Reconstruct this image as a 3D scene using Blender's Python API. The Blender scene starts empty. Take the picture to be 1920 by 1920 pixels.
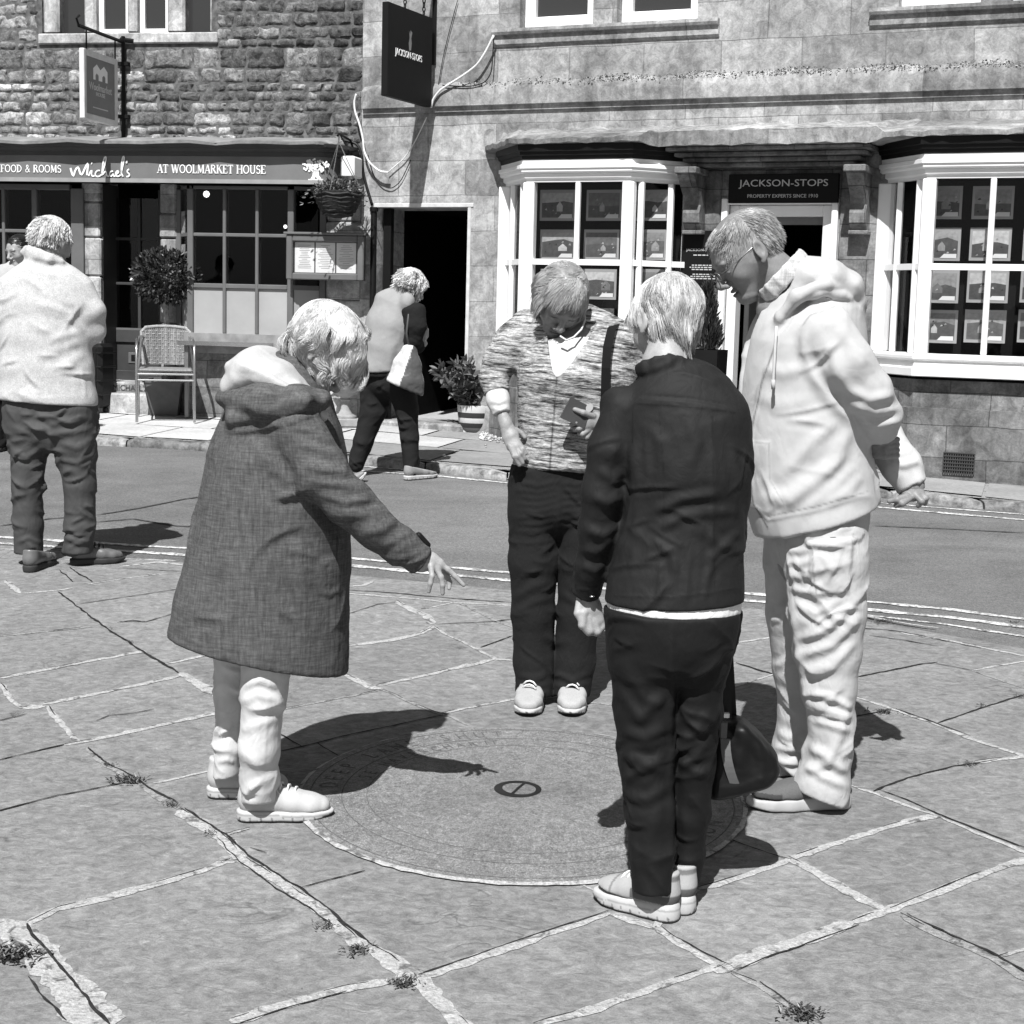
import bpy, bmesh, math, random
import numpy as np
from mathutils import Vector, Matrix, Euler
import openvdb as vdb
R = math.radians
rnd = random.Random(7)
SC = bpy.context.scene
COL = SC.collection
# ------------------------------------------------------------------ camera model (pixels of the 1920 px square)
F, PITCH, ROLL, CAMZ, SLOPE = 3000.0, R(7.31), 0.025, 1.69, 0.0447
_cp, _sp = math.cos(PITCH), math.sin(PITCH)
_cr, _sr = math.cos(ROLL), math.sin(ROLL)
def ray(px, py):
    dx, dy = px - 960, py - 960
    ix = dx*_cr + dy*_sr
    iy = -dx*_sr + dy*_cr
    u, v, w = ix/F, -iy/F, 1.0
    return (u, w*_cp + v*_sp, -w*_sp + v*_cp)
def P(px, py, Y):
    """world point seen at a pixel, at world depth Y"""
    d = ray(px, py)
    t = Y/d[1]
    return Vector((d[0]*t, Y, CAMZ + d[2]*t))
def G(px, py, off=0.0):
    """ground point (sloping square, raised by off) seen at a pixel"""
    d = ray(px, py)
    t = (CAMZ - off)/(SLOPE*d[1] - d[2])
    return Vector((d[0]*t, d[1]*t, CAMZ + d[2]*t))
def gz(Y, off=0.0): return SLOPE*Y + off
def proj(v):
    """numpy (n,3) world -> pixel coordinates and distance"""
    x, y, z = v[:, 0], v[:, 1], v[:, 2]-CAMZ
    w = y*_cp - z*_sp
    vv = y*_sp + z*_cp
    ix, iy = F*x/w, -F*vv/w
    return 960 + ix*_cr - iy*_sr, 960 + ix*_sr + iy*_cr, w
def pxm(Y): return Y*1.0/F     # metres per pixel at depth Y (close enough)

# ------------------------------------------------------------------ scene graph helpers
def tag(o, label=None, cat=None, group=None, kind=None):
    if label: o['label'] = label
    if cat: o['category'] = cat
    if group: o['group'] = group
    if kind: o['kind'] = kind
    return o
def empty(name, loc=(0, 0, 0), rz=0.0, label=None, cat=None, group=None, kind=None, parent=None):
    o = bpy.data.objects.new(name, None)
    o.location = loc; o.rotation_euler = (0, 0, rz); o.empty_display_size = .1
    COL.objects.link(o)
    if parent: o.parent = parent
    return tag(o, label, cat, group, kind)
def mesh_obj(name, verts, faces, mat, parent=None, smooth=False, origin=None, mats=None, fmat=None, attrs=None):
    me = bpy.data.meshes.new(name)
    if isinstance(verts, np.ndarray):
        vs = verts
    else:
        vs = np.array([tuple(v) for v in verts], dtype=np.float64).reshape(-1, 3)
    if origin is not None: vs = vs - np.array(origin)
    me.from_pydata(vs.tolist() if not isinstance(faces, np.ndarray) else [], [], faces if not isinstance(faces, np.ndarray) else [])
    if isinstance(faces, np.ndarray):
        n, k = faces.shape
        me.vertices.add(len(vs)); me.vertices.foreach_set('co', vs.astype(np.float32).ravel())
        me.loops.add(n*k); me.loops.foreach_set('vertex_index', faces.astype(np.int32).ravel())
        me.polygons.add(n)
        me.polygons.foreach_set('loop_start', np.arange(0, n*k, k, dtype=np.int32))
        me.update(calc_edges=True)
    for m in (mats or [mat]): me.materials.append(m)
    if fmat is not None: me.polygons.foreach_set('material_index', np.array(fmat, dtype=np.int32))
    if smooth: me.polygons.foreach_set('use_smooth', np.ones(len(me.polygons), dtype=bool))
    for an, av in (attrs or {}).items():
        at = me.attributes.new(an, 'FLOAT', 'POINT'); at.data.foreach_set('value', np.asarray(av, dtype=np.float32))
    me.update()
    o = bpy.data.objects.new(name, me)
    COL.objects.link(o)
    if parent: o.parent = parent
    return o
class MB:
    def __init__(s): s.v = []; s.f = []; s.m = []; s.a = []; s.tone = 1.0
    def add(s, vs, fs, m=0):
        b = len(s.v); s.v += [tuple(v) for v in vs]; s.a += [s.tone]*len(vs)
        s.f += [tuple(i+b for i in f) for f in fs]; s.m += [m]*len(fs)
    def box(s, x0, x1, y0, y1, z0, z1, m=0, bev=0.0):
        if x1 < x0: x0, x1 = x1, x0
        if y1 < y0: y0, y1 = y1, y0
        if z1 < z0: z0, z1 = z1, z0
        b = min(bev, (x1-x0)*.45, (y1-y0)*.45, (z1-z0)*.45)
        if b <= 0:
            s.add([(x, y, z) for z in (z0, z1) for y in (y0, y1) for x in (x0, x1)],
                  [(0, 2, 3, 1), (4, 5, 7, 6), (0, 1, 5, 4), (2, 6, 7, 3), (0, 4, 6, 2), (1, 3, 7, 5)], m)
            return
        vs = []; idx = {}
        for ix in (0, 1):
            for iy in (0, 1):
                for iz in (0, 1):
                    X, Y, Z = (x0, x1)[ix], (y0, y1)[iy], (z0, z1)[iz]
                    sx, sy, sz = b*(1-2*ix), b*(1-2*iy), b*(1-2*iz)
                    idx[ix, iy, iz] = len(vs)
                    vs += [(X, Y+sy, Z+sz), (X+sx, Y, Z+sz), (X+sx, Y+sy, Z)]
        fs = []
        for ax in range(3):
            o1, o2 = [a for a in range(3) if a != ax]
            for e in (0, 1):
                q = []
                for (p, r) in ((0, 0), (1, 0), (1, 1), (0, 1)):
                    k = [0, 0, 0]; k[ax] = e; k[o1] = p; k[o2] = r
                    q.append(idx[tuple(k)]+ax)
                fs.append(q if (e == 1) != (ax == 1) else q[::-1])
            for p in (0, 1):
                for r in (0, 1):
                    k0 = [0, 0, 0]; k1 = [0, 0, 0]; k1[ax] = 1
                    k0[o1] = k1[o1] = p; k0[o2] = k1[o2] = r
                    q = [idx[tuple(k0)]+o1, idx[tuple(k1)]+o1, idx[tuple(k1)]+o2, idx[tuple(k0)]+o2]
                    fs.append(q)
        for k in idx: fs.append([idx[k], idx[k]+1, idx[k]+2])
        s.add(vs, fs, m)
    def tube(s, pts, r, n=8, m=0, caps=True):
        pts = [Vector(p) for p in pts]
        rs = r if isinstance(r, (list, tuple)) else [r]*len(pts)
        up = None; vs = []
        for i, p in enumerate(pts):
            t = (pts[min(i+1, len(pts)-1)] - pts[max(i-1, 0)])
            t = t.normalized() if t.length > 1e-9 else Vector((0, 0, 1))
            if up is None: up = t.orthogonal().normalized()
            up = (up - t*up.dot(t)); up = up.normalized() if up.length > 1e-6 else t.orthogonal().normalized()
            w = t.cross(up)
            for k in range(n):
                a = 2*math.pi*k/n
                vs.append(p + (up*math.cos(a) + w*math.sin(a))*rs[i])
        fs = [(i*n+k, i*n+(k+1) % n, (i+1)*n+(k+1) % n, (i+1)*n+k) for i in range(len(pts)-1) for k in range(n)]
        if caps: fs += [tuple(range(n))[::-1], tuple(range((len(pts)-1)*n, len(pts)*n))]
        s.add(vs, fs, m)
    def prism(s, poly, z0, z1, m=0):
        n = len(poly)
        s.add([(x, y, z0) for x, y in poly]+[(x, y, z1) for x, y in poly],
              [tuple(range(n))[::-1], tuple(range(n, 2*n))]+[(i, (i+1) % n, n+(i+1) % n, n+i) for i in range(n)], m)
    def loft(s, rings, m=0, cap=True, closed=True):
        n = len(rings[0]); vs = [v for r in rings for v in r]; fs = []
        for i in range(len(rings)-1):
            for k in range(n if closed else n-1):
                fs.append((i*n+k, i*n+(k+1) % n, (i+1)*n+(k+1) % n, (i+1)*n+k))
        if cap: fs += [tuple(range(n))[::-1], tuple(range((len(rings)-1)*n, len(rings)*n))]
        s.add(vs, fs, m)
    def lathe(s, prof, c=(0, 0, 0), n=24, m=0):
        rings = [[(c[0]+r*math.cos(2*math.pi*k/n), c[1]+r*math.sin(2*math.pi*k/n), c[2]+z) for k in range(n)] for r, z in prof]
        s.loft(rings, m)
    def build(s, name, mat, parent=None, smooth=False, origin=None, recalc=True, tone=False):
        mats = mat if isinstance(mat, (list, tuple)) else [mat]
        o = mesh_obj(name, s.v, s.f, None, parent, smooth, origin, mats=mats, fmat=s.m, attrs={'tone': s.a})
        if recalc:
            bm = bmesh.new(); bm.from_mesh(o.data); bmesh.ops.recalc_face_normals(bm, faces=bm.faces); bm.to_mesh(o.data); bm.free()
        return o
def sharp(o, deg=35):
    """smooth shading with sharp edges by angle"""
    me = o.data
    me.polygons.foreach_set('use_smooth', np.ones(len(me.polygons), dtype=bool))
    bm = bmesh.new(); bm.from_mesh(me)
    for e in bm.edges:
        if len(e.link_faces) == 2 and e.calc_face_angle(0) > R(deg): e.smooth = False
    bm.to_mesh(me); bm.free()
    return o
def copy_tree(o, parent=None):
    c = o.copy(); COL.objects.link(c)
    if parent: c.parent = parent
    for ch in list(o.children): copy_tree(ch, c)
    return c

# ------------------------------------------------------------------ numpy noise
def _hash(ix, iy, iz, seed):
    h = (ix.astype(np.int64)*374761393 + iy.astype(np.int64)*668265263 + iz.astype(np.int64)*2147483647 + seed*974634777) & 0xFFFFFFFF
    h = ((h ^ (h >> 13))*1274126177) & 0xFFFFFFFF
    return ((h ^ (h >> 16)) & 0xFFFF)/65535.0
def vnoise(p, seed=0):
    """value noise in [-1,1], p (n,3)"""
    i = np.floor(p); f = p - i; f = f*f*(3-2*f)
    i = i.astype(np.int64)
    out = 0
    for dx in (0, 1):
        wx = f[:, 0] if dx else 1-f[:, 0]
        for dy in (0, 1):
            wy = f[:, 1] if dy else 1-f[:, 1]
            for dz in (0, 1):
                wz = f[:, 2] if dz else 1-f[:, 2]
                out = out + wx*wy*wz*_hash(i[:, 0]+dx, i[:, 1]+dy, i[:, 2]+dz, seed)
    return out*2-1
def fbm(p, oct=3, seed=0):
    a, s, o = 1.0, 0, 0
    for k in range(oct):
        o = o + a*vnoise(p*(2.0**k), seed+k*17); s += a; a *= .5
    return o/s

# ------------------------------------------------------------------ materials (the photograph is black and white: every colour is a grey)
class NT:
    def __init__(s, name):
        s.m = bpy.data.materials.new(name); s.m.use_nodes = True
        s.t = s.m.node_tree; s.b = s.t.nodes['Principled BSDF']; s.co = None; s.gen = s.t.nodes.new('ShaderNodeTexCoord')
    def n(s, typ, **kw):
        x = s.t.nodes.new(typ)
        for k, v in kw.items(): setattr(x, k, v)
        return x
    def link(s, a, b): s.t.links.new(a, b)
    def inp(s, sock, v):
        if hasattr(v, 'links') or hasattr(v, 'is_linked'): s.link(v, sock)
        else: sock.default_value = v
    def math(s, op, a, b=0.0, c=0.0, clamp=False):
        x = s.n('ShaderNodeMath', operation=op, use_clamp=clamp)
        for i, v in enumerate((a, b, c)): s.inp(x.inputs[i], v)
        return x.outputs[0]
    def map(s, scale=(1, 1, 1), rot=(0, 0, 0), loc=(0, 0, 0), src='Object'):
        x = s.n('ShaderNodeMapping')
        x.inputs['Scale'].default_value = scale; x.inputs['Rotation'].default_value = rot; x.inputs['Location'].default_value = loc
        s.link(s.gen.outputs[src], x.inputs['Vector']); return x.outputs[0]
    def noise(s, scale, detail=4, rough=.55, vec=None, dist=0.0):
        x = s.n('ShaderNodeTexNoise'); x.inputs['Scale'].default_value = scale
        x.inputs['Detail'].default_value = detail; x.inputs['Roughness'].default_value = rough; x.inputs['Distortion'].default_value = dist
        s.link(vec if vec is not None else s.gen.outputs['Object'], x.inputs['Vector'])
        return x.outputs['Fac']
    def voro(s, scale, vec=None, feature='F1', out='Distance', rand=1.0):
        x = s.n('ShaderNodeTexVoronoi', feature=feature); x.inputs['Scale'].default_value = scale
        x.inputs['Randomness'].default_value = rand
        s.link(vec if vec is not None else s.gen.outputs['Object'], x.inputs['Vector'])
        return x.outputs[out]
    def ramp(s, fac, pts, interp='LINEAR'):
        x = s.n('ShaderNodeMapRange', interpolation_type='SMOOTHSTEP' if interp == 'S' else 'LINEAR', clamp=True)
        (a, b), (c, d) = pts
        s.link(fac, x.inputs['Value']); x.inputs['From Min'].default_value = a; x.inputs['From Max'].default_value = c
        x.inputs['To Min'].default_value = b; x.inputs['To Max'].default_value = d
        return x.outputs['Result']
    def attr(s, name='tone'):
        x = s.n('ShaderNodeAttribute', attribute_name=name); return x.outputs['Fac']
    def mix(s, f, a, b):
        # a*(1-f)+b*f
        x = s.n('ShaderNodeMix', data_type='FLOAT'); s.inp(x.inputs[0], f); s.inp(x.inputs[2], a); s.inp(x.inputs[3], b); return x.outputs[0]
    def grey(s, v):
        if isinstance(v, (int, float)): s.b.inputs['Base Color'].default_value = (v, v, v, 1)
        else:
            c = s.n('ShaderNodeCombineColor'); 
            for i in range(3): s.link(v, c.inputs[i])
            s.link(c.outputs[0], s.b.inputs['Base Color'])
    def bump(s, h, strength=.3, dist=.01, prev=None):
        x = s.n('ShaderNodeBump'); x.inputs['Strength'].default_value = strength; x.inputs['Distance'].default_value = dist
        s.link(h, x.inputs['Height'])
        if prev is not None: s.link(prev, x.inputs['Normal'])
        s.link(x.outputs[0], s.b.inputs['Normal']); return x.outputs[0]
    def fin(s, rough=.8, spec=.3, metal=0.0):
        s.inp(s.b.inputs['Roughness'], rough)
        s.inp(s.b.inputs['Specular IOR Level'], spec)
        s.b.inputs['Metallic'].default_value = metal
        return s.m
def plain(name, v, rough=.6, spec=.3, metal=0.0, var=.12, vs=9.0, bump=0.0, bs=60.0, bd=.003, tone=False):
    t = NT(name)
    c = v
    if var: c = t.math('MULTIPLY', t.ramp(t.noise(vs, 5, .6), ((.3, 1-var), (.7, 1+var))), v)
    if tone: c = t.math('MULTIPLY', c, t.attr())
    t.grey(c)
    if bump: t.bump(t.noise(bs, 4), bump, bd)
    return t.fin(rough, spec, metal)
def glass_mat(name, v=.012, rough=.04):
    t = NT(name)
    t.grey(v); t.bump(t.noise(1.5, 1), .05, .02)
    return t.fin(rough, .5)
def see_glass(name='shop glass'):
    """thin clear pane: mostly transparent with a mirror film, same for every ray"""
    m = bpy.data.materials.new(name); m.use_nodes = True
    nt = m.node_tree; nt.nodes.clear()
    o = nt.nodes.new('ShaderNodeOutputMaterial'); mx = nt.nodes.new('ShaderNodeMixShader')
    tr = nt.nodes.new('ShaderNodeBsdfTransparent'); gl = nt.nodes.new('ShaderNodeBsdfGlossy'); ge = nt.nodes.new('ShaderNodeNewGeometry')
    tr.inputs['Color'].default_value = (.85, .85, .85, 1); gl.inputs['Roughness'].default_value = .02
    dt = nt.nodes.new('ShaderNodeVectorMath'); dt.operation = 'DOT_PRODUCT'
    nt.links.new(ge.outputs['Incoming'], dt.inputs[0]); nt.links.new(ge.outputs['Normal'], dt.inputs[1])
    def mt(op, a, b):
        x = nt.nodes.new('ShaderNodeMath'); x.operation = op
        for i, v in enumerate((a, b)):
            if isinstance(v, (int, float)): x.inputs[i].default_value = v
            else: nt.links.new(v, x.inputs[i])
        return x.outputs[0]
    f = mt('MULTIPLY_ADD', mt('POWER', mt('SUBTRACT', 1.0, mt('ABSOLUTE', dt.outputs['Value'], 0)), 5.0), .6); f.node.inputs[2].default_value = .022
    nt.links.new(f, mx.inputs[0]); nt.links.new(tr.outputs[0], mx.inputs[1]); nt.links.new(gl.outputs[0], mx.inputs[2])
    nt.links.new(mx.outputs[0], o.inputs['Surface'])
    return m

def text_mesh(body, size=.1, extrude=.002, align='CENTER', shear=0.0, offset=0.0, spacing=1.0):
    """flat lettering as (verts, faces) in its own xy plane"""
    cu = bpy.data.curves.new('lettering', 'FONT'); cu.body = body; cu.size = size; cu.extrude = extrude
    cu.align_x = align; cu.align_y = 'CENTER'; cu.shear = shear; cu.offset = offset; cu.space_character = spacing; cu.resolution_u = 3
    o = bpy.data.objects.new('lettering', cu); COL.objects.link(o)
    dg = bpy.context.evaluated_depsgraph_get(); dg.update()
    me = bpy.data.meshes.new_from_object(o.evaluated_get(dg))
    vs = [v.co.copy() for v in me.vertices]; fs = [tuple(p.vertices) for p in me.polygons]
    bpy.data.objects.remove(o); bpy.data.curves.remove(cu); bpy.data.meshes.remove(me)
    return vs, fs
def put_text(mb, body, x, z, height, width=None, y=-.004, m=0, **kw):
    """lettering standing in the local xz plane at (x, z), facing -y, fitted to a cap height and width"""
    vs, fs = text_mesh(body, 1.0, 0.01, **kw)
    xs = [v.x for v in vs]; ys = [v.y for v in vs]
    cx, cy = (min(xs)+max(xs))/2, (min(ys)+max(ys))/2
    sy = height/(max(ys)-min(ys)); sx = (width/(max(xs)-min(xs))) if width else sy
    mb.add([(x+(v.x-cx)*sx, y-v.z*.2, z+(v.y-cy)*sy) for v in vs], fs, m)
# ------------------------------------------------------------------ world, sun, camera
SUN_EL, SUN_HEAD = R(53.5), (0.205, 0.979)      # light travels towards +x*.30, +y*.954
w = bpy.data.worlds.new("World"); SC.world = w; w.use_nodes = True
wt = w.node_tree; bg = wt.nodes['Background']
sky = wt.nodes.new('ShaderNodeTexSky'); sky.sky_type = 'NISHITA'; sky.sun_disc = False
sky.sun_elevation = SUN_EL; sky.sun_rotation = math.atan2(-SUN_HEAD[0], -SUN_HEAD[1])
bw = wt.nodes.new('ShaderNodeRGBToBW')
wt.links.new(sky.outputs[0], bw.inputs[0]); wt.links.new(bw.outputs[0], bg.inputs['Color'])
bg.inputs['Strength'].default_value = 0.05
sl = bpy.data.lights.new('sun', 'SUN'); sl.energy = 5.0; sl.angle = R(.5); sl.color = (1, 1, 1)
so = bpy.data.objects.new('sun', sl); COL.objects.link(so)
ld = Vector((SUN_HEAD[0]*math.cos(SUN_EL), SUN_HEAD[1]*math.cos(SUN_EL), -math.sin(SUN_EL)))
so.rotation_euler = ld.to_track_quat('-Z', 'Y').to_euler(); so.location = (-3, -8, 14)
cam = bpy.data.cameras.new('camera'); co = bpy.data.objects.new('camera', cam); COL.objects.link(co)
cam.sensor_width = 36; cam.lens = 36*F/1920; cam.clip_start = .05; cam.clip_end = 400
co.matrix_world = Matrix.Translation((0, 0, CAMZ)) @ Matrix.Rotation(R(90)-PITCH, 4, 'X') @ Matrix.Rotation(ROLL, 4, 'Z')
SC.camera = co
SC.view_settings.view_transform = 'Standard'; SC.view_settings.look = 'None'
SC.view_settings.exposure = 0.6; SC.view_settings.gamma = 1.0
SC.render.film_transparent = False
SC.cycles.max_bounces = 6; SC.cycles.transparent_max_bounces = 12; SC.cycles.use_denoising = True

# ------------------------------------------------------------------ ground materials
def paving_mat():
    t = NT('riven flagstone')
    warp = t.map((1, 1, 1), (0, 0, R(24)))
    n1 = t.noise(1.6, 4, .55)
    n2 = t.noise(9.0, 8, .70, t.map((1.0, 1.15, 1.0), (0, 0, R(-28))), 1.3)
    n3 = t.noise(34.0, 6, .74, t.map((.9, 1.1, 1.0), (0, 0, R(-28))), .6)
    n4 = t.noise(260.0, 2, .6)
    c = t.math('MULTIPLY', t.attr(), .212)
    c = t.math('MULTIPLY', c, t.ramp(n1, ((.3, .90), (.7, 1.10))))
    c = t.math('MULTIPLY', c, t.ramp(n2, ((.30, .76), (.70, 1.24))))
    c = t.math('MULTIPLY', c, t.ramp(n3, ((.28, .60), (.72, 1.40))))
    c = t.math('MULTIPLY', c, t.ramp(n4, ((.25, .82), (.75, 1.18))))
    vn = t.math('ABSOLUTE', t.math('SUBTRACT', t.noise(4.2, 3, .55, t.map((1.0, 1.5, 1.0), (0, 0, R(-28))), .8), .5))
    c = t.math('MULTIPLY', c, t.mix(t.math('MULTIPLY', t.ramp(vn, ((.002, 1.0), (.020, 0.0))), t.ramp(t.noise(2.6, 3), ((.54, 0.0), (.66, 1.0)))), 1.0, .62))
    # pale lichen blotches and small dark pits
    bl = t.ramp(t.noise(3.1, 5, .7, None, 1.2), ((.66, 0), (.74, 1)), 'S')
    c = t.math('MULTIPLY', c, t.mix(t.math('MULTIPLY', bl, .8), 1.0, t.ramp(t.noise(60, 3), ((.4, 1.0), (.6, 1.7)))))
    pit = t.ramp(t.voro(16.0), ((.03, 1.0), (.055, 0.0)))
    sel = t.ramp(t.noise(5.5, 2), ((.60, 0), (.64, 1)))
    c = t.math('MULTIPLY', c, t.mix(t.math('MULTIPLY', pit, sel), 1.0, .25))
    t.grey(c)
    h = t.math('ADD', t.math('MULTIPLY', n2, 1.0), t.math('MULTIPLY', n3, .55))
    h = t.math('ADD', h, t.math('MULTIPLY', n4, .12)); h = t.math('ADD', h, t.math('MULTIPLY', t.ramp(vn, ((.0, 0.0), (.05, 1.0))), .18))
    t.bump(h, .62, .012)
    return t.fin(.86, .22)
def mortar_mat(v=.50):
    t = NT('crumbling mortar')
    n = t.noise(70, 5, .7); n2 = t.noise(16, 4, .65, None, 1.0)
    c = t.math('MULTIPLY', t.ramp(n, ((.3, .68), (.7, 1.22))), v)
    hole = t.math('MULTIPLY', t.ramp(n2, ((.53, 1.0), (.64, .34))), t.ramp(t.noise(130, 3, .7), ((.3, .7), (.6, 1.1))))
    c = t.math('MULTIPLY', c, hole)
    t.grey(c); t.bump(t.math('ADD', n, n2), .8, .012)
    return t.fin(.95, .15)
def asphalt_mat():
    t = NT('worn asphalt')
    n1 = t.noise(1.1, 4, .6); n2 = t.noise(140, 3, .75); n3 = t.noise(55, 3, .7)
    c = t.math('MULTIPLY', t.ramp(n1, ((.34, .80), (.66, 1.16))), .142)
    c = t.math('MULTIPLY', c, t.ramp(n2, ((.3, .5), (.72, 1.6))))
    c = t.math('MULTIPLY', c, t.ramp(n3, ((.3, .75), (.7, 1.25))))
    st = t.noise(1.8, 4, .65, t.map((.6, 1.3, 1.0), (0, 0, R(-20))), .8)
    c = t.math('MULTIPLY', c, t.ramp(st, ((.32, .84), (.7, 1.12))))
    t.grey(c); t.bump(t.math('ADD', n2, n3), .6, .008)
    return t.fin(.85, .3)
def paint_mat():
    t = NT('worn road paint')
    n = t.noise(38, 4, .7); n2 = t.noise(7, 3, .6)
    m = t.ramp(t.math('ADD', n, t.math('MULTIPLY', n2, .5)), ((.66, 1.0), (.86, 0.0)))
    t.grey(t.mix(m, .14, .62)); t.bump(n, .3, .004)
    return t.fin(.8, .3)
M_PAVE, M_MORT, M_MORT2 = paving_mat(), mortar_mat(.43), mortar_mat(.30)
M_CRACK = plain('dark joint', .026, .95, .05, var=.5, vs=40)
M_CRACK2 = plain('grey joint', .06, .95, .05, var=.5, vs=40)
M_ASPH, M_PAINT = asphalt_mat(), paint_mat()

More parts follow.
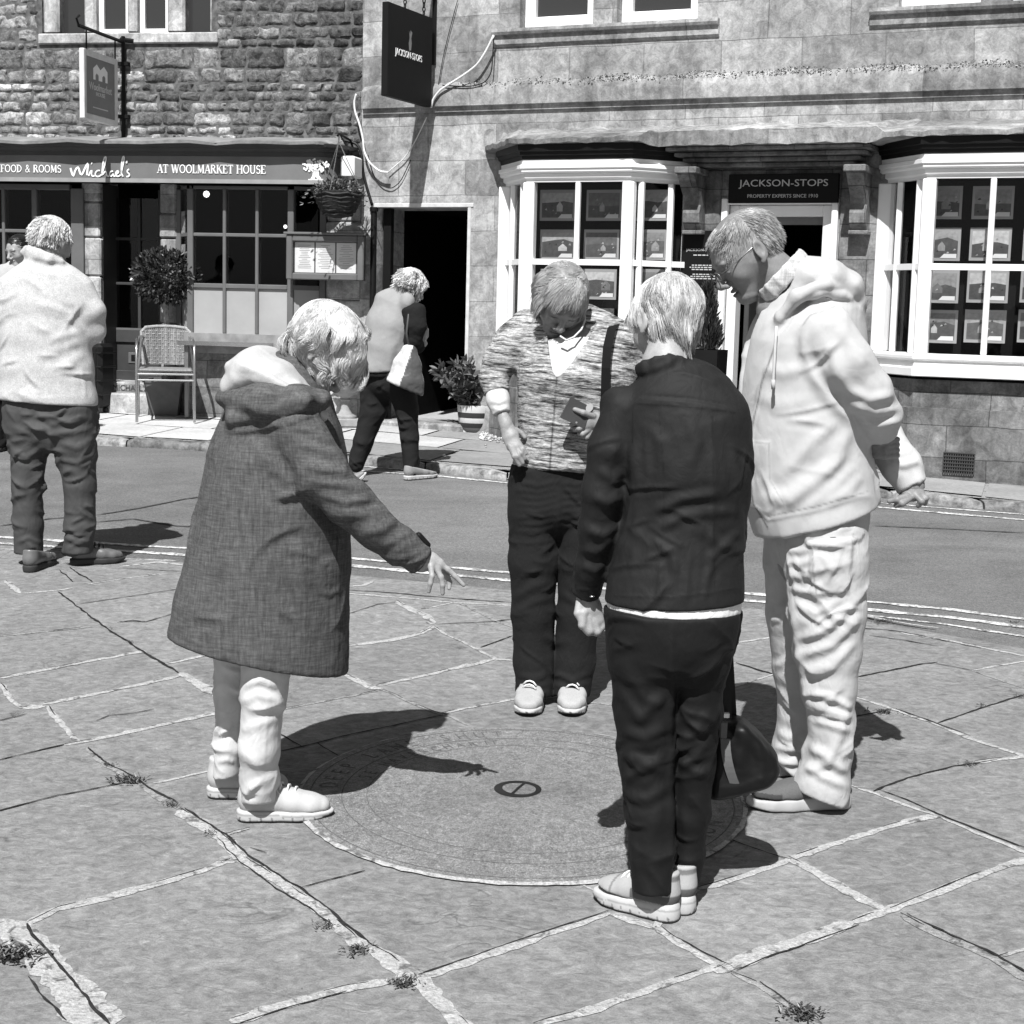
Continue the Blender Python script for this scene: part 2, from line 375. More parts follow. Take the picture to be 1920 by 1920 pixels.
# ------------------------------------------------------------------ near paving
def line_pts(pxs, off=0.0, step=.014):
    g = [G(x, y, off) for x, y in pxs]; out = []
    for a, b in zip(g, g[1:]):
        n = max(1, int((b-a).length/step))
        out += [a.lerp(b, i/n) for i in range(n)]
    return out+[g[-1]]
EDGE_PX = [(-700, 985), (0, 1022), (230, 1046), (655, 1078), (960, 1106), (1420, 1142), (1640, 1166), (1920, 1216), (2500, 1330)]
EDGE = [G(x, y) for x, y in EDGE_PX]
def interp(pts, x):
    for a, b in zip(pts, pts[1:]):
        if x <= b.x: break
    f = (x-a.x)/(b.x-a.x)
    return a.y + (b.y-a.y)*f
L, D, G2 = 0, 1, 2    # mortar, dark crack, greyer mortar
JOINTS = [
 (L, .022, [(8, 1090), (38, 1113)]), (L, .016, [(38, 1113), (110, 1107), (135, 1103)]), (D, .008, [(112, 1068), (137, 1092)]),
 (D, .013, [(110, 1110), (142, 1135), (200, 1177), (245, 1207), (310, 1247), (337, 1262)]),
 (L, .034, [(337, 1262), (384, 1289), (406, 1303), (470, 1345)]), (D, .008, [(404, 1290), (390, 1287)]),
 (D, .008, [(143, 1134), (323, 1107), (345, 1104)]), (D, .007, [(220, 1168), (250, 1163), (275, 1166), (323, 1152), (400, 1138)]),
 (G2, .012, [(-20, 1195), (177, 1175)]), (L, .022, [(-30, 1278), (0, 1272), (130, 1247), (267, 1222), (272, 1225)]),
 (L, .022, [(309, 1246), (403, 1225), (470, 1214)]), (L, .024, [(83, 1320), (200, 1297), (336, 1268)]),
 (D, .008, [(-20, 1356), (50, 1340)]), (L, .05, [(45, 1327), (88, 1323)]), (L, .020, [(0, 1283), (15, 1300), (42, 1328)]),
 (L, .018, [(88, 1326), (110, 1352), (150, 1392)]), (L, .022, [(122, 1397), (150, 1392), (300, 1360), (402, 1338), (470, 1326)]),
 (D, .009, [(-20, 1430), (60, 1411), (122, 1397)]), (D, .007, [(395, 1339), (380, 1343)]),
 (G2, .022, [(165, 1403), (193, 1428), (213, 1441), (260, 1470), (300, 1495), (325, 1508), (340, 1521)]), (D, .010, [(165, 1403), (196, 1426), (216, 1438), (262, 1466), (330, 1506)]),
 (L, .036, [(336, 1519), (417, 1568), (453, 1612), (502, 1641), (562, 1680), (632, 1730), (684, 1777)]),
 (L, .044, [(684, 1775), (731, 1798), (786, 1837), (820, 1876), (867, 1920), (910, 1965)]),
 (D, .010, [(345, 1517), (425, 1564), (462, 1603), (515, 1636), (575, 1672), (640, 1722), (690, 1768)]),
 (D, .007, [(405, 1572), (446, 1616), (494, 1649), (552, 1687), (620, 1738)]),
 (D, .010, [(-20, 1525), (104, 1494), (232, 1469)]), (L, .012, [(285, 1470), (345, 1457), (405, 1443), (430, 1436)]),
 (L, .014, [(417, 1568), (440, 1560), (470, 1553)]), (L, .026, [(45, 1736), (105, 1706), (180, 1689), (300, 1656), (390, 1629), (436, 1608)]),
 (L, .05, [(405, 1622), (445, 1606)]), (L, .075, [(-40, 1738), (15, 1742), (50, 1768), (100, 1822), (150, 1880), (195, 1930)]),
 (D, .012, [(48, 1734), (75, 1768), (115, 1812), (165, 1872), (205, 1925)]), (D, .01, [(55, 1832), (95, 1880), (125, 1915)]),
 (L, .030, [(430, 1918), (560, 1876), (640, 1856), (738, 1841)]), (D, .006, [(445, 1920), (560, 1884), (650, 1860)]),
 (L, .026, [(783, 1834), (850, 1812), (950, 1777), (1040, 1746), (1145, 1714)]), (D, .006, [(790, 1828), (850, 1806), (950, 1771), (1140, 1709)]),
 (L, .026, [(1228, 1738), (1290, 1779), (1370, 1823)]), (D, .006, [(1240, 1740), (1300, 1776), (1372, 1815)]),
 (L, .026, [(1000, 1925), (1120, 1889), (1238, 1848), (1327, 1817), (1372, 1808)]),
 (L, .040, [(1340, 1824), (1420, 1791), (1524, 1756), (1600, 1730)]), (L, .026, [(1600, 1730), (1662, 1709), (1758, 1672), (1837, 1641), (1930, 1609)]),
 (D, .006, [(1380, 1822), (1430, 1800), (1530, 1764), (1610, 1735)]), (D, .005, [(1670, 1702), (1760, 1666), (1840, 1635)]),
 (L, .030, [(1480, 1610), (1560, 1655), (1620, 1690), (1662, 1709)]), (L, .024, [(1310, 1668), (1400, 1641), (1480, 1612), (1560, 1583), (1650, 1556), (1735, 1533), (1765, 1531)]),
 (L, .016, [(1597, 1474), (1640, 1486), (1700, 1510), (1760, 1532)]), (D, .009, [(1650, 1482), (1700, 1500), (1765, 1528), (1830, 1556), (1920, 1590)]),
 (L, .016, [(1765, 1533), (1830, 1560), (1935, 1603)]), (D, .010, [(1638, 1483), (1700, 1460), (1790, 1437), (1870, 1425)]), (L, .03, [(1830, 1430), (1935, 1418)]),
 (G2, .026, [(1691, 1716), (1785, 1763), (1863, 1797), (1935, 1842)]), (D, .012, [(1700, 1714), (1790, 1757), (1868, 1792), (1930, 1826)]),
 (G2, .022, [(1372, 1824), (1420, 1847), (1470, 1882), (1510, 1908), (1560, 1935)]), (D, .01, [(1425, 1842), (1475, 1876), (1515, 1902)]),
 (L, .012, [(1868, 1797), (1930, 1778)]),
 (D, .011, [(1590, 1273), (1660, 1259), (1729, 1246), (1757, 1243)]), (D, .008, [(1755, 1244), (1822, 1257)]), (L, .012, [(1822, 1257), (1930, 1238)]),
 (L, .018, [(1590, 1304), (1673, 1330), (1743, 1355)]), (L, .020, [(1743, 1355), (1814, 1383), (1898, 1411), (1935, 1424)]), (D, .006, [(1680, 1330), (1750, 1354), (1820, 1380)]),
 (D, .010, [(1758, 1356), (1850, 1325), (1925, 1302)]), (D, .012, [(1597, 1346), (1648, 1335), (1672, 1329)]), (G2, .01, [(1822, 1257), (1925, 1292)]),
 (L, .016, [(1373, 1207), (1450, 1195), (1480, 1190)]), (D, .014, [(1380, 1243), (1400, 1250), (1470, 1270)]), (L, .014, [(1335, 1298), (1400, 1280), (1450, 1265), (1480, 1258)]),
 (L, .026, [(640, 1213), (730, 1201), (790, 1188), (815, 1174)]), (L, .036, [(745, 1128), (775, 1145), (800, 1155), (813, 1170)]),
 (D, .010, [(818, 1171), (930, 1166), (975, 1159)]), (G2, .016, [(858, 1130), (930, 1163), (970, 1180)]),
 (D, .012, [(640, 1106), (740, 1113), (850, 1123), (965, 1131)]), (L, .018, [(640, 1112), (735, 1119), (850, 1130), (965, 1136)]),
 (L, .012, [(790, 1142), (812, 1138), (850, 1130)]), (L, .016, [(838, 1192), (900, 1219), (930, 1236), (965, 1239)]), (D, .008, [(900, 1215), (965, 1191)]),
 (L, .026, [(705, 1286), (780, 1271), (860, 1251), (930, 1236)]), (L, .030, [(640, 1262), (700, 1291), (716, 1293)]), (G2, .014, [(716, 1293), (800, 1331), (840, 1343), (875, 1362)]),
 (L, .014, [(828, 1338), (900, 1323), (980, 1308)]), (D, .009, [(400, 1440), (515, 1412), (569, 1400), (644, 1381), (831, 1341)]), (D, .007, [(519, 1376), (568, 1401)]), (D, .007, [(597, 1394), (637, 1419)]),
 (G2, .01, [(520, 1332), (675, 1303), (716, 1293)]), (D, .007, [(655, 1151), (710, 1133), (745, 1130)]), (L, .02, [(640, 1100), (680, 1098), (700, 1090)]),
 (L, .014, [(815, 1174), (838, 1192)]), (L, .02, [(1145, 1714), (1230, 1738), (1262, 1692), (1312, 1668)]), (L, .014, [(470, 1214), (560, 1222), (650, 1212)]), (G2, .012, [(470, 1326), (531, 1331)]), (G2, .012, [(470, 1345), (500, 1372), (519, 1376)]), (D, .008, [(345, 1104), (500, 1085), (640, 1106)]), (L, .014, [(1480, 1190), (1590, 1176)]), (D, .01, [(1470, 1270), (1590, 1273)]), (L, .014, [(975, 1159), (1040, 1150), (1090, 1143)]), (L, .016, [(1480, 1258), (1530, 1275), (1595, 1304)]), (G2, .012, [(980, 1308), (1150, 1322), (1335, 1298)]), (D, .007, [(1436, 1598), (1480, 1612)]), (L, .014, [(965, 1136), (1040, 1150)]),
 (D, .006, [(562, 1666), (685, 1633)]), (D, .006, [(1352, 1566), (1436, 1598)]), (L, .012, [(1085, 1656), (1118, 1674)]),
 (D, .006, [(500, 1600), (470, 1590)]), (D, .006, [(182, 1352), (205, 1342), (250, 1338), (290, 1330)]), (D, .008, [(225, 1166), (272, 1166)]),
 (L, .018, [(1040, 1150), (1090, 1143), (1140, 1140)]), (D, .008, [(980, 1158), (1060, 1150)]), (L, .016, [(1290, 1225), (1373, 1207)]), (D, .01, [(1630, 1192), (1700, 1201), (1760, 1212)]),
 (L, .016, [(1600, 1150), (1680, 1166), (1760, 1178)]), (L, .02, [(1690, 1186), (1800, 1205), (1930, 1232)]), (D, .01, [(1600, 1178), (1680, 1184), (1740, 1196), (1840, 1216)]),
 (L, .03, [(-20, 1030), (60, 1030), (90, 1038)]), (L, .02, [(120, 1050), (240, 1048), (330, 1052)]), (L, .026, [(225, 1062), (300, 1054), (345, 1060)]), (D, .008, [(230, 1066), (345, 1072)]),
 (L, .012, [(160, 1096), (215, 1088), (300, 1076)]), (D, .012, [(130, 1064), (172, 1092)]),
]
# the sheet itself: rows run from behind the camera to the road edge; each slab gets its own tone by flood fill between the joints
xs = np.arange(-2.6, 2.9001, .022); ts = np.linspace(0, 1, 300)
XX, TT = np.meshgrid(xs, ts)
EY = np.array([interp(EDGE, x) for x in xs])[None, :]
YY = 2.2 + (EY-2.2)*TT
mask = np.zeros(XX.shape, bool)
for kind, wd, pxs in JOINTS:
    for p in line_pts(pxs, 0, .008):
        i = int(round((p.x+2.6)/.022)); 
        if not 0 <= i < len(xs): continue
        j = int(round((p.y-2.2)/(EY[0, i]-2.2)*299))
        if 0 <= j < 300: mask[j, i] = True; mask[max(j-1, 0), i] = True; mask[j, min(i+1, len(xs)-1)] = True
lab = np.zeros(mask.shape, int); cur = 0
for j in range(mask.shape[0]):
    for i in range(mask.shape[1]):
        if mask[j, i] or lab[j, i]: continue
        cur += 1; st = [(j, i)]; lab[j, i] = cur
        while st:
            a, b = st.pop()
            for c, d in ((a+1, b), (a-1, b), (a, b+1), (a, b-1)):
                if 0 <= c < mask.shape[0] and 0 <= d < mask.shape[1] and not mask[c, d] and not lab[c, d]:
                    lab[c, d] = cur; st.append((c, d))
tn = np.array([1.0]+[rnd.uniform(.78, 1.20) for _ in range(cur)])
tone = tn[lab]
gv = np.stack([XX.ravel(), YY.ravel(), SLOPE*YY.ravel()], 1)
gv[:, 2] += .0006*fbm(gv*np.array([9, 14, 0]), 2, 6) - .0006
nj, ni = mask.shape
idx = np.arange(nj*ni).reshape(nj, ni)
gf = np.stack([idx[:-1, :-1], idx[:-1, 1:], idx[1:, 1:], idx[1:, :-1]], -1).reshape(-1, 4)
pave = mesh_obj('pavement', gv, gf, M_PAVE, smooth=True, attrs={'tone': tone.ravel()})
tag(pave, kind='structure')
apron = MB()
def gq(mb, x0, y0, x1, y1, off, m=0):
    mb.add([(x0, y0, gz(y0, off)), (x1, y0, gz(y0, off)), (x1, y1, gz(y1, off)), (x0, y1, gz(y1, off))], [(0, 1, 2, 3)], m)
gq(apron, -30, -30, 30, 2.2, 0)
for sgn, xa in ((-1, -2.6), (1, 2.9)):
    n = 24; q = [xa + sgn*(i/n)**1.5*27 for i in range(n+1)]
    e = [interp(EDGE, x) if -5.5 < x < 6 else interp(EDGE, max(-5.5, min(6, x))) for x in q]
    for a, b, ya, yb in zip(q, q[1:], e, e[1:]):
        apron.add([(a, 2.2, gz(2.2)), (b, 2.2, gz(2.2)), (b, yb, gz(yb)), (a, ya, gz(ya))], [(0, 1, 2, 3)])
apron.build('pavement_apron', M_PAVE, pave)
def ribbon(mb, pts, wd, off, jag, m=0, seed=0, taper=True):
    n = len(pts)
    if n < 2: return
    q = np.array([tuple(p) for p in pts])
    nz = lambda k: vnoise(q*np.array([38, 38, 0])+k*13.7+seed, k)
    n1, n2 = nz(1), nz(2); lo = vnoise(q*np.array([9, 9, 0])+seed, 4)
    vs = []
    for i, p in enumerate(pts):
        t = pts[min(i+1, n-1)]-pts[max(i-1, 0)]; t.z = 0
        t = t.normalized() if t.length > 0 else Vector((1, 0, 0)); s = Vector((-t.y, t.x, 0))
        e = min(1, (min(i, n-1-i)+1)/3) if taper else 1
        wl = wd*.5*max(.12, 1+jag*n1[i]+.35*lo[i])*e; wr = wd*.5*max(.12, 1+jag*n2[i]+.35*lo[i])*e
        for c, z in ((-wl, 0), (-wl*.45, .0008), (wr*.45, .0008), (wr, 0)):
            y = p.y+s.y*c
            vs.append((p.x+s.x*c, y, gz(y, off+z)))
    mb.add(vs, [(i*4+k, i*4+k+1, i*4+k+5, i*4+k+4) for i in range(n-1) for k in range(3)], m)
jl, jd = MB(), MB()
for k, (kind, wd, pxs) in enumerate(JOINTS):
    pts = line_pts(pxs)
    q = np.array([tuple(p) for p in pts])
    wob = .007*vnoise(q*np.array([5, 5, 0])+k, 9) + .004*vnoise(q*np.array([21, 21, 0])+k, 8)
    for i, p in enumerate(pts): p.x += wob[i]*.5; p.y += wob[i]
    if kind == D: ribbon(jd, pts, wd*.7, .0026, .9, 0, k)
    else:
        ribbon(jl, pts, wd*1.12, .0014, .42, 0 if kind == L else 1, k)
        if rnd.random() < .7:
            for p in pts: p.y += wd*.5
            for a in range(0, len(pts)-6, rnd.randint(14, 34)):
                ribbon(jd, pts[a:a+rnd.randint(4, 12)], .004, .0022, .9, 0, k+a)
jl.build('joint_mortar', [M_MORT, M_MORT2], pave)
jd.build('joint_crack', [M_CRACK, M_CRACK2], pave)

# ------------------------------------------------------------------ road, kerb, far footway
KERB_PX = [(-600, 800), (0, 815), (180, 832), (300, 838), (430, 846), (650, 866), (830, 884), (950, 898), (1300, 915), (1640, 928), (1760, 944), (1920, 958), (2500, 1030)]
KERB = [G(x, y) for x, y in KERB_PX]
road = MB()
vs = []; fs = []
for i, x in enumerate(np.linspace(-5.4, 6.5, 60)):
    a = interp(EDGE, min(x, 5.5)) - .35; b = interp(KERB, x) + .03
    for j in range(9):
        y = a+(b-a)*j/8
        vs.append((x, y, gz(y, -.012 + (.012 if j < 2 else 0)*0 )))
for i in range(59):
    for j in range(8): fs.append((i*9+j, (i+1)*9+j, (i+1)*9+j+1, i*9+j+1))
road.add(vs, fs)
for s in (-1, 1):
    x0 = -5.4 if s < 0 else 6.5; x1 = x0 + s*30
    ya, yb = (interp(EDGE, max(-5.4, min(5.5, x0)))-.35, interp(KERB, x0)+.03)
    dy = 6.0 if s < 0 else -11.0
    road.add([(x0, ya, gz(ya, -.012)), (x1, ya+dy, gz(ya+dy, -.012)), (x1, yb+dy, gz(yb+dy, -.012)), (x0, yb, gz(yb, -.012))], [(0, 1, 2, 3)])
road_o = tag(road.build('road', M_ASPH), kind='structure')
lm = MB()
def road_line(pxs, wd, seed):
    ribbon(lm, line_pts(pxs, -.008, .03), wd, -.008, .25, 0, seed)
NEARA = [(-60, 1003), (655, 1046), (960, 1074), (1395, 1112), (1630, 1128), (1780, 1142), (1940, 1163)]
NEARB = [(-60, 1014), (655, 1060), (960, 1088), (1395, 1125), (1630, 1143), (1780, 1157), (1940, 1178)]
road_line(NEARA, .05, 1); road_line(NEARB, .055, 2)
road_line([(1620, 1152), (1780, 1171), (1940, 1196)], .03, 3)
road_line([(560, 872), (700, 884), (830, 893), (960, 906), (1400, 928), (1640, 950), (1800, 964), (1940, 976)], .05, 4)
road_line([(560, 865), (830, 886), (960, 898), (1400, 921), (1640, 942), (1940, 966)], .03, 5)
tag(lm.build('road_marking', M_PAINT), kind='structure')
rc = MB()
for pxs in ([(180, 965), (260, 952), (345, 935), (560, 905)], [(180, 978), (250, 972), (330, 985), (420, 990)], [(1640, 985), (1760, 990), (1920, 998)], [(0, 985), (90, 972), (180, 965)]):
    ribbon(rc, line_pts(pxs, -.006, .03), .018, -.0075, .6, 0, 3)
rc.build('road_crack', M_CRACK2, road_o)

def flag_mat():
    t = NT('footway flagstone')
    c = t.math('MULTIPLY', t.attr(), .30)
    c = t.math('MULTIPLY', c, t.ramp(t.noise(3, 5, .6), ((.3, .85), (.7, 1.15))))
    n = t.noise(30, 4, .7)
    c = t.math('MULTIPLY', c, t.ramp(n, ((.3, .85), (.7, 1.15))))
    t.grey(c); t.bump(n, .4, .01)
    return t.fin(.85, .25)
M_FLAG = flag_mat()
fw = MB(); FO = .052
xs2 = np.linspace(-6, 6.4, 90)
rows = [0, .7, 1.35, 2.1, 4.6]
for r in range(4):
    x = -6 + .3*r
    while x < 6.3:
        wv = rnd.uniform(.55, 1.1); xa, xb = x, min(x+wv, 6.4); x += wv
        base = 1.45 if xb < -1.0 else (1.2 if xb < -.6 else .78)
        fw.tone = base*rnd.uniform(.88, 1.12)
        g = .012
        sk = .28
        q = [(xa+g+rows[r]*sk, rows[r]+g), (xb-g+rows[r]*sk, rows[r]+g), (xb-g+rows[r+1]*sk, rows[r+1]-g), (xa+g+rows[r+1]*sk, rows[r+1]-g)]
        v = []
        for (u, o) in q:
            y = interp(KERB, max(-6, min(6.4, u))) + .13 + o
            v.append((u, y, gz(y, FO+rnd.uniform(0, .006))))
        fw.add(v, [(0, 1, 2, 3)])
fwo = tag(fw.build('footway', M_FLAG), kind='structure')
fb = MB(); fb.tone = 1
for a, b in zip(xs2, xs2[1:]):
    ya, yb = interp(KERB, a)+.1, interp(KERB, b)+.1
    fb.add([(a, ya, gz(ya, FO-.006)), (b, yb, gz(yb, FO-.006)), (b, yb+6, gz(yb+6, FO-.006)), (a, ya+6, gz(ya+6, FO-.006))], [(0, 1, 2, 3)])
fb.build('footway_bed', M_MORT2, fwo)
kb = MB(); x = -5.6; kb_t = []
while x < 6.2:
    ln = rnd.uniform(.35, .75); a, b = x+.006, min(x+ln, 6.3)-.006; x += ln
    kb.tone = rnd.uniform(.75, 1.35)
    rings = []
    n = max(3, int((b-a)/.07))
    for i in range(n+1):
        u = a+(b-a)*i/n; y0 = interp(KERB, u); e = .006*rnd.uniform(-1, 1); end = .02 if i in (0, n) else 0
        z = FO+rnd.uniform(-.006, .008)-end
        rings.append([(u, y0-.012+e, gz(y0, -.04)), (u, y0-.015+e, gz(y0, z-.035)), (u, y0+.004+e, gz(y0, z-.008)), (u, y0+.03, gz(y0, z)), (u, y0+.14, gz(y0, z+.002)), (u, y0+.14, gz(y0, -.04))])
    kb.loft(rings)
def kerb_mat():
    t = NT('kerb stone')
    n = t.noise(14, 5, .7); n2 = t.noise(4, 3)
    c = t.math('MULTIPLY', t.math('MULTIPLY', t.attr(), .20), t.ramp(n, ((.34, .35), (.66, 1.4))))
    c = t.math('MULTIPLY', c, t.ramp(n2, ((.35, .7), (.65, 1.2))))
    t.grey(c); t.bump(n, .7, .015); return t.fin(.9, .2)
tag(sharp(kb.build('kerb', kerb_mat()), 50), kind='structure')
base = MB(); gq(base, -150, -80, 150, 160, -.05)
tag(base.build('ground', M_ASPH), kind='structure')
# ------------------------------------------------------------------ wall frames
class Wall:
    def __init__(s, ox, oy, phi):
        s.o = (ox, oy); s.phi = phi
        s.u = (math.cos(phi), -math.sin(phi)); s.nr = (-math.sin(phi), -math.cos(phi))
    def uv(s, px, py, n=0.0):
        d = ray(px, py)
        t = (s.o[0]*s.nr[0]+s.o[1]*s.nr[1]+n)/(d[0]*s.nr[0]+d[1]*s.nr[1])
        x, y = d[0]*t-s.o[0], d[1]*t-s.o[1]
        return x*s.u[0]+y*s.u[1], CAMZ+d[2]*t
    def s(s, px, n=0.0, py=400): return s.uv(px, py, n)[0]
    def z(s, px, py, n=0.0): return s.uv(px, py, n)[1]
    def world(s, a, n, z): return Vector((s.o[0]+a*s.u[0]+n*s.nr[0], s.o[1]+a*s.u[1]+n*s.nr[1], z))
    def root(s, name, a, n, z, **kw): return empty(name, s.world(a, n, z), -s.phi, **kw)
WR = Wall(-1.32, 13.70, math.atan(.45))
WL = Wall(-1.32, 13.74, math.atan(.20))
def sweep(mb, path, prof, m=0, closed=False):
    """profile [(outward, z)] carried along a plan path [(s, n)] with mitred corners; local y = -n"""
    pts = [Vector((a, -n, 0)) for a, n in path]; rings = []
    for i, p in enumerate(pts):
        t0 = (p-pts[i-1]).normalized() if i else None
        t1 = (pts[i+1]-p).normalized() if i < len(pts)-1 else None
        t0 = t0 or t1; t1 = t1 or t0
        n0 = Vector((t0.y, -t0.x, 0)); n1 = Vector((t1.y, -t1.x, 0))
        m_ = (n0+n1); m_ = m_/(m_.length_squared/2) if m_.length > .1 else n0
        rings.append([(p.x+m_.x*o, p.y+m_.y*o, z) for o, z in prof])
    mb.loft(rings, m)
def wall_sheet(mb, s0, s1, z0, z1, holes, depth=.3, m=0, mr=0, n=0.0):
    """flat wall with rectangular openings and their reveals"""
    ss = sorted({s0, s1, *[h[0] for h in holes], *[h[1] for h in holes]}); zs = sorted({z0, z1, *[h[2] for h in holes], *[h[3] for h in holes]})
    ss = [a for a in ss if s0 <= a <= s1]; zs = [a for a in zs if z0 <= a <= z1]
    for a, b in zip(ss, ss[1:]):
        for c, d in zip(zs, zs[1:]):
            if any(h[0] <= (a+b)/2 <= h[1] and h[2] <= (c+d)/2 <= h[3] for h in holes): continue
            mb.add([(a, -n, c), (b, -n, c), (b, -n, d), (a, -n, d)], [(0, 1, 2, 3)], m)
    for h in holes:
        a, b, c, d = max(h[0], s0), min(h[1], s1), max(h[2], z0), min(h[3], z1)
        e = depth-n
        mb.add([(a, -n, c), (a, -n, d), (a, e, d), (a, e, c)], [(0, 1, 2, 3)], mr)
        mb.add([(b, -n, c), (b, -n, d), (b, e, d), (b, e, c)], [(3, 2, 1, 0)], mr)
        mb.add([(a, -n, d), (b, -n, d), (b, e, d), (a, e, d)], [(0, 1, 2, 3)], mr)
        mb.add([(a, -n, c), (b, -n, c), (b, e, c), (a, e, c)], [(3, 2, 1, 0)], mr)

# ------------------------------------------------------------------ materials of the street front
def ashlar_mat(name, v=.36, bw=.62, bh=.285, dark=1.0, joint=.5):
    t = NT(name)
    v1 = t.map((1, 1, 1), (R(90), 0, 0))
    br = t.n('ShaderNodeTexBrick', offset=.43); br.inputs['Scale'].default_value = 1
    for k, x in (('Brick Width', bw), ('Row Height', bh), ('Mortar Size', .004), ('Mortar Smooth', .3), ('Bias', 0)): br.inputs[k].default_value = x
    br.inputs['Color1'].default_value = (.70, .70, .70, 1); br.inputs['Color2'].default_value = (1.16, 1.16, 1.16, 1); br.inputs['Mortar'].default_value = (joint, joint, joint, 1)
    wrp = t.n('ShaderNodeVectorMath', operation='ADD'); nz = t.n('ShaderNodeTexNoise'); nz.inputs['Scale'].default_value = 2.5
    sc = t.n('ShaderNodeVectorMath', operation='SCALE'); sc.inputs['Scale'].default_value = .03
    t.link(t.gen.outputs['Object'], nz.inputs['Vector']); t.link(nz.outputs['Color'], sc.inputs[0]); t.link(v1, wrp.inputs[0]); t.link(sc.outputs[0], wrp.inputs[1])
    t.link(wrp.outputs[0], br.inputs['Vector'])
    b2 = t.n('ShaderNodeRGBToBW'); t.link(br.outputs['Color'], b2.inputs[0])
    c = t.math('MULTIPLY', b2.outputs[0], v)
    n1 = t.noise(2.2, 5, .65); n2 = t.noise(11, 6, .72, None, .8); n3 = t.noise(60, 4, .7)
    c = t.math('MULTIPLY', c, t.ramp(n1, ((.34, .58), (.66, 1.26))))
    c = t.math('MULTIPLY', c, t.ramp(n2, ((.32, .56), (.68, 1.32))))
    c = t.math('MULTIPLY', c, t.ramp(n3, ((.3, .82), (.7, 1.16))))
    # weather streaks and lichen
    sk = t.noise(3.5, 5, .7, t.map((2.2, 2.2, .35)))
    c = t.math('MULTIPLY', c, t.ramp(sk, ((.36, .72 if dark < 1 else .84), (.62, 1.08))))
    li = t.ramp(t.noise(26, 4, .75, None, .5), ((.64, 0), (.70, 1)))
    big = t.ramp(t.noise(1.4, 3), ((.48, 0), (.62, 1)))
    c = t.math('MULTIPLY', c, t.mix(t.math('MULTIPLY', li, big), 1.0, .45))
    c = t.math('MULTIPLY', c, dark)
    t.grey(c)
    h = t.math('ADD', t.math('MULTIPLY', br.outputs['Fac'], -.8), t.math('ADD', t.math('MULTIPLY', n2, .5), t.math('MULTIPLY', n3, .3)))
    t.bump(h, .55, .012)
    return t.fin(.93, .15)
def rubble_mat(name, v=.34):
    t = NT(name)
    n1 = t.noise(1.3, 4, .6); n2 = t.noise(13, 6, .75, None, .7); n3 = t.noise(55, 4, .7)
    c = t.math('MULTIPLY', t.attr(), v)
    c = t.math('MULTIPLY', c, t.ramp(n1, ((.35, .62), (.65, 1.25))))
    c = t.math('MULTIPLY', c, t.ramp(n2, ((.36, .28), (.64, 1.45))))
    xs_ = t.n('ShaderNodeSeparateXYZ'); t.link(t.gen.outputs['Object'], xs_.inputs[0]); ms_ = t.math('ADD', t.math('MULTIPLY', xs_.outputs[0], .22), t.math('MULTIPLY', t.noise(2.0, 4, .65), 1.0))
    c = t.math('MULTIPLY', c, t.ramp(ms_, ((-.02, 1.1), (.42, .52))))
    c = t.math('MULTIPLY', c, t.ramp(n3, ((.3, .7), (.7, 1.3))))
    sp = t.ramp(t.voro(15, None), ((.10, 1.0), (.16, 0.0)))
    sel = t.ramp(t.noise(4, 2), ((.52, 0), (.6, 1)))
    c = t.math('MULTIPLY', c, t.mix(t.math('MULTIPLY', sp, sel), 1.0, 2.1))
    t.grey(c)
    t.bump(t.math('ADD', t.math('MULTIPLY', n2, .8), t.math('MULTIPLY', n3, .5)), .9, .02)
    return t.fin(.95, .1)
M_ASH = ashlar_mat('limestone ashlar', .36, joint=.62)
M_ASHD = ashlar_mat('weathered limestone', .27, .5, .26, .72)
M_TRIM = ashlar_mat('limestone trim', .42, 1.4, 3.0, 1.0, .8)
M_LEDGE = ashlar_mat('stone ledge', .36, 1.8, 3.0, .85, .7)
M_BLOCK = ashlar_mat('rough plinth stone', .24, .66, .23, .85, .5)
M_RUB, M_RUBJ = rubble_mat('coursed rubble stone', .27), plain('rubble joint', .11, .95, .05, var=.6, vs=18)
M_WHITE = plain('white gloss paint', .80, .38, .4, var=.04, vs=6, bump=.05, bs=30)
M_GREYP = plain('grey eggshell paint', .115, .5, .35, var=.12, vs=5, bump=.05, bs=40)
M_GREYD = plain('dark grey paint', .046, .5, .35, var=.15, vs=6)
M_PANEL = plain('pale grey panel', .32, .6, .3, var=.10, vs=3)
M_FASC = plain('fascia paint', .135, .55, .3, var=.22, vs=2.2)
M_BLACK = plain('black paint', .007, .55, .18, var=.2)
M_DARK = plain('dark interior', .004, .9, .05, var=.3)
M_SIGNW = plain('sign lettering', .78, .6, .2, var=0)
M_SIGNG = plain('silver lettering', .45, .5, .3, var=0)
M_LEAD = plain('weathered lead', .20, .7, .3, var=.35, vs=7, bump=.4, bs=18, bd=.02)
M_GLASS, M_PANE = see_glass(), glass_mat('window pane', .035, .05)
M_LAMP = bpy.data.materials.new('lit lamp glass'); M_LAMP.use_nodes = True
_b = M_LAMP.node_tree.nodes['Principled BSDF']; _b.inputs['Emission Color'].default_value = (1, 1, 1, 1); _b.inputs['Emission Strength'].default_value = 1.6

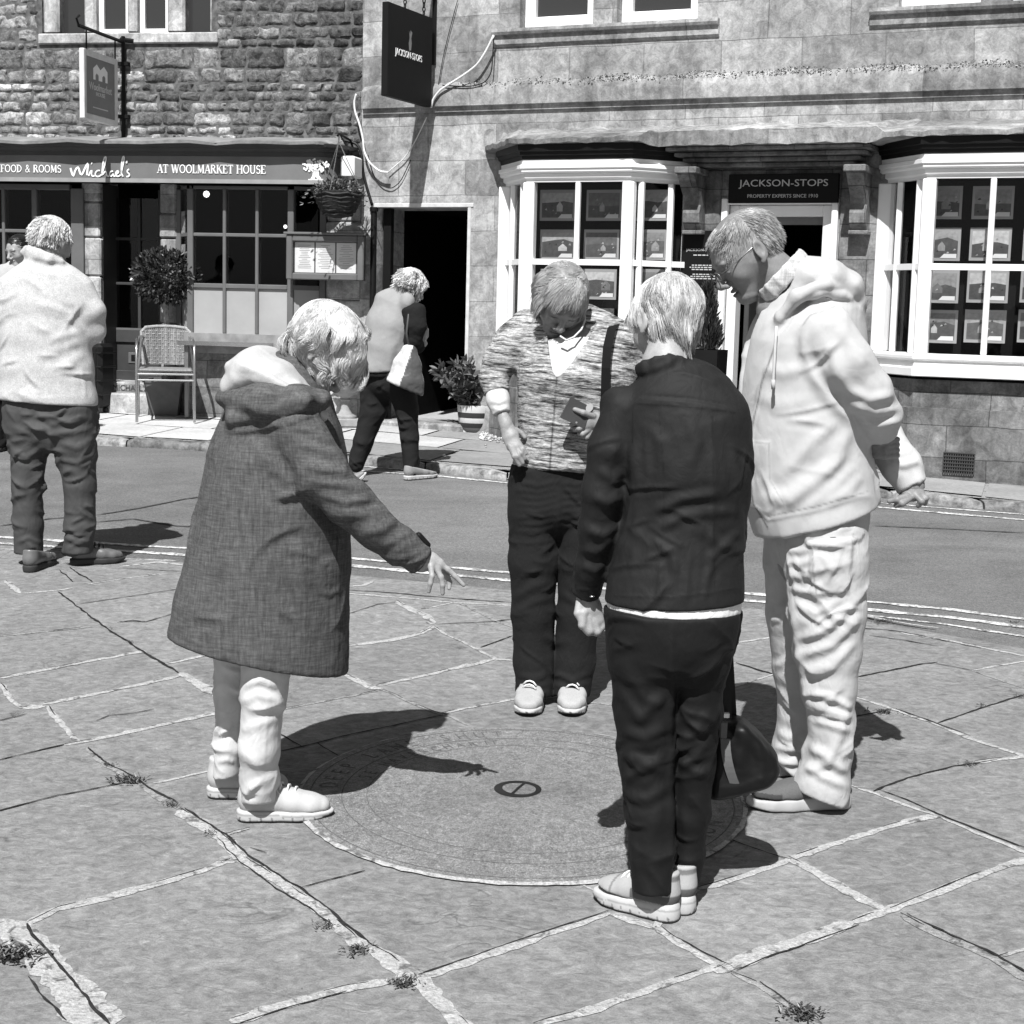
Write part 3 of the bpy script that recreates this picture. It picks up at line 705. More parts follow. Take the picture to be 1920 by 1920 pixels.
# ------------------------------------------------------------------ a small serif alphabet (thick and thin strokes on a unit cap height)
def arc(cx, cy, rx, ry, a0, a1, n=10): return [(cx+rx*math.cos(R(a0+(a1-a0)*i/n)), cy+ry*math.sin(R(a0+(a1-a0)*i/n))) for i in range(n+1)]
TK, TN = .17, .075
def sf(x, y, w=.3): return ([(x-w/2, y), (x+w/2, y)], .07)
GLY = {
 'A': (.82, [([(.08, 0), (.40, 1)], TN), ([(.42, 1), (.72, 0)], TK), ([(.2, .33), (.6, .33)], TN), sf(.08, .03, .24), sf(.72, .03, .3)]),
 'D': (.86, [([(.16, 0), (.16, 1)], TK), (arc(.2, .5, .52, .46, -90, 90, 12), .12), sf(.12, .03), sf(.12, .97)]),
 'E': (.72, [([(.16, 0), (.16, 1)], TK), ([(.16, .97), (.62, .97)], .08), ([(.16, .03), (.66, .03)], .08), ([(.16, .52), (.5, .52)], .08), ([(.62, .97), (.62, .78)], .06), ([(.66, .03), (.66, .24)], .06), sf(.12, .03), sf(.12, .97)]),
 'F': (.66, [([(.16, 0), (.16, 1)], TK), ([(.16, .97), (.6, .97)], .08), ([(.16, .52), (.48, .52)], .08), ([(.6, .97), (.6, .76)], .06), sf(.16, .03, .36), sf(.12, .97)]),
 'H': (.92, [([(.16, 0), (.16, 1)], TK), ([(.74, 0), (.74, 1)], TK), ([(.16, .52), (.74, .52)], TN), sf(.16, .03), sf(.16, .97), sf(.74, .03), sf(.74, .97)]),
 'K': (.86, [([(.16, 0), (.16, 1)], TK), ([(.66, 1), (.22, .45)], TN), ([(.36, .6), (.74, 0)], TK), sf(.16, .03), sf(.16, .97), sf(.68, .97, .26), sf(.74, .03, .26)]),
 'L': (.68, [([(.16, 0), (.16, 1)], TK), ([(.16, .03), (.6, .03)], .08), ([(.6, .03), (.62, .26)], .06), sf(.16, .97), sf(.12, .03)]),
 'M': (1.04, [([(.14, 0), (.16, 1)], TN), ([(.18, 1), (.5, .1)], TK), ([(.5, .1), (.82, 1)], TN), ([(.86, 0), (.84, 1)], TK), sf(.14, .03, .24), sf(.86, .03)]),
 'N': (.9, [([(.16, 0), (.16, 1)], TN), ([(.16, 1), (.74, 0)], TK), ([(.74, 0), (.74, 1)], TN), sf(.16, .03, .26), sf(.74, .97, .26)]),
 'O': (.92, [(arc(.44, .5, .36, .46, 0, 360, 20), .12)]),
 'R': (.84, [([(.16, 0), (.16, 1)], TK), (arc(.3, .75, .3, .22, -90, 90, 8), .11), ([(.16, .97), (.3, .97)], .08), ([(.16, .53), (.3, .53)], .08), ([(.4, .53), (.74, 0)], TK), sf(.14, .03), sf(.76, .03, .2)]),
 'S': (.66, [(arc(.32, .73, .22, .22, 20, 250, 9)+arc(.32, .27, .24, .24, 90, -160, 9), .12)]),
 'T': (.78, [([(.38, 0), (.38, 1)], TK), ([(.04, .97), (.72, .97)], .08), ([(.04, .97), (.04, .76)], .06), ([(.72, .97), (.72, .76)], .06), sf(.38, .03, .34)]),
 'U': (.88, [([(.16, 1), (.16, .3)]+arc(.42, .3, .26, .28, 180, 360, 8)+[(.68, .3), (.68, 1)], .12), sf(.16, .97), sf(.68, .97, .26)]),
 'W': (1.12, [([(.08, 1), (.32, 0)], TK), ([(.32, 0), (.54, .9)], TN), ([(.54, .9), (.78, 0)], TK), ([(.78, 0), (1.02, 1)], TN), sf(.08, .97), sf(.54, .97, .2), sf(1.02, .97, .22)]),
 '&': (.86, [([(.76, .02), (.26, .74)]+arc(.38, .8, .14, .16, 190, -20, 7)+[(.46, .62), (.2, .38)]+arc(.34, .24, .22, .22, 140, 330, 8)+[(.7, .5)], .10)]),
 ' ': (.42, []),
}
def stroke2d(mb, pts, wd, f, y, m=0):
    """flat stroke of a given width; f maps (u, v) to (x, z)"""
    q = [Vector((f(*p)[0], f(*p)[1], 0)) for p in pts]; n = len(q); vs = []
    for i, p in enumerate(q):
        t = q[min(i+1, n-1)]-q[max(i-1, 0)]; t = t.normalized() if t.length > 1e-9 else Vector((1, 0, 0)); sd = Vector((-t.y, t.x, 0))*wd/2
        vs += [(p.x+sd.x, y, p.y+sd.y), (p.x-sd.x, y, p.y-sd.y)]
    mb.add(vs, [(2*i, 2*i+1, 2*i+3, 2*i+2) for i in range(n-1)], m)
def serif_text(mb, body, x, z, height, width, y, m=0):
    tot = sum(GLY[c][0] for c in body); k = width/tot; cx = x-width/2
    for ch in body:
        adv, st = GLY[ch]
        for i, (pts, wd) in enumerate(st):
            stroke2d(mb, pts, wd*(k+height)/2, lambda u, v: (cx+u*k, z-height/2+v*height), y-.0004*i, m)
        cx += adv*k

# ================================================================== LEFT: the restaurant
zL0 = gz(13.9, .0)
bl = empty('stone_building', WL.world(0, 0, 0), -WL.phi, 'dark lichen covered rubble stone building with a grey restaurant shopfront', 'building')
zf0, zf1 = WL.z(300, 340, .30), WL.z(300, 292, .30); zc1 = WL.z(300, 264, .34)
sxL = lambda px, n=0.0, py=480: WL.uv(px, py, n)[0]
win = (WL.s(78, 0, 40), WL.s(396, 0, 40), WL.z(240, 62), WL.z(240, 62)+1.25)
# rubble masonry, stone by stone
wm = MB(); jn = MB()
def rubble(mb, s0, s1, z0, z1, holes):
    z = z0
    while z < z1:
        h = rnd.choice((.07, .085, .10, .12, .14, .17)); h = min(h, z1-z+.02); s = s0 + rnd.uniform(-.3, 0)
        while s < s1:
            wd = min(.5, h*rnd.uniform(1.1, 2.9)); a, b = max(s, s0), min(s+wd, s1); s += wd
            if b-a < .05: continue
            if any(a < q[1] and b > q[0] and z < q[3] and z+h > q[2] for q in holes):
                for q in holes:
                    if a < q[1] and b > q[0] and z < q[3] and z+h > q[2]:
                        if a < q[0]: b = q[0]
                        elif b > q[1]: a = q[1]
                        else: a = b
                if b-a < .05: continue
            nx, nz_ = max(4, int((b-a)/.02)), max(4, int(h/.02)); vs = []
            dpt = rnd.uniform(-.001, .009); sd = rnd.randint(0, 999); g = .004
            mb.tone = rnd.choice((.45, .6, .75, .85, 1, 1.25, 1.5))*rnd.uniform(.85, 1.15)
            q = np.array([(a+g+(b-a-2*g)*i/nx, z+g+(h-2*g)*j/nz_, sd) for j in range(nz_+1) for i in range(nx+1)])
            no = vnoise(q*np.array([16, 16, 1]), 3); no2 = vnoise(q*np.array([40, 40, 1]), 4)
            for k, (X, Z, _) in enumerate(q):
                i, j = k % (nx+1), k//(nx+1)
                e = min(i, nx-i, j, nz_-j)
                o = (-.014 if e == 0 else dpt+.005*no[k]+.006*no2[k])
                jx, jz = .016*no2[k]*(1 if e <= 1 else .3), .014*no[k]*(1 if e <= 1 else .3)
                vs.append((X+jx, -o, Z+jz))
            mb.add(vs, [(j*(nx+1)+i, j*(nx+1)+i+1, (j+1)*(nx+1)+i+1, (j+1)*(nx+1)+i) for j in range(nz_) for i in range(nx)], 0)
        z += h
zr0 = zc1+.02; zr1 = WL.z(300, -60)
rubble(wm, -4.9, -.02, zr0, zr1, [(win[0]-.04, win[1]+.04, win[2]-.10, 9)])
wm.tone = 1.0
wall_sheet(wm, -9, 0, zf1-.1, 7.4, [win], .3, 1, 0, -.009)
sharp(wm.build('wall', [M_RUB, M_RUBJ], bl), 60)
rf = MB(); rf.add([(-9.2, -.3, 7.3), (.1, -.3, 7.3), (.1, 4, 10.6), (-9.2, 4, 10.6)], [(0, 1, 2, 3)]); rf.add([(-9, 0, 0), (-9, 4, 0), (-9, 4, 10), (-9, 0, 7.4)], [(0, 1, 2, 3)])
rf.build('roof', M_RUB, bl)
# mullioned window upstairs
mw = MB(); n0 = -.10
sx = [WL.s(v, 0, 40) for v in (78, 108, 155, 178, 238, 254, 310, 345, 396)]
mw.box(win[0]-.03, win[1]+.06, -.02, .28, win[2]-.09, win[2], 0, .01)
for a, b in ((78, 108), (155, 177), (236, 254), (311, 344), (391, 402)):
    mw.box(WL.s(a, 0, 40), WL.s(b, 0, 40), .02, .22, win[2], win[3], 0, .02)
wo = mw.build('window', M_TRIM, bl)
cf = MB(); pn = MB()
for a, b, wh in ((108, 155, 0), (177, 236, 1), (254, 311, 1), (344, 391, 0)):
    A, B = WL.s(a, 0, 40), WL.s(b, 0, 40)
    if wh:
        for bx in ((A, A+.045, win[2], win[3]), (B-.045, B, win[2], win[3]), (A+.045, B-.045, win[2], win[2]+.05)): cf.box(bx[0], bx[1], .09, .14, bx[2], bx[3], 0, .004)
    pn.box(A, B, .12, .126, win[2], win[3])
cf.build('casement_frame', M_WHITE, wo); pn.build('pane', M_PANE, wo)
# shopfront cornice, fascia and curved end
ea, eb = sxL(598, .30, 320), sxL(652, .0, 320)
path = [(-9, .30), (ea, .30)] + [(ea+(eb-ea)*math.sin(R(t)), .30*math.cos(R(t))) for t in (15, 30, 45, 60, 75, 90)]
fm = MB(); sweep(fm, path, [(-.2, zf0), (.0, zf0), (.0, zf1), (-.2, zf1)])
fo = sharp(fm.build('fascia', M_FASC, bl), 30)
tm = MB(); sweep(tm, path, [(-.02, zf0-.012), (.012, zf0-.012), (.012, zf0+.022), (.0, zf0+.022), (-.02, zf0+.022)])
tm.build('moulding', plain('pale trim', .26, .5, .3), fo)
cm = MB()
hgt = zc1-zf1
sweep(cm, path, [(-.2, zf1), (.012, zf1+.001), (.012, zf1+.03), (.03, zf1+.04), (.04, zf1+hgt*.5), (.09, zf1+hgt*.62), (.10, zf1+hgt*.82), (-.2, zf1+hgt*.84)], 0)
cm.build('cornice', M_GREYD, bl)
ld = MB(); lp = []
for (a, n), (b, n2) in zip(path, path[1:]):
    k = 40 if b-a > 1 else 3
    lp += [(a+(b-a)*i/k, n+(n2-n)*i/k) for i in range(k)]
lp = [p for p in lp if p[0] > -5.2]+[path[-1]]
rings = []
for i, (a, n) in enumerate(lp):
    e = .012*math.sin(a*7)+.012*math.sin(a*17.3)+rnd.uniform(-.006, .006); z = zf1+hgt*.86
    rings.append([(a, -n-.115-e, z-.014+e*.5), (a, -n-.118-e, z+.010+e*.6), (a, -n-.04, z+.03+e*.4), (a, .02, z+.085+e*.5), (a, .02, z-.014)])
ld.loft(rings); sharp(ld.build('lead_flashing', M_LEAD, bl), 40)
# lettering on the fascia
lt = MB(); yl = -.3055
fz = lambda px, py: WL.uv(px, py, .305)
x, z = fz(52, 316); serif_text(lt, 'N FOOD & ROOMS', WL.s(50, .305, 316), z, fz(60, 308)[1]-fz(60, 322)[1], WL.s(116, .305, 316)-WL.s(-14, .305, 316), yl)
lt.build('lettering', M_SIGNW, fo); lt = MB()
x, z = fz(396, 317); serif_text(lt, 'AT WOOLMARKET HOUSE', x, z, fz(396, 309)[1]-fz(396, 325)[1], WL.s(498, .305, 316)-WL.s(294, .305, 316), yl)
lt.build('lettering', M_SIGNW, fo)
sc_ = MB()
MICH = [([(132, 314), (134, 322), (138, 333), (140, 320), (147, 311), (149, 322), (153, 330), (158, 318), (166, 302), (164, 318), (163, 330)], .017),
        ([(166, 331), (169, 322), (173, 318), (171, 326), (173, 331), (178, 329)], .013), ([(171, 306), (173, 307)], .016),
        ([(188, 320), (183, 319), (178, 325), (180, 331), (186, 331), (191, 327)], .012), ([(190, 330), (195, 315), (200, 297), (198, 292), (194, 300), (192, 318), (191, 331), (196, 322), (200, 321), (200, 331), (205, 330)], .012),
        ([(213, 321), (207, 321), (205, 328), (209, 332), (213, 324), (213, 331), (217, 330)], .012), ([(216, 328), (223, 324), (222, 319), (217, 323), (217, 330), (223, 331), (227, 327)], .012),
        ([(227, 328), (232, 305), (234, 294), (231, 292), (228, 306), (228, 328), (232, 331)], .012), ([(239, 300), (237, 307)], .014), ([(243, 317), (239, 319), (239, 323), (244, 327), (242, 331), (237, 331)], .012)]
for i, (pts, wd) in enumerate(MICH):
    pp = []
    for (a, b), (c, d) in zip(pts, pts[1:]): pp += [(a, b), ((a+c)/2, (b+d)/2)]
    pp.append(pts[-1]); pp = [((pp[max(j-1, 0)][0]+2*pp[j][0]+pp[min(j+1, len(pp)-1)][0])/4, (pp[max(j-1, 0)][1]+2*pp[j][1]+pp[min(j+1, len(pp)-1)][1])/4) for j in range(len(pp))]
    stroke2d(sc_, pp, wd, lambda u, v: fz(u, v), yl-.0006*i)
sc_.build('script_lettering', M_SIGNW, fo)
tr = MB()
for pts, wd in ([((585, 337), (589, 330), (590, 320)), .03], [((600, 337), (595, 330), (594, 318)), .03], [((590, 324), (580, 314)), .014], [((594, 322), (604, 312)), .014], [((592, 322), (592, 308)), .014], [((578, 337), (606, 337)), .012]):
    stroke2d(tr, pts, wd, lambda u, v: fz(u, v), yl)
for k in range(95):
    a = rnd.uniform(0, 2*math.pi); q = math.sqrt(rnd.random()); u, v = 592+25*q*math.cos(a), 311+13*q*math.sin(a)-.0
    if v > 318 and abs(u-592) < 10: continue
    X, Z = fz(u, v); rr = rnd.uniform(.006, .012); n_ = 7
    tr.add([(X+rr*math.cos(6.283*i/n_), yl-.0003*k/10, Z+rr*math.sin(6.283*i/n_)) for i in range(n_)], [tuple(range(n_))])
tr.build('tree_emblem', M_SIGNW, fo)
# piers and ground floor
zb = .35
for a, b, n in ((156, 192, .03), (300, 333, .02), (612, 694, .03)):
    pm = MB()
    A, B = sxL(a), sxL(b)
    z = zb
    while z < zf0+.05:
        h = rnd.uniform(.2, .34); pm.box(A+rnd.uniform(0, .012), B-rnd.uniform(0, .012), -n-rnd.uniform(-.008, .012), .34, z, min(z+h-.006, zf0+.06), 0, .014); z += h
    pm.build('pier', M_ASH, bl)
# dark room behind the shop windows
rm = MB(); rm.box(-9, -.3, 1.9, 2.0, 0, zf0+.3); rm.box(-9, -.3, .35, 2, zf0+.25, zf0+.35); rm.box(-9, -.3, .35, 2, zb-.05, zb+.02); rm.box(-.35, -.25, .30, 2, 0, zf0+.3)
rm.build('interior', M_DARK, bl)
sf_ = MB(); sf_.box(-9, -.2, -.22, .05, zf0-.004, zf0+.03); sf_.build('soffit', M_DARK, bl)
# bowed window
n1 = .14
def bow(s_):  # depth of the bow along the front
    return n1
sw = MB(); gp = MB(); lpn = MB(); sl_ = MB()
zt, zm, zl, zs = WL.z(450, 354, n1), WL.z(450, 441, n1), WL.z(450, 537, n1), WL.z(450, 626, n1)
xa, x0, x1, x2, x3, xb = sxL(335), sxL(357, n1), sxL(421, n1), sxL(482, n1), sxL(545, n1), sxL(612)
def post(mb, s_, n, wd, z0, z1, dp=.06): mb.box(s_-wd/2, s_+wd/2, -n-.012, -n+dp, z0, z1, 0, .006)
zP = WL.z(450, 650, n1)
post(sw, x0, n1, .055, zP, zt); post(sw, x3, n1, .055, zP, zt); post(sw, x1, n1, .03, zs, zt); post(sw, x2, n1, .03, zs, zt)
post(sw, xa, 0, .05, zP, zt); post(sw, xb-.03, 0, .06, zP, zt)
for z, h in ((zt+.01, .03), (zm, .03), (zl, .04)):
    sw.box(x0+.028, x3-.028, -n1-.008, -n1+.04, z-h/2, z+h/2, 0, .005)
for (a, na, b, nb) in ((xa+.025, 0, x0-.028, n1), (x3+.028, n1, xb-.06, 0)):
    for z, h in ((zt+.01, .03), (zm, .03), (zl, .04)):
        sw.add([(a, -na-.008, z-h/2), (b, -nb-.008, z-h/2), (b, -nb-.008, z+h/2), (a, -na-.008, z+h/2), (a, -na+.04, z-h/2), (b, -nb+.04, z-h/2), (b, -nb+.04, z+h/2), (a, -na+.04, z+h/2)], [(0, 1, 2, 3), (4, 7, 6, 5), (0, 4, 5, 1), (3, 2, 6, 7)])
    gp.add([(a, -na+.02, zl), (b, -nb+.02, zl), (b, -nb+.02, zt), (a, -na+.02, zt)], [(0, 1, 2, 3)])
    lpn.add([(a, -na+.015, zP), (b, -nb+.015, zP), (b, -nb+.015, zl), (a, -na+.015, zl)], [(0, 1, 2, 3)])
gp.add([(x0, -n1+.015, zl), (x3, -n1+.015, zl), (x3, -n1+.015, zt), (x0, -n1+.015, zt)], [(0, 1, 2, 3)])
lpn.add([(x0, -n1+.012, zP), (x3, -n1+.012, zP), (x3, -n1+.012, zl), (x0, -n1+.012, zl)], [(0, 1, 2, 3)])
swo = sw.build('shop_window', M_GREYP, bl); gp.build('glass', M_GLASS, swo); lpn.build('lower_panel', M_PANEL, swo)
zS = WL.z(450, 648, n1)
sl_.prism([(xa-.03, 0.1), (xa-.03, -.03), (x0-.03, -n1-.07), (x3+.03, -n1-.07), (xb, -.03), (xb, .1)], zS-.07, zs, 0)
sl_.build('sill', plain('sill paint', .24, .6, .3, var=.25, vs=12), swo)
bm_ = MB(); bm_.prism([(xa-.05, .1), (xa-.05, 0), (x0-.02, -n1-.01), (x3+.02, -n1-.01), (xb, 0), (xb, .1)], zb, zS-.072)
bm_.build('plinth', M_BLOCK, bl)
# notices in the narrow left light
nt_ = MB()
for y0, y1 in ((396, 438), (458, 476)):
    a, z0_ = WL.uv(338, y1, .04); b, z1_ = WL.uv(349, y0, .08)
    nt_.add([(a, -.02, z0_), (b, -.10, z0_), (b, -.10, z1_), (a, -.02, z1_)], [(0, 1, 2, 3)])
nt_.build('notice', plain('window notice', .22, .7, .2, var=.7, vs=60), swo)
# left shop window beside the stone pier
lw = MB(); lg = MB()
zt2, zm2, zl2 = WL.z(40, 352, .05), WL.z(40, 433, .05), WL.z(40, 560, .05)
A = sxL(132, .05)
for px, wd in ((-90, .03), (-42, .03), (8, .03), (66, .05), (146, .12)): post(lw, sxL(px, .05), .05, wd, zb, zt2)
for z, h in ((zt2+.01, .05), (zm2, .03), (zl2, .04)): lw.box(sxL(-200, .05), A, -.058, 0, z-h/2, z+h/2, 0, .005)
lwo = lw.build('shop_window', M_GREYP, bl)
lg.add([(-9, -.03, zl2), (A, -.03, zl2), (A, -.03, zt2), (-9, -.03, zt2)], [(0, 1, 2, 3)]); lg.build('glass', M_GLASS, lwo)
lq = MB(); lq.box(-9, A, -.03, .1, zb, zl2); lq.build('lower_panel', M_GREYP, lwo)
# door in its recess
nd = -.28
dm = MB(); dA, dB = sxL(205, nd), sxL(306, nd); dz0, dz1 = WL.z(250, 715, nd), WL.z(250, 356, nd)
gA, gB, gz0, gz1 = sxL(218, nd), sxL(298, nd), WL.z(250, 618, nd), WL.z(250, 372, nd)
dm.box(dA, gA, -nd-.02, -nd+.03, dz0, dz1, 0, .004); dm.box(gB, dB, -nd-.02, -nd+.03, dz0, dz1, 0, .004)
dm.box(gA, gB, -nd-.02, -nd+.03, dz0, WL.z(250, 695, nd), 0, .004); dm.box(gA, gB, -nd-.02, -nd+.03, WL.z(250, 642, nd), gz0, 0, .004)
dm.box(gA, gB, -nd, -nd+.02, WL.z(250, 695, nd), WL.z(250, 642, nd))
c_ = sxL(262, nd); dm.box(c_-.014, c_+.014, -nd-.015, -nd+.02, gz0, gz1, 0, .003)
for py in (448, 532): z = WL.z(250, py, nd); dm.box(gA, gB, -nd-.013, -nd+.02, z-.012, z+.012, 0, .003)
dm.box(gA, gB, -nd-.018, -nd+.02, gz0-.002, gz0+.014, 1); dm.box(dA-.05, dA-.006, -nd-.06, -nd+.05, dz0, dz1, 0, .004)
do = dm.build('door', [M_GREYD, M_GREYP], bl)
dg = MB(); dg.box(gA, gB, -nd+.002, -nd+.006, gz0, gz1); dg.build('glass', M_GLASS, do)
lb = MB(); a, z0_ = WL.uv(241, 681, nd); b, z1_ = WL.uv(283, 662, nd); lb.box(a, b, -nd-.008, -nd+.004, z0_, z1_, 0, .004); lb.box(a+.03, b-.03, -nd-.012, -nd-.006, z0_+.02, z1_-.02, 1, .002); lb.build('letterbox', [M_GREYP, M_BLACK], do)
st = MB(); st.box(sxL(192), sxL(303), -.06, .5, zb, WL.z(250, 716, .0), 0, .015); st.box(sxL(186), sxL(330), -.16, -.062, zb, WL.z(250, 738, .15), 0, .015)
put_text(st, "MICHAEL'S", sxL(244, .06, 727), WL.z(244, 727, .06), .05, .32, -.0625, 1)
st.build('door_step', [M_ASH, M_CRACK2], bl)
dk = MB(); dk.box(sxL(302), sxL(302)+.02, .02, .34, zb, zf0); dk.box(sxL(192)-.02, sxL(192), .02, .34, zb, zf0); dk.build('door_reveal', M_GREYD, bl)
for nm, px, py, dpt, rr, lab in (('globe_lamp', 387, 364, .5, .030, 'round white globe lamp glowing at the top of the restaurant window'), ('candle_lamp', 535, 425, .9, .018, 'small dim lamp glowing behind the right panes of the restaurant window')):
    a, z = WL.uv(px, py, -dpt); g = MB(); g.lathe([(.001, -rr), (rr*.7, -rr*.7), (rr, 0), (rr*.7, rr*.7), (.001, rr)], (0, 0, 0), 14)
    o = g.build(nm, M_LAMP, None, True); o.location = WL.world(a, -dpt, z); tag(o, lab, 'lamp')

# ================================================================== RIGHT: the estate agent
br_ = empty('stone_building', WR.world(0, 0, 0), -WR.phi, 'pale limestone ashlar building with two white bay windows', 'building')
ND = .42; CT = .37
sR = lambda px, n=0.0, py=420: WR.uv(px, py, n)[0]
b1 = (sR(985, ND), sR(1180, ND)); b2 = (sR(1733, ND), sR(1733, ND)+1.36)
z_fr1, z_fr0, z_hd, z_tr = WR.z(1050, 300, ND), WR.z(1050, 325, ND), WR.z(1050, 336, ND), WR.z(1050, 491, ND)
z_st, z_sb = WR.z(1760, 664, ND), WR.z(1760, 707, ND)
dr = (sR(705), sR(877), .3, WR.z(790, 388))
sd = (sR(1366), sR(1560), .3, WR.z(1460, 384))
upA = (sR(975, 0, 20), sR(1112, 0, 20), WR.z(1040, 50), WR.z(1040, 50)+1.5); upB = (sR(1157, 0, 20), sR(1308, 0, 20), WR.z(1040, 50), WR.z(1040, 50)+1.5)
upC = (sR(1685, 0, 10), sR(1840, 0, 10), WR.z(1760, 10), WR.z(1760, 10)+1.5); upD = (upC[1]+.2, upC[1]+.9, upC[2], upC[3])
o1 = (b1[0]-CT+.05, b1[1]+CT-.05, z_st-.05, z_fr1); o2 = (b2[0]-CT+.05, b2[1]+CT-.05, z_st-.05, z_fr1)
zM = WR.z(1460, 262)
wm = MB(); wall_sheet(wm, -.02, 9, zM, 7.0, [upA, upB, upC, upD], .22, 0, 0)
wall_sheet(wm, -.02, sR(925), -.2, zM, [dr], .5, 0, 0)
wall_sheet(wm, sR(925), 9, -.2, zM, [o1, o2, sd], .3, 0, 0)
wm.build('wall', M_ASH, br_)
rf = MB(); rf.add([(-.1, -.3, 6.95), (9.2, -.3, 6.95), (9.2, 4, 10), (-.1, 4, 10)], [(0, 1, 2, 3)]); rf.add([(9, 0, 0), (9, 4, 0), (9, 4, 10), (9, 0, 7)], [(0, 1, 2, 3)]); rf.add([(-.02, 0, 2), (-.02, 4, 2), (-.02, 4, 10), (-.02, 0, 7)], [(0, 1, 2, 3)])
rf.build('roof', M_RUB, br_)
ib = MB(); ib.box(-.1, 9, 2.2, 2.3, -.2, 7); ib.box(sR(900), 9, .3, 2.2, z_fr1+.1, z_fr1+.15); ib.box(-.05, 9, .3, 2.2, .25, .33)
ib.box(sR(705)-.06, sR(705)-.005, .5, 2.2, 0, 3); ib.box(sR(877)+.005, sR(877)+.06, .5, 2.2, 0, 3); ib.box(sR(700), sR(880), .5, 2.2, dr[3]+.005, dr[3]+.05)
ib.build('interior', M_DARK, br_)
# open passage door leaf and threshold
pd = MB(); pd.box(sR(778, -.9), sR(778, -.9)+.035, .55, 1.4, .3, dr[3]-.02, 0, .004); pd.box(sR(708), sR(722), .10, .16, .3, dr[3]-.005, 0, .004)
pd.build('door', M_BLACK, br_)
th = MB(); th.box(dr[0], dr[1], -.03, .5, .2, WR.z(800, 792, 0), 0, .02); th.build('threshold', M_TRIM, br_)
hd = MB(); hd.box(dr[0]-.02, dr[1]+.05, -.008, .05, dr[3]-.004, dr[3]+.03, 0, .004); hd.box(dr[1]-.001, dr[1]+.03, -.008, .05, .3, dr[3]-.006, 0, .004); hd.build('architrave', plain('pale edge', .5, .8, .2, var=.2), br_)
# string course
zs0, zs1 = WR.z(668, 210, .05), WR.z(668, 168, .05)
sc2 = MB(); hh = zs1-zs0
rings = []
for i in range(260):
    a = .0+9*i/259; e = .012*math.sin(a*9)+rnd.uniform(-.008, .008); e2 = rnd.uniform(-.012, .016)
    rings.append([(a, .02, zs0-.02), (a, -.022, zs0-.018), (a, -.024, zs0+.020), (a, -.05, zs0+.026), (a, -.054, zs0+hh*.55), (a, -.05+e*.2, zs0+hh*.9+e*.3), (a, -.035+e*.4, zs0+hh*1.02+e2), (a, .02, zs0+hh*1.25+e)])
sc2.loft(rings); sharp(sc2.build('string_course', M_LEDGE, br_), 45)
# moss along the top of the string course
ms = MB()
for k in range(2600):
    a = rnd.uniform(.9, 7) if rnd.random() < .8 else rnd.uniform(2.0, 5)
    c = Vector((a, -.03+rnd.uniform(-.03, .025), zs0+hh*1.04+rnd.uniform(-.02, .03)+.012*math.sin(a*9)))
    r = rnd.uniform(.004, .013); ms.tone = rnd.choice((.5, .8, 1, 1.6, 3.0, 4.5))
    vv = [c+Vector((rnd.uniform(-1, 1), rnd.uniform(-1, 1), rnd.uniform(-.6, .9)))*r for _ in range(4)]
    ms.add(vv, [(0, 1, 2), (0, 2, 3), (0, 3, 1), (1, 3, 2)])
tag(ms.build('moss', plain('dry moss', .10, .95, .1, tone=True), br_), kind='stuff')
# upstairs sashes with their stone sills
def sash(q, sub):
    f = MB(); p = MB(); y = .10
    f.box(q[0], q[0]+.09, y, y+.08, q[2], q[3], 0, .006); f.box(q[1]-.09, q[1], y, y+.08, q[2], q[3], 0, .006); f.box(q[0]+.09, q[1]-.09, y, y+.08, q[2], q[2]+.10, 0, .006)
    f.box(q[0]+.09, q[1]-.09, y+.02, y+.08, q[2]+.72, q[2]+.77, 0, .006)
    wo = f.build('window', M_WHITE, br_); p.box(q[0]+.09, q[1]-.09, y+.05, y+.055, q[2]+.1, q[3]); p.build('pane', M_PANE, wo)
for q in (upA, upB, upC, upD): sash(q, 0)
for a, b, q in ((sR(922, .05, 60), sR(1346, .05, 40), upA), (sR(1630, .05, 20), 8.0, upC)):
    s2 = MB(); z = q[2]
    sweep(s2, [(a, 0), (b, 0)], [(-.25, z-.002), (.055, z-.004), (.06, z-.03), (.05, z-.05), (.026, z-.055), (.024, z-.12), (.008, z-.14), (-.25, z-.14)])
    s2.build('window_sill', M_LEDGE, br_)
# stone ledge that steps round the bays and over the door
zl1, zl0 = WR.z(1050, 262, .52), WR.z(1050, 268, .52)
hoodA, hoodB = sR(1232, .40, 270), sR(1640, .40, 270)
lpth = [(b1[0]-CT-.18, 0), (b1[0]-.10, ND+.10), (b1[1]+.10, ND+.10), (hoodA, .36), (hoodB, .36), (b2[0]-.10, ND+.10), (b2[1]+.10, ND+.10), (b2[1]+CT+.2, 0)]
full = []
for (a, n), (b, n2) in zip(lpth, lpth[1:]):
    k = max(2, int(math.hypot(b-a, n2-n)/.07)); full += [(a+(b-a)*i/k, n+(n2-n)*i/k) for i in range(k)]
full.append(lpth[-1])
lg_ = MB(); rings = []
for i, (a, n) in enumerate(full):
    e = .010*math.sin(i*.9)+.010*math.sin(i*2.3+1)+rnd.uniform(-.006, .006)
    inhood = hoodA-.05 < a < hoodB+.05
    th_ = .085 if inhood else .035
    rings.append([(a, -n+.0, zl0-.002+(-.02 if inhood else 0)), (a, -n-.02-e, zl0+e*.4+(-.02 if inhood else 0)), (a, -n-.022-e, zl0+th_+e*.5), (a, -n+.12, zl0+th_+.04), (a, .02, zl0+.17+e), (a, .02, zl0-.02)])
lg_.loft(rings); sharp(lg_.build('ledge', M_LEDGE, br_), 40)
hb = MB(); zh = zl0-.022
for k in range(4):
    hb.box(hoodA+.04+.05*k, hoodB-.04-.05*k, -.33+.06*k, .0, zh-.035*(k+1), zh-.035*k-.002, 0, .008)
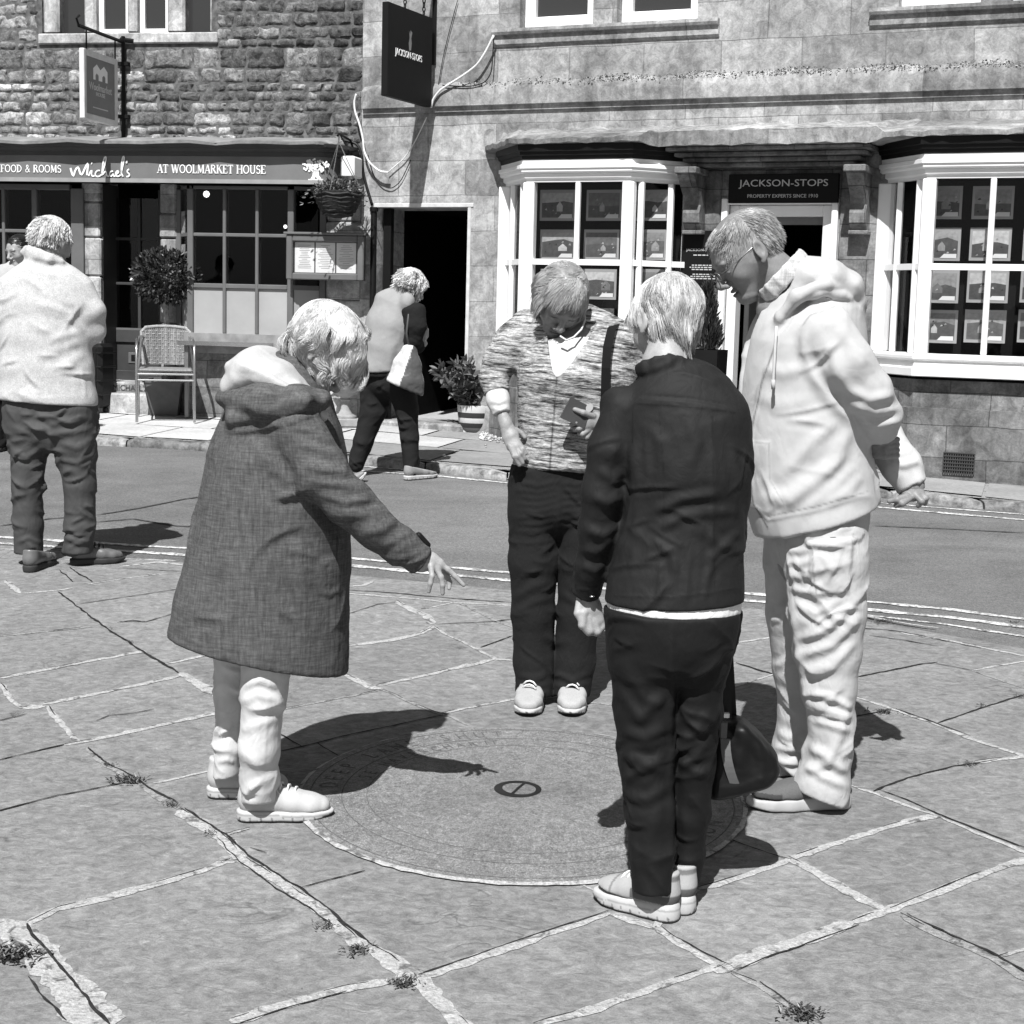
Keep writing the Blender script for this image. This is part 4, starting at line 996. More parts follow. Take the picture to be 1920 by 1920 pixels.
hb.build('hood_moulding', M_ASHD, br_)
# dark door surround between the bays
ds = MB(); zdt = zh-.15
ds.box(b1[1]+CT-.02, sd[0]-.06, -.03, .02, .3, zdt, 0, .01); ds.box(sd[1]+.06, b2[0]-CT+.02, -.03, .02, .3, zdt, 0, .01); ds.box(sd[0]-.06, sd[1]+.06, -.03, .02, sd[3]+.06, zdt, 0, .01)
ds.build('door_surround', M_ASHD, br_)
for px, top in ((1300, 322), (1612, 318)):
    cb = MB(); s0 = sR(px-17, .15, 380); s1 = sR(px+14, .15, 380); zt_, zb_ = zdt, WR.z(px, 432, .1)
    prof = [(0, zt_), (.30, zt_), (.31, zt_-.06), (.27, zt_-.10), (.24, zt_-.13), (.16, zt_-.2), (.12, zt_-.27), (.15, zt_-.33), (.14, zt_-.40), (.09, zt_-.45), (.07, zb_+.04), (.09, zb_+.02), (.09, zb_), (0, zb_)]
    cb.loft([[(s, -.03-o, z) for o, z in prof] for s in (s0, s0+.012, s1-.012, s1)])
    cb.box(s0-.02, s1+.02, -.36, -.03, zt_-.05, zt_-.001, 0, .006); cb.box(s0-.012, s1+.012, -.145, -.03, zb_-.03, zb_-.001, 0, .005)
    cb.build('bracket', M_ASHD, br_)
# agent's door
fd = MB(); q = sd
fd.box(q[0], q[0]+.075, .02, .16, .3, q[3], 0, .006); fd.box(q[1]-.075, q[1], .02, .16, .3, q[3], 0, .006); fd.box(q[0]+.075, q[1]-.075, .02, .16, q[3]-.085, q[3], 0, .006)
fd.box(q[0]-.05, q[0]-.001, -.045, .1, .3, q[3]+.045, 0, .006); fd.box(q[1]+.001, q[1]+.05, -.045, .1, .3, q[3]+.045, 0, .006); fd.box(q[0]-.001, q[1]+.001, -.045, .1, q[3]+.001, q[3]+.045, 0, .006)
fdo = fd.build('door', M_WHITE, br_)
ft = MB(); ft.box(q[0]+.075, q[1]-.075, .10, .13, WR.z(1460, 420), q[3]-.086); ft.build('transom', plain('grey blind', .16, .7, .2), fdo)  # transom light over the door, its grey glass drawn as a solid panel
fo2 = MB(); fo2.box(q[0]+.10, q[0]+.14, .17, .9, .3, q[3]-.1, 0, .005); fo2.box(q[0]+.16, q[0]+.5, 1.6, 1.75, .3, 1.4); fo2.build('open_door_leaf', M_GREYD, fdo)
# bays
def bay(b, nm, panes, label_row):
    A, B = b; o = empty('bay_window', (0, 0, 0), parent=br_)
    path = [(A-CT, 0), (A, ND), (B, ND), (B+CT, 0)]
    fr = MB(); h = z_fr1-z_fr0
    sweep(fr, path, [(-.08, z_fr0), (.035, z_fr0), (.05, z_fr0+.012), (.05, z_fr0+h*.32), (.062, z_fr0+h*.36), (.062, z_fr0+h*.62), (.04, z_fr0+h*.70), (.04, z_fr1), (-.08, z_fr1)])
    fr.build('frieze', M_WHITE, o)
    cn = MB(); H = zl0-z_fr1
    sweep(cn, path, [(-.1, z_fr1+.001), (.045, z_fr1+.001), (.05, z_fr1+H*.25), (.065, z_fr1+H*.3), (.07, z_fr1+H*.5), (.085, z_fr1+H*.56), (.09, zl0-.004), (-.1, zl0-.004)])
    cn.build('cornice', M_BLACK, o)
    fm = MB()
    sweep(fm, path, [(-.05, z_hd-.02), (.0, z_hd-.02), (.0, z_hd), (.02, z_hd+.012), (.02, z_fr0-.001), (-.05, z_fr0-.001)])
    sweep(fm, path, [(-.04, z_tr-.022), (.004, z_tr-.022), (.004, z_tr+.022), (-.04, z_tr+.022)])
    def cyl(s, n, wd, dp):
        fm.box(s-wd/2, s+wd/2, -n-.006, -n+dp, z_st, z_hd-.021, 0, .008)
    cyl(A+.02, ND, .095, .07); cyl(B-.02, ND, .095, .07); cyl(A-CT+.02, .03, .13, .06); cyl(B+CT-.02, .03, .13, .06)
    for i in range(1, panes): cyl(A+(B-A)*i/panes, ND, .04, .035)
    # inner architrave lines of the cant sashes
    for s, n in ((A-CT*.62, ND*.38), (B+CT*.62, ND*.38), (A-CT*.16, ND*.84), (B+CT*.16, ND*.84)):
        fm.box(s-.022, s+.022, -n-.004, -n+.04, z_st, z_hd-.021, 0, .006)
    fm.build('frame', M_WHITE, o)
    gl = MB(); g = -.02
    for (a, n), (c, d) in zip(path, path[1:]): gl.add([(a, -n+.02, z_st), (c, -d+.02, z_st), (c, -d+.02, z_hd), (a, -n+.02, z_hd)], [(0, 1, 2, 3)])
    gl.build('glass', M_GLASS, o)
    sl = MB(); H = z_st-z_sb
    sweep(sl, path, [(-.25, z_st-.002), (.035, z_st), (.05, z_st-.015), (.05, z_st-.035), (.028, z_st-.05), (.028, z_sb+H*.42), (.05, z_sb+H*.36), (.05, z_sb+.006), (.03, z_sb), (-.25, z_sb)])
    sl.build('sill', M_WHITE, o)
    fl = MB(); fl.prism([(a, -n+.02) for a, n in path], z_sb-.02, z_sb+.01); fl.build('bay_floor', M_DARK, o); fl = MB(); fl.prism([(a, -n+.05) for a, n in path], z_fr0-.02, z_fr0-.005)
    fl.build('soffit', M_DARK, o)
    bk = MB(); bk.box(A-CT+.02, B+CT-.02, .10, .12, z_st-.02, z_hd); bk.build('bay_back', plain('dark bay interior', .012, .9, .05), o)  # near-black sheet put in for the dark shop interior behind the cards
    return o
bay(b1, 'left', 2, 0); bay(b2, 'right', 3, 0)
# rough blocks under the bays, plinth ledge, iron vent
zp = WR.z(1850, 770, ND)
for A, B in (b1, b2):
    pl = MB()
    pl.prism([(A-CT-.03, .0), (A-CT-.02, -.05), (A-.02, -ND+.04), (B+.02, -ND+.04), (B+CT+.02, -.05), (B+CT+.03, .0)], -.2, z_sb-.022)
    pl.prism([(A-CT-.06, .0), (A-CT-.05, -.09), (A-.04, -ND-.01), (B+.04, -ND-.01), (B+CT+.05, -.09), (B+CT+.06, .0)], -.2, zp)
    pl.build('plinth', M_BLOCK, br_)
vg = MB(); a, z0_ = WR.uv(1768, 886, ND+.01); b, z1_ = WR.uv(1828, 851, ND+.01)
vg.box(a, b, -ND-.012, -ND, z0_, z1_, 1)
for i in range(14): s = a+(b-a)*i/13; vg.box(s-.004, s+.004, -ND-.022, -ND-.013, z0_, z1_)
for i in range(7): z = z0_+(z1_-z0_)*i/6; vg.box(a, b, -ND-.026, -ND-.0225, z-.004, z+.004)
vo = vg.build('vent_grille', [M_GREYD, M_BLACK], None); vo.location = WR.world(0, 0, 0); vo.rotation_euler = (0, 0, -WR.phi)
tag(vo, 'black iron air vent grille set low in the plinth under the right bay', 'vent')
# ------------------------------------------------------------------ things on and in front of the walls
M_LEAF = plain('glossy dark leaf', .030, .32, .4, var=0, tone=True)
M_LEAF2 = plain('shrub leaf', .060, .4, .5, var=0, tone=True)
M_STEM = plain('bark', .10, .9, .1, var=.3)
M_STEEL = plain('brushed steel tube', .50, .25, .5, .9, var=.05)
M_STONEP = plain('cast stone', .26, .9, .2, var=.25, vs=14, bump=.3, bs=60)
M_POT = plain('dark glazed pot', .05, .4, .4, var=.2)
M_SOIL = plain('potting soil', .02, .95, .05, var=.4, vs=40)
M_PAPER = plain('menu paper', .78, .7, .2, var=.04)
M_CABLEW, M_CABLEB = plain('white cable', .66, .5, .3), plain('black cable', .012, .5, .3)
def leaf(mb, c, dr, up, ln, wd, tone=1.0):
    dr = dr.normalized(); sd = dr.cross(up); sd = sd.normalized() if sd.length > 1e-5 else dr.orthogonal().normalized(); nr = sd.cross(dr)
    mb.tone = tone
    p = [c, c+dr*ln*.35+sd*wd*.5+nr*ln*.05, c+dr*ln*.75+sd*wd*.38, c+dr*ln-nr*ln*.08, c+dr*ln*.75-sd*wd*.38, c+dr*ln*.35-sd*wd*.5+nr*ln*.05, c+dr*ln*.5-nr*wd*.10]
    mb.add(p, [(0, 1, 6), (1, 2, 6), (2, 3, 6), (3, 4, 6), (4, 5, 6), (5, 0, 6)])
def rv(r=rnd):
    while True:
        v = Vector((r.uniform(-1, 1), r.uniform(-1, 1), r.uniform(-1, 1)))
        if .05 < v.length < 1: return v.normalized()
def leaf_ball(mb, c, rad, n, ln, wd, inner=.55, up=.25, lo=.5, hi=1.6):
    for _ in range(n):
        d = rv(); r = rnd.uniform(inner, 1.0)**.6
        p = Vector((c[0]+d.x*rad[0]*r, c[1]+d.y*rad[1]*r, c[2]+d.z*rad[2]*r))
        leaf(mb, p, d+rv()*.8+Vector((0, 0, up)), rv()+d*.7, ln*rnd.uniform(.6, 1.15), wd*rnd.uniform(.7, 1.1), rnd.uniform(lo, hi))
def frame_for(o, W, a, n, z):
    o.location = W.world(a, n, z); o.rotation_euler = (0, 0, -W.phi); return o
def find_n(W, a, z, px, lo=0.0, hi=1.6):
    for _ in range(40):
        m = (lo+hi)/2; v = W.world(a, m, z); x = proj(np.array([tuple(v)]))[0][0]
        if x > px: lo = m
        else: hi = m
    return lo
def side_text(mb, body, y0, z0, height, width, x, m=0):
    vs, fs = text_mesh(body, 1.0, .004)
    xs = [v.x for v in vs]; ys = [v.y for v in vs]; cx, cy = (min(xs)+max(xs))/2, (min(ys)+max(ys))/2
    kx, ky = width/(max(xs)-min(xs)), height/(max(ys)-min(ys))
    mb.add([(x+v.z*.5, y0+(v.x-cx)*kx, z0+(v.y-cy)*ky) for v in vs], fs, m)

# hanging sign of the restaurant
a, z_ = WL.uv(217, 175, .14); no_ = find_n(WL, a, z_, 153); ni = .14
zb0, zt0 = WL.uv(217, 238, .14)[1], WL.uv(217, 112, .14)[1]
hs = empty('hanging_sign', WL.world(a, 0, 0), -WL.phi, 'grey hanging sign in a white frame with a gabled house emblem', 'sign')
m = MB(); t = .022; fwd = .05
m.box(-t, t, -no_, -no_+fwd, zb0, zt0, 0, .006); m.box(-t, t, -ni-fwd, -ni, zb0, zt0, 0, .006); m.box(-t, t, -no_+fwd, -ni-fwd, zb0, zb0+fwd, 0, .006); m.box(-t, t, -no_+fwd, -ni-fwd, zt0-fwd, zt0, 0, .006)
m.build('sign_frame', plain('cream sign frame', .62, .5), hs)
m = MB(); m.box(-.012, .012, -no_+fwd, -ni-fwd, zb0+fwd, zt0-fwd); m.build('sign_board', plain('sign grey', .20, .5, .3, var=.06), hs)
m = MB(); yc = -(no_+ni)/2; W_ = no_-ni
for q in ([(-.5, 0), (-.5, .8), (-.25, 1.15), (0, .8), (.25, 1.15), (.5, .8), (.5, 0), (.34, 0), (.34, .35), (.25, .5), (.13, .35), (.13, 0), (-.13, 0), (-.13, .35), (-.25, .5), (-.34, .35), (-.34, 0)],):
    m.add([(.0135, yc+u*W_*.42, zb0+(zt0-zb0)*(.60+.20*v)) for u, v in q], [tuple(range(len(q)))])
m.build('house_emblem', M_SIGNW, hs)
m = MB(); M_SL = plain('pale lettering', .55); side_text(m, 'Woolmarket', yc, zb0+(zt0-zb0)*.50, .06, W_*.66, .0135); m.build('sign_lettering', M_SL, hs); m = MB(); side_text(m, 'HOUSE', yc, zb0+(zt0-zb0)*.40, .032, W_*.26, .0135)
m.build('sign_subtitle', M_SL, hs); m = MB(); m.box(.012, .0135, yc-W_*.22, yc+W_*.22, zb0+(zt0-zb0)*.19, zb0+(zt0-zb0)*.205); m.build('sign_rule', M_SL, hs)
hb_ = empty('sign_bracket', WL.world(a+.02, 0, 0), -WL.phi, 'black wrought iron bracket holding the white framed hanging sign', 'bracket')
m = MB(); zt1 = WL.uv(222, 76, 0)[1]
m.tube([(0, -.03, zb0-.25), (0, -.03, zt1+.03)], .018, 6); m.tube([(0, -.03, zt1-.02), (0, -no_-.08, zt1-.02)], .016, 6); m.tube([(0, -no_+.05, zt1-.02), (0, -no_+.05, zt0)], .007, 5); m.tube([(0, -ni-.05, zt1-.02), (0, -ni-.05, zt0)], .007, 5)
m.tube([(0, -no_-.08, zt1-.02), (0, -no_-.12, zt1+.03), (0, -no_-.07, zt1+.06)], .01, 5); m.tube([(.09, -.02, zt1-.01), (-.03, -.02, zt1+.005)], .02, 6)
for z in (zb0+.1, zt1-.2): m.box(-.05, .05, -.05, .03, z-.015, z+.015)
m.build('iron_arm', M_BLACK, hb_)
# hanging sign of the estate agent
a, z_ = WR.uv(810, 120, .10); ni = .10; no_ = find_n(WR, a, z_, 727)
zb0 = WR.uv(810, 201, .10)[1]; zt0 = WR.uv(808, 34, .10)[1]
hs = empty('hanging_sign', WR.world(a, 0, 0), -WR.phi, 'tall black hanging sign lettered JACKSON-STOPS high on the ashlar wall', 'sign')
m = MB(); m.box(-.055, .0, -no_, -ni, zb0, zt0, 0, .004); m.build('sign_board', plain('black sign board', .008, .6, .15, var=.1), hs)
m = MB(); yc = -(no_+ni)/2-.03; side_text(m, 'JACKSON-STOPS', yc, zb0+(zt0-zb0)*.49, .068, (no_-ni)*.60, .0015); m.build('sign_lettering', M_SIGNW, hs)
m = MB()
for q in ([(-.1, 0), (.1, .05), (.16, .4), (.1, .62), (.2, .9), (.02, 1.0), (-.02, .8), (-.12, .95), (-.08, .62), (-.16, .35)],):
    m.add([(.0015, yc+.02+u*.16, zb0+(zt0-zb0)*.55+v*.16) for u, v in q], [tuple(range(len(q)))])
m.build('stag_emblem', plain('dim emblem', .22), hs)
sbk = empty('sign_bracket', WR.world(a, 0, 0), -WR.phi, 'black iron bracket with short chains above the black hanging sign', 'bracket')
m = MB(); m.tube([(-.03, 0, zt0+.17), (-.03, -no_-.1, zt0+.17)], .016, 6); m.tube([(-.03, -.01, zt0+.45), (-.03, -.01, zb0+.35)], .02, 6); m.tube([(-.03, -.02, zt0+.4), (-.03, -no_*.6, zt0+.18)], .01, 6); m.build('iron_arm', M_BLACK, sbk)
for yy in (-ni-.10, -ni-.42):
    m = MB()
    for k in range(5): m.tube([(-.03+.012*math.cos(i*.785)*(k % 2), yy+.012*math.cos(i*.785)*(1-k % 2), zt0+.02+.033*k+.02*math.sin(i*.785)) for i in range(9)], .005, 5, caps=False)
    m.build('chain', M_BLACK, sbk)
# name board over the agent's door, and the plaque beside it
def flat_sign(W, name, n, px0, py0, px1, py1, lab, mat, th=.03):
    a0, z1 = W.uv(px0, py0, n); a1, z0 = W.uv(px1, py1, n)
    o = empty(name, W.world((a0+a1)/2, n-th, (z0+z1)/2), -W.phi, lab, 'sign')
    m = MB(); w2, h2 = (a1-a0)/2, (z1-z0)/2; m.box(-w2, w2, -th, 0, -h2, h2, 0, .004); m.build('sign_board', mat, o)
    return o, w2, h2, -th
M_SGN = plain('black sign face', .006, .6, .15, var=.1)
o, w2, h2, y = flat_sign(WR, 'name_board', .07, 1367, 327, 1571, 380, 'black name board lettered JACKSON-STOPS over the white framed shop door', M_SGN)
m = MB(); put_text(m, 'JACKSON-STOPS', .0, h2*.30, h2*.62, w2*1.62, y-.0015); m.build('sign_lettering', M_SIGNG, o); m = MB(); put_text(m, 'PROPERTY EXPERTS SINCE 1910', .0, -h2*.52, h2*.24, w2*1.28, y-.0015); m.build('sign_tagline', M_SIGNG, o)
o, w2, h2, y = flat_sign(WR, 'wall_plaque', .055, 1279, 432, 1350, 533, 'square black wall plaque with small white lettering left of the shop door', M_SGN, .02)
m = MB(); put_text(m, 'JACKSON-STOPS', .0, h2*.26, h2*.13, w2*1.5, y-.0015); m.build('sign_lettering', M_SIGNG, o)
for z, w_ in ((.08, .7), (-.30, .8), (-.38, 1.0), (-.46, .8), (-.64, .7), (-.72, .9), (-.80, 1.1)):
    m = MB(); x = -w2*w_/2*1.1
    while x < w2*w_/2*1.1:
        l = rnd.uniform(.012, .03); m.box(x, x+l, y-.0015, y-.001, h2*z-.004, h2*z+.004); x += l+.007
    m.build('text_line', M_SIGNG, o)
for sx_, sz_ in ((-1, 1), (1, 1), (1, -1), (-1, -1)):
    m = MB(); m.lathe([(.001, 0), (.007, .001), (.007, .003), (.001, .006)], (0, 0, 0), 10); m.v[-40:] = [(sx_*(w2-.014)+vx, y-vz, sz_*(h2-.014)+vy) for vx, vy, vz in m.v[-40:]]
    m.build('screw_cap', M_SIGNW, o)
# property cards hanging in the bays
M_CARD = plain('acrylic card edge', .34, .3, .4, var=0); M_PIC = plain('photo print', 1.0, .5, .3, var=.25, vs=30, tone=True); M_CAP = plain('card caption', .68, .6, .2, var=0)
rows = ('top', 'second', 'third', 'lowest'); 
def card(a, z, w_, h_, n, lab):
    o = empty('property_card', WR.world(a, n, z), -WR.phi, lab, 'picture', 'framed property cards hung in the bay windows')
    m = MB(); m.box(-w_/2, w_/2, -.006, 0, -h_/2, h_/2); m.build('card_frame', M_CARD, o)
    m = MB(); y = -.0075; pw, ph = w_*.44, h_*.40
    def poly(q, tone, yo): m.tone = tone; m.add([(u*pw, y-yo, v*ph) for u, v in q], [tuple(range(len(q)))])
    poly([(-1, -1), (1, -1), (1, 1), (-1, 1)], rnd.uniform(.12, .5), 0)
    hz = rnd.uniform(-.1, .35); poly([(-1, -1), (1, -1), (1, hz), (.4, hz+rnd.uniform(-.1, .3)), (-.2, hz+rnd.uniform(-.1, .2)), (-1, hz)], rnd.uniform(.05, .12), .0005)
    bx, bw_, bh = rnd.uniform(-.5, .2), rnd.uniform(.3, .6), rnd.uniform(.25, .5)
    poly([(bx, -.5), (bx+bw_, -.5), (bx+bw_, -.5+bh), (bx+bw_*.5, -.35+bh*1.5), (bx, -.5+bh)], rnd.uniform(.15, .5), .001)
    for k in range(7):
        u, v = rnd.uniform(-.9, .8), rnd.uniform(-.9, .4); poly([(u, v), (u+.16, v+rnd.uniform(-.05, .1)), (u+.1, v+.15)], rnd.choice((.03, .08, .3, .45)), .0015)
    m.build('photo', M_PIC, o)
    m = MB(); m.add([(w_*.02, -.0095, -h_*.42), (w_*.42, -.0095, -h_*.42), (w_*.42, -.0095, -h_*.29), (w_*.12, -.0095, -h_*.29)], [(0, 1, 2, 3)]); m.build('caption', M_CAP, o)
for nm, cols, ys, w_px in (('left', ((1046, 'left'), (1133, 'middle'), (1222, 'right')), ((385, 58), (459, 57), (533, 57), (606, 57)), 66), ('right', ((1765, 'left'), (1862, 'middle'), (1962, 'right')), ((380, 62), (458, 62), (537, 62), (612, 62)), 78)):
    n = .12 if nm == 'left' else .17
    for px, cn in cols:
        for (py, hp), rn in zip(ys, rows):
            if nm == 'right' and cn == 'left': px = 1765-3*rows.index(rn)
            a, z = WR.uv(px-(5*rows.index(rn) if cn != 'left' else 0), py, n); w_ = abs(WR.uv(px+w_px/2, py, n)[0]-WR.uv(px-w_px/2, py, n)[0])
            card(a, z, w_, abs(WR.uv(px, py-hp/2, n)[1]-WR.uv(px, py+hp/2, n)[1]), n, f'framed house photo card, {rn} of the {cn} column in the {nm} bay window')
# menu case
n = .22; a0, z1 = WL.uv(540, 440, n); a1, z0 = WL.uv(684, 527, n)
mc = empty('menu_case', WL.world((a0+a1)/2, n, (z0+z1)/2), -WL.phi, 'grey framed menu display case with three paper menus on the stone pier', 'menu board')
w2, h2 = (a1-a0)/2, (z1-z0)/2
m = MB(); f_ = .055
m.box(-w2, w2, .0, .02, -h2, h2); 
for q in ((-w2, -w2+f_, -h2, h2), (w2-f_, w2, -h2, h2), (-w2+f_, w2-f_, -h2, -h2+f_), (-w2+f_, w2-f_, h2-f_, h2)): m.box(q[0], q[1], -.05, -.001, q[2], q[3], 0, .008)
m.box(-w2-.02, w2+.02, -.065, .02, h2+.001, h2+.022, 0, .005); m.box(-w2+.1, w2-.1, .02, n-.035, -.05, .05)
m.build('case_frame', M_GREYP, mc)
for k in range(3):
    x0 = -w2+f_+.01+k*(2*w2-2*f_-.02)/3; x1 = x0+(2*w2-2*f_-.02)/3-.012
    m = MB(); m.add([(x0, -.006, -h2+f_+.006), (x1, -.006, -h2+f_+.006), (x1, -.006, h2-f_-.006), (x0, -.006, h2-f_-.006)], [(0, 1, 2, 3)]); p = m.build('menu', M_PAPER, mc)
    m = MB()
    for i in range(16):
        z = h2-f_-.03-i*.0145
        if z < -h2+f_+.03: break
        l = rnd.uniform(.02, (x1-x0)*.40); cx = (x0+x1)/2; m.box(cx-l, cx+l, -.0072, -.0065, z-.002, z+.002)
    m.build('print', plain('grey print', .35), p)
m = MB(); m.add([(-w2+f_, -.03, -h2+f_), (w2-f_, -.03, -h2+f_), (w2-f_, -.03, h2-f_), (-w2+f_, -.03, h2-f_)], [(0, 1, 2, 3)]); m.build('glass', M_GLASS, mc)
# alarm box
a0, z1 = WL.uv(639, 292, .33); a1, z0 = WL.uv(664, 332, .33); m = MB(); m.box(a0, a1, -.33, -.10, z0, z1, 0, .012)
o = m.build('alarm_box', M_WHITE, None); frame_for(o, WL, 0, 0, 0); tag(o, 'small white box on the wall at the end of the restaurant fascia', 'alarm box')
# hanging basket
n = .42; a, z = WL.uv(634, 372, n); hbk = empty('hanging_basket', WL.world(a, n, z), -WL.phi, 'dark wicker hanging basket of trailing plants beside the menu case', 'hanging basket')
rw = .20; m = MB(); prof = [(.03, -.16), (.10, -.145), (.155, -.09), (.185, -.02), (rw, .05), (.19, .055), (.02, .03)]; m.lathe(prof, (0, 0, 0), 28); m.build('basket', plain('dark wicker', .022, .8, .2, var=.5, vs=30, bump=.6, bs=50, bd=.01), hbk)
m = MB()
for k in range(6):
    z = -.13+.032*k; r = .12+.08*(k/5)**.8; m.tube([(r*math.cos(i*.3), r*math.sin(i*.3), z+.008*math.sin(i*1.9+k)) for i in range(22)], .009, 5)
m.build('weave', plain('wicker strand', .035, .7, .2, var=.4), hbk)
m = MB()
for k in range(3): ang = k*2.09+.5; m.tube([(rw*math.cos(ang), rw*math.sin(ang), .05), (0, 0, .46)], .004, 5)
m.tube([(0, 0, .46), (0, 0, .50)], .008, 6); m.build('chain', M_STEEL, hbk)
m = MB(); leaf_ball(m, (0, 0, .08), (.20, .19, .08), 520, .042, .014, .2, .3, .5, 1.9)
for k in range(14):
    ang = rnd.uniform(0, 6.28); p = Vector((.16*math.cos(ang), .18*math.sin(ang), .06))
    for q in range(6): p = p+Vector((math.cos(ang)*.02, math.sin(ang)*.02, .012-.012*q)); leaf(m, p, Vector((math.cos(ang), math.sin(ang), rnd.uniform(-.6, .6))), rv(), .036, .014, rnd.uniform(.8, 2))
m.build('foliage', M_LEAF2, hbk)
m = MB(); m.tube([(0, n-.02, .44), (0, n-.10, .50), (0, .0, .52), (0, -.03, .50)], .010, 6); m.tube([(0, n-.02, .2), (0, n-.12, .40), (0, .05, .51)], .007, 6)
o = m.build('basket_bracket', M_BLACK, None); o.location = hbk.location; o.rotation_euler = hbk.rotation_euler; tag(o, 'black iron bracket carrying the wicker hanging basket', 'bracket')
# cables and the drainpipe
def cable(W, pxs, n, r, name, mat, lab):
    pts = []
    for (a, b), (c, d) in zip(pxs, pxs[1:]):
        for k in range(4): pts.append((a+(c-a)*k/4, b+(d-b)*k/4))
    pts.append(pxs[-1])
    for _ in range(2): pts = [pts[0]]+[((p[0]+2*q[0]+s_[0])/4, (p[1]+2*q[1]+s_[1])/4) for p, q, s_ in zip(pts, pts[1:], pts[2:])]+[pts[-1]]
    v = [W.uv(x, y, n) for x, y in pts]; m = MB(); m.tube([(s_, -n, z) for s_, z in v], r, 6)
    o = m.build(name, mat, None, True); frame_for(o, W, 0, 0, 0); tag(o, lab, 'cable'); return o
cable(WR, [(926, 66), (912, 95), (895, 122), (868, 142), (842, 158), (824, 170), (812, 186), (808, 202)], .075, .010, 'cable', M_CABLEW, 'thick pale cable sagging from the upstairs sill to the black hanging sign')
cable(WR, [(668, 176), (664, 190), (665, 208), (675, 235), (681, 262), (682, 282), (692, 305), (712, 322), (728, 323)], .075, .009, 'cable', M_CABLEW, 'white cable looping down the joint between the two buildings')
cable(WR, [(728, 323), (740, 312), (756, 299), (770, 280), (782, 258), (800, 220)], .03, .005, 'cable', M_CABLEW, 'thin white wire rising under the black hanging sign')
cable(WR, [(926, 68), (924, 100), (922, 135), (910, 155), (880, 163), (830, 160)], .06, .005, 'cable', M_CABLEB, 'thin black wire dropping from the upstairs sill onto the string course')
cable(WR, [(858, 0), (842, 60), (830, 110), (822, 160)], .02, .0035, 'cable', M_CABLEB, 'straight thin black wire slanting down the ashlar beside the hanging sign')
cable(WR, [(690, 290), (700, 330), (718, 350), (735, 354), (752, 340), (770, 300)], .02, .004, 'cable', M_CABLEB, 'fine dark wire hanging in a loop above the open passage doorway')
cable(WL, [(640, 262), (668, 268), (678, 285), (679, 315), (686, 345), (698, 385)], .06, .013, 'cable', M_CABLEB, 'thick black cable running down the corner to the drainpipe')
m = MB(); a = WL.s(699, .05, 600); zz = WL.z(699, 392, .05); m.tube([(a, -.06, zb), (a, -.06, zz)], .026, 10); m.tube([(a, -.06, zz-.02), (a, -.06, zz+.015)], .036, 10); m.tube([(a, -.06, 1.2), (a, -.06, 1.23)], .032, 10)
o = m.build('drainpipe', M_BLACK, None, False); frame_for(o, WL, 0, 0, 0); tag(sharp(o), 'black drainpipe in the corner beside the open passage doorway', 'drainpipe')

# ------------------------------------------------------------------ things on the far footway
def FG(px, py): return G(px, py, FO+.004)
# clipped bay tree
c = P(312, 776, FG(312, 776).y-.02); c.z = gz(c.y, FO); bt = empty('potted_tree', c, 0, 'round headed bay tree in a tapered grey pot behind the wicker chair', 'plant')
d0 = c.y; px_m = d0/2950
m = MB(); r0, r1, h = 34*px_m, 25*px_m, 60*px_m
m.loft([[(sx_*r, sy_*r, z) for sx_, sy_ in ((-1, -1), (1, -1), (1, 1), (-1, 1))] for r, z in ((r1, 0), (r0, h), (r0*1.06, h), (r0*1.06, h+.03), (r0*.9, h+.03), (r0*.9, h-.02))]); m.build('pot', plain('zinc grey pot', .085, .5, .4, var=.25, vs=7), bt)
m = MB(); zc = 250*px_m; m.tube([(0, 0, h-.05), (.01, 0, zc*.5), (-.005, 0, zc)], [.030, .026, .022], 8); m.build('trunk', plain('pale bark', .30, .9, .1, var=.5, vs=30, bump=.5), bt)
m = MB(); leaf_ball(m, (-.01, 0, zc+.01), (.27, .25, .225), 2300, .050, .024, .35, .1, .35, 1.7)
for k in range(260): dd = rv(); leaf(m, Vector((dd.x*.27, dd.y*.25, zc+.01+dd.z*.225)), dd+rv()*.6, rv(), .055, .026, rnd.uniform(.6, 2.2))
m.build('crown', M_LEAF, bt)
# wicker chair
c = FG(311, 788); ch = empty('wicker_chair', c, R(12), 'wicker seated chair with bright steel tube arms beside the table', 'chair')
W2, D2, SH, BH = .235, .23, .43, .77
m = MB()
for s in (-1, 1):
    m.tube([(s*W2, -D2, 0), (s*W2, -D2, SH), (s*W2, -D2+.02, .60), (s*W2, -D2+.08, .67), (s*W2*.98, .02, .69), (s*W2*.9, D2-.04, .70)], .012, 8)
    m.tube([(s*W2, D2+.03, 0), (s*W2*.98, D2, SH), (s*W2*.85, D2+.01, BH-.06)], .012, 8)
m.tube([(-W2, -D2, SH-.03), (W2, -D2, SH-.03)], .009, 8); m.tube([(-W2, -D2, SH-.08), (W2, -D2, SH-.08)], .008, 8); m.tube([(-W2, D2, SH-.03), (W2, D2, SH-.03)], .009, 8)
for s in (-1, 1): m.tube([(s*W2, -D2, SH-.03), (s*W2*.98, D2, SH-.03)], .009, 8)
sharp(m.build('chair_frame', M_STEEL, ch), 50)
M_WICK = plain('pale wicker', .24, .7, .2, var=.3, vs=60, tone=True)
m = MB(); m.tone = .8
m.box(-W2*.94, W2*.94, -D2+.01, D2-.02, SH-.015, SH+.012, 0, .012)
m.build('seat', M_WICK, ch)
m = MB()
bx = lambda u, v: (u*W2*(.80+.10*v), D2+.0+.05*(1-u*u)-.0+.03*v, SH+.03+(BH-SH-.03)*v)
for k in range(25):
    u = -1+2*k/24; m.tone = rnd.uniform(.7, 1.2); m.tube([bx(u, v/8*(1-.10*u*u*u*u)) for v in range(9)], .0085, 5)
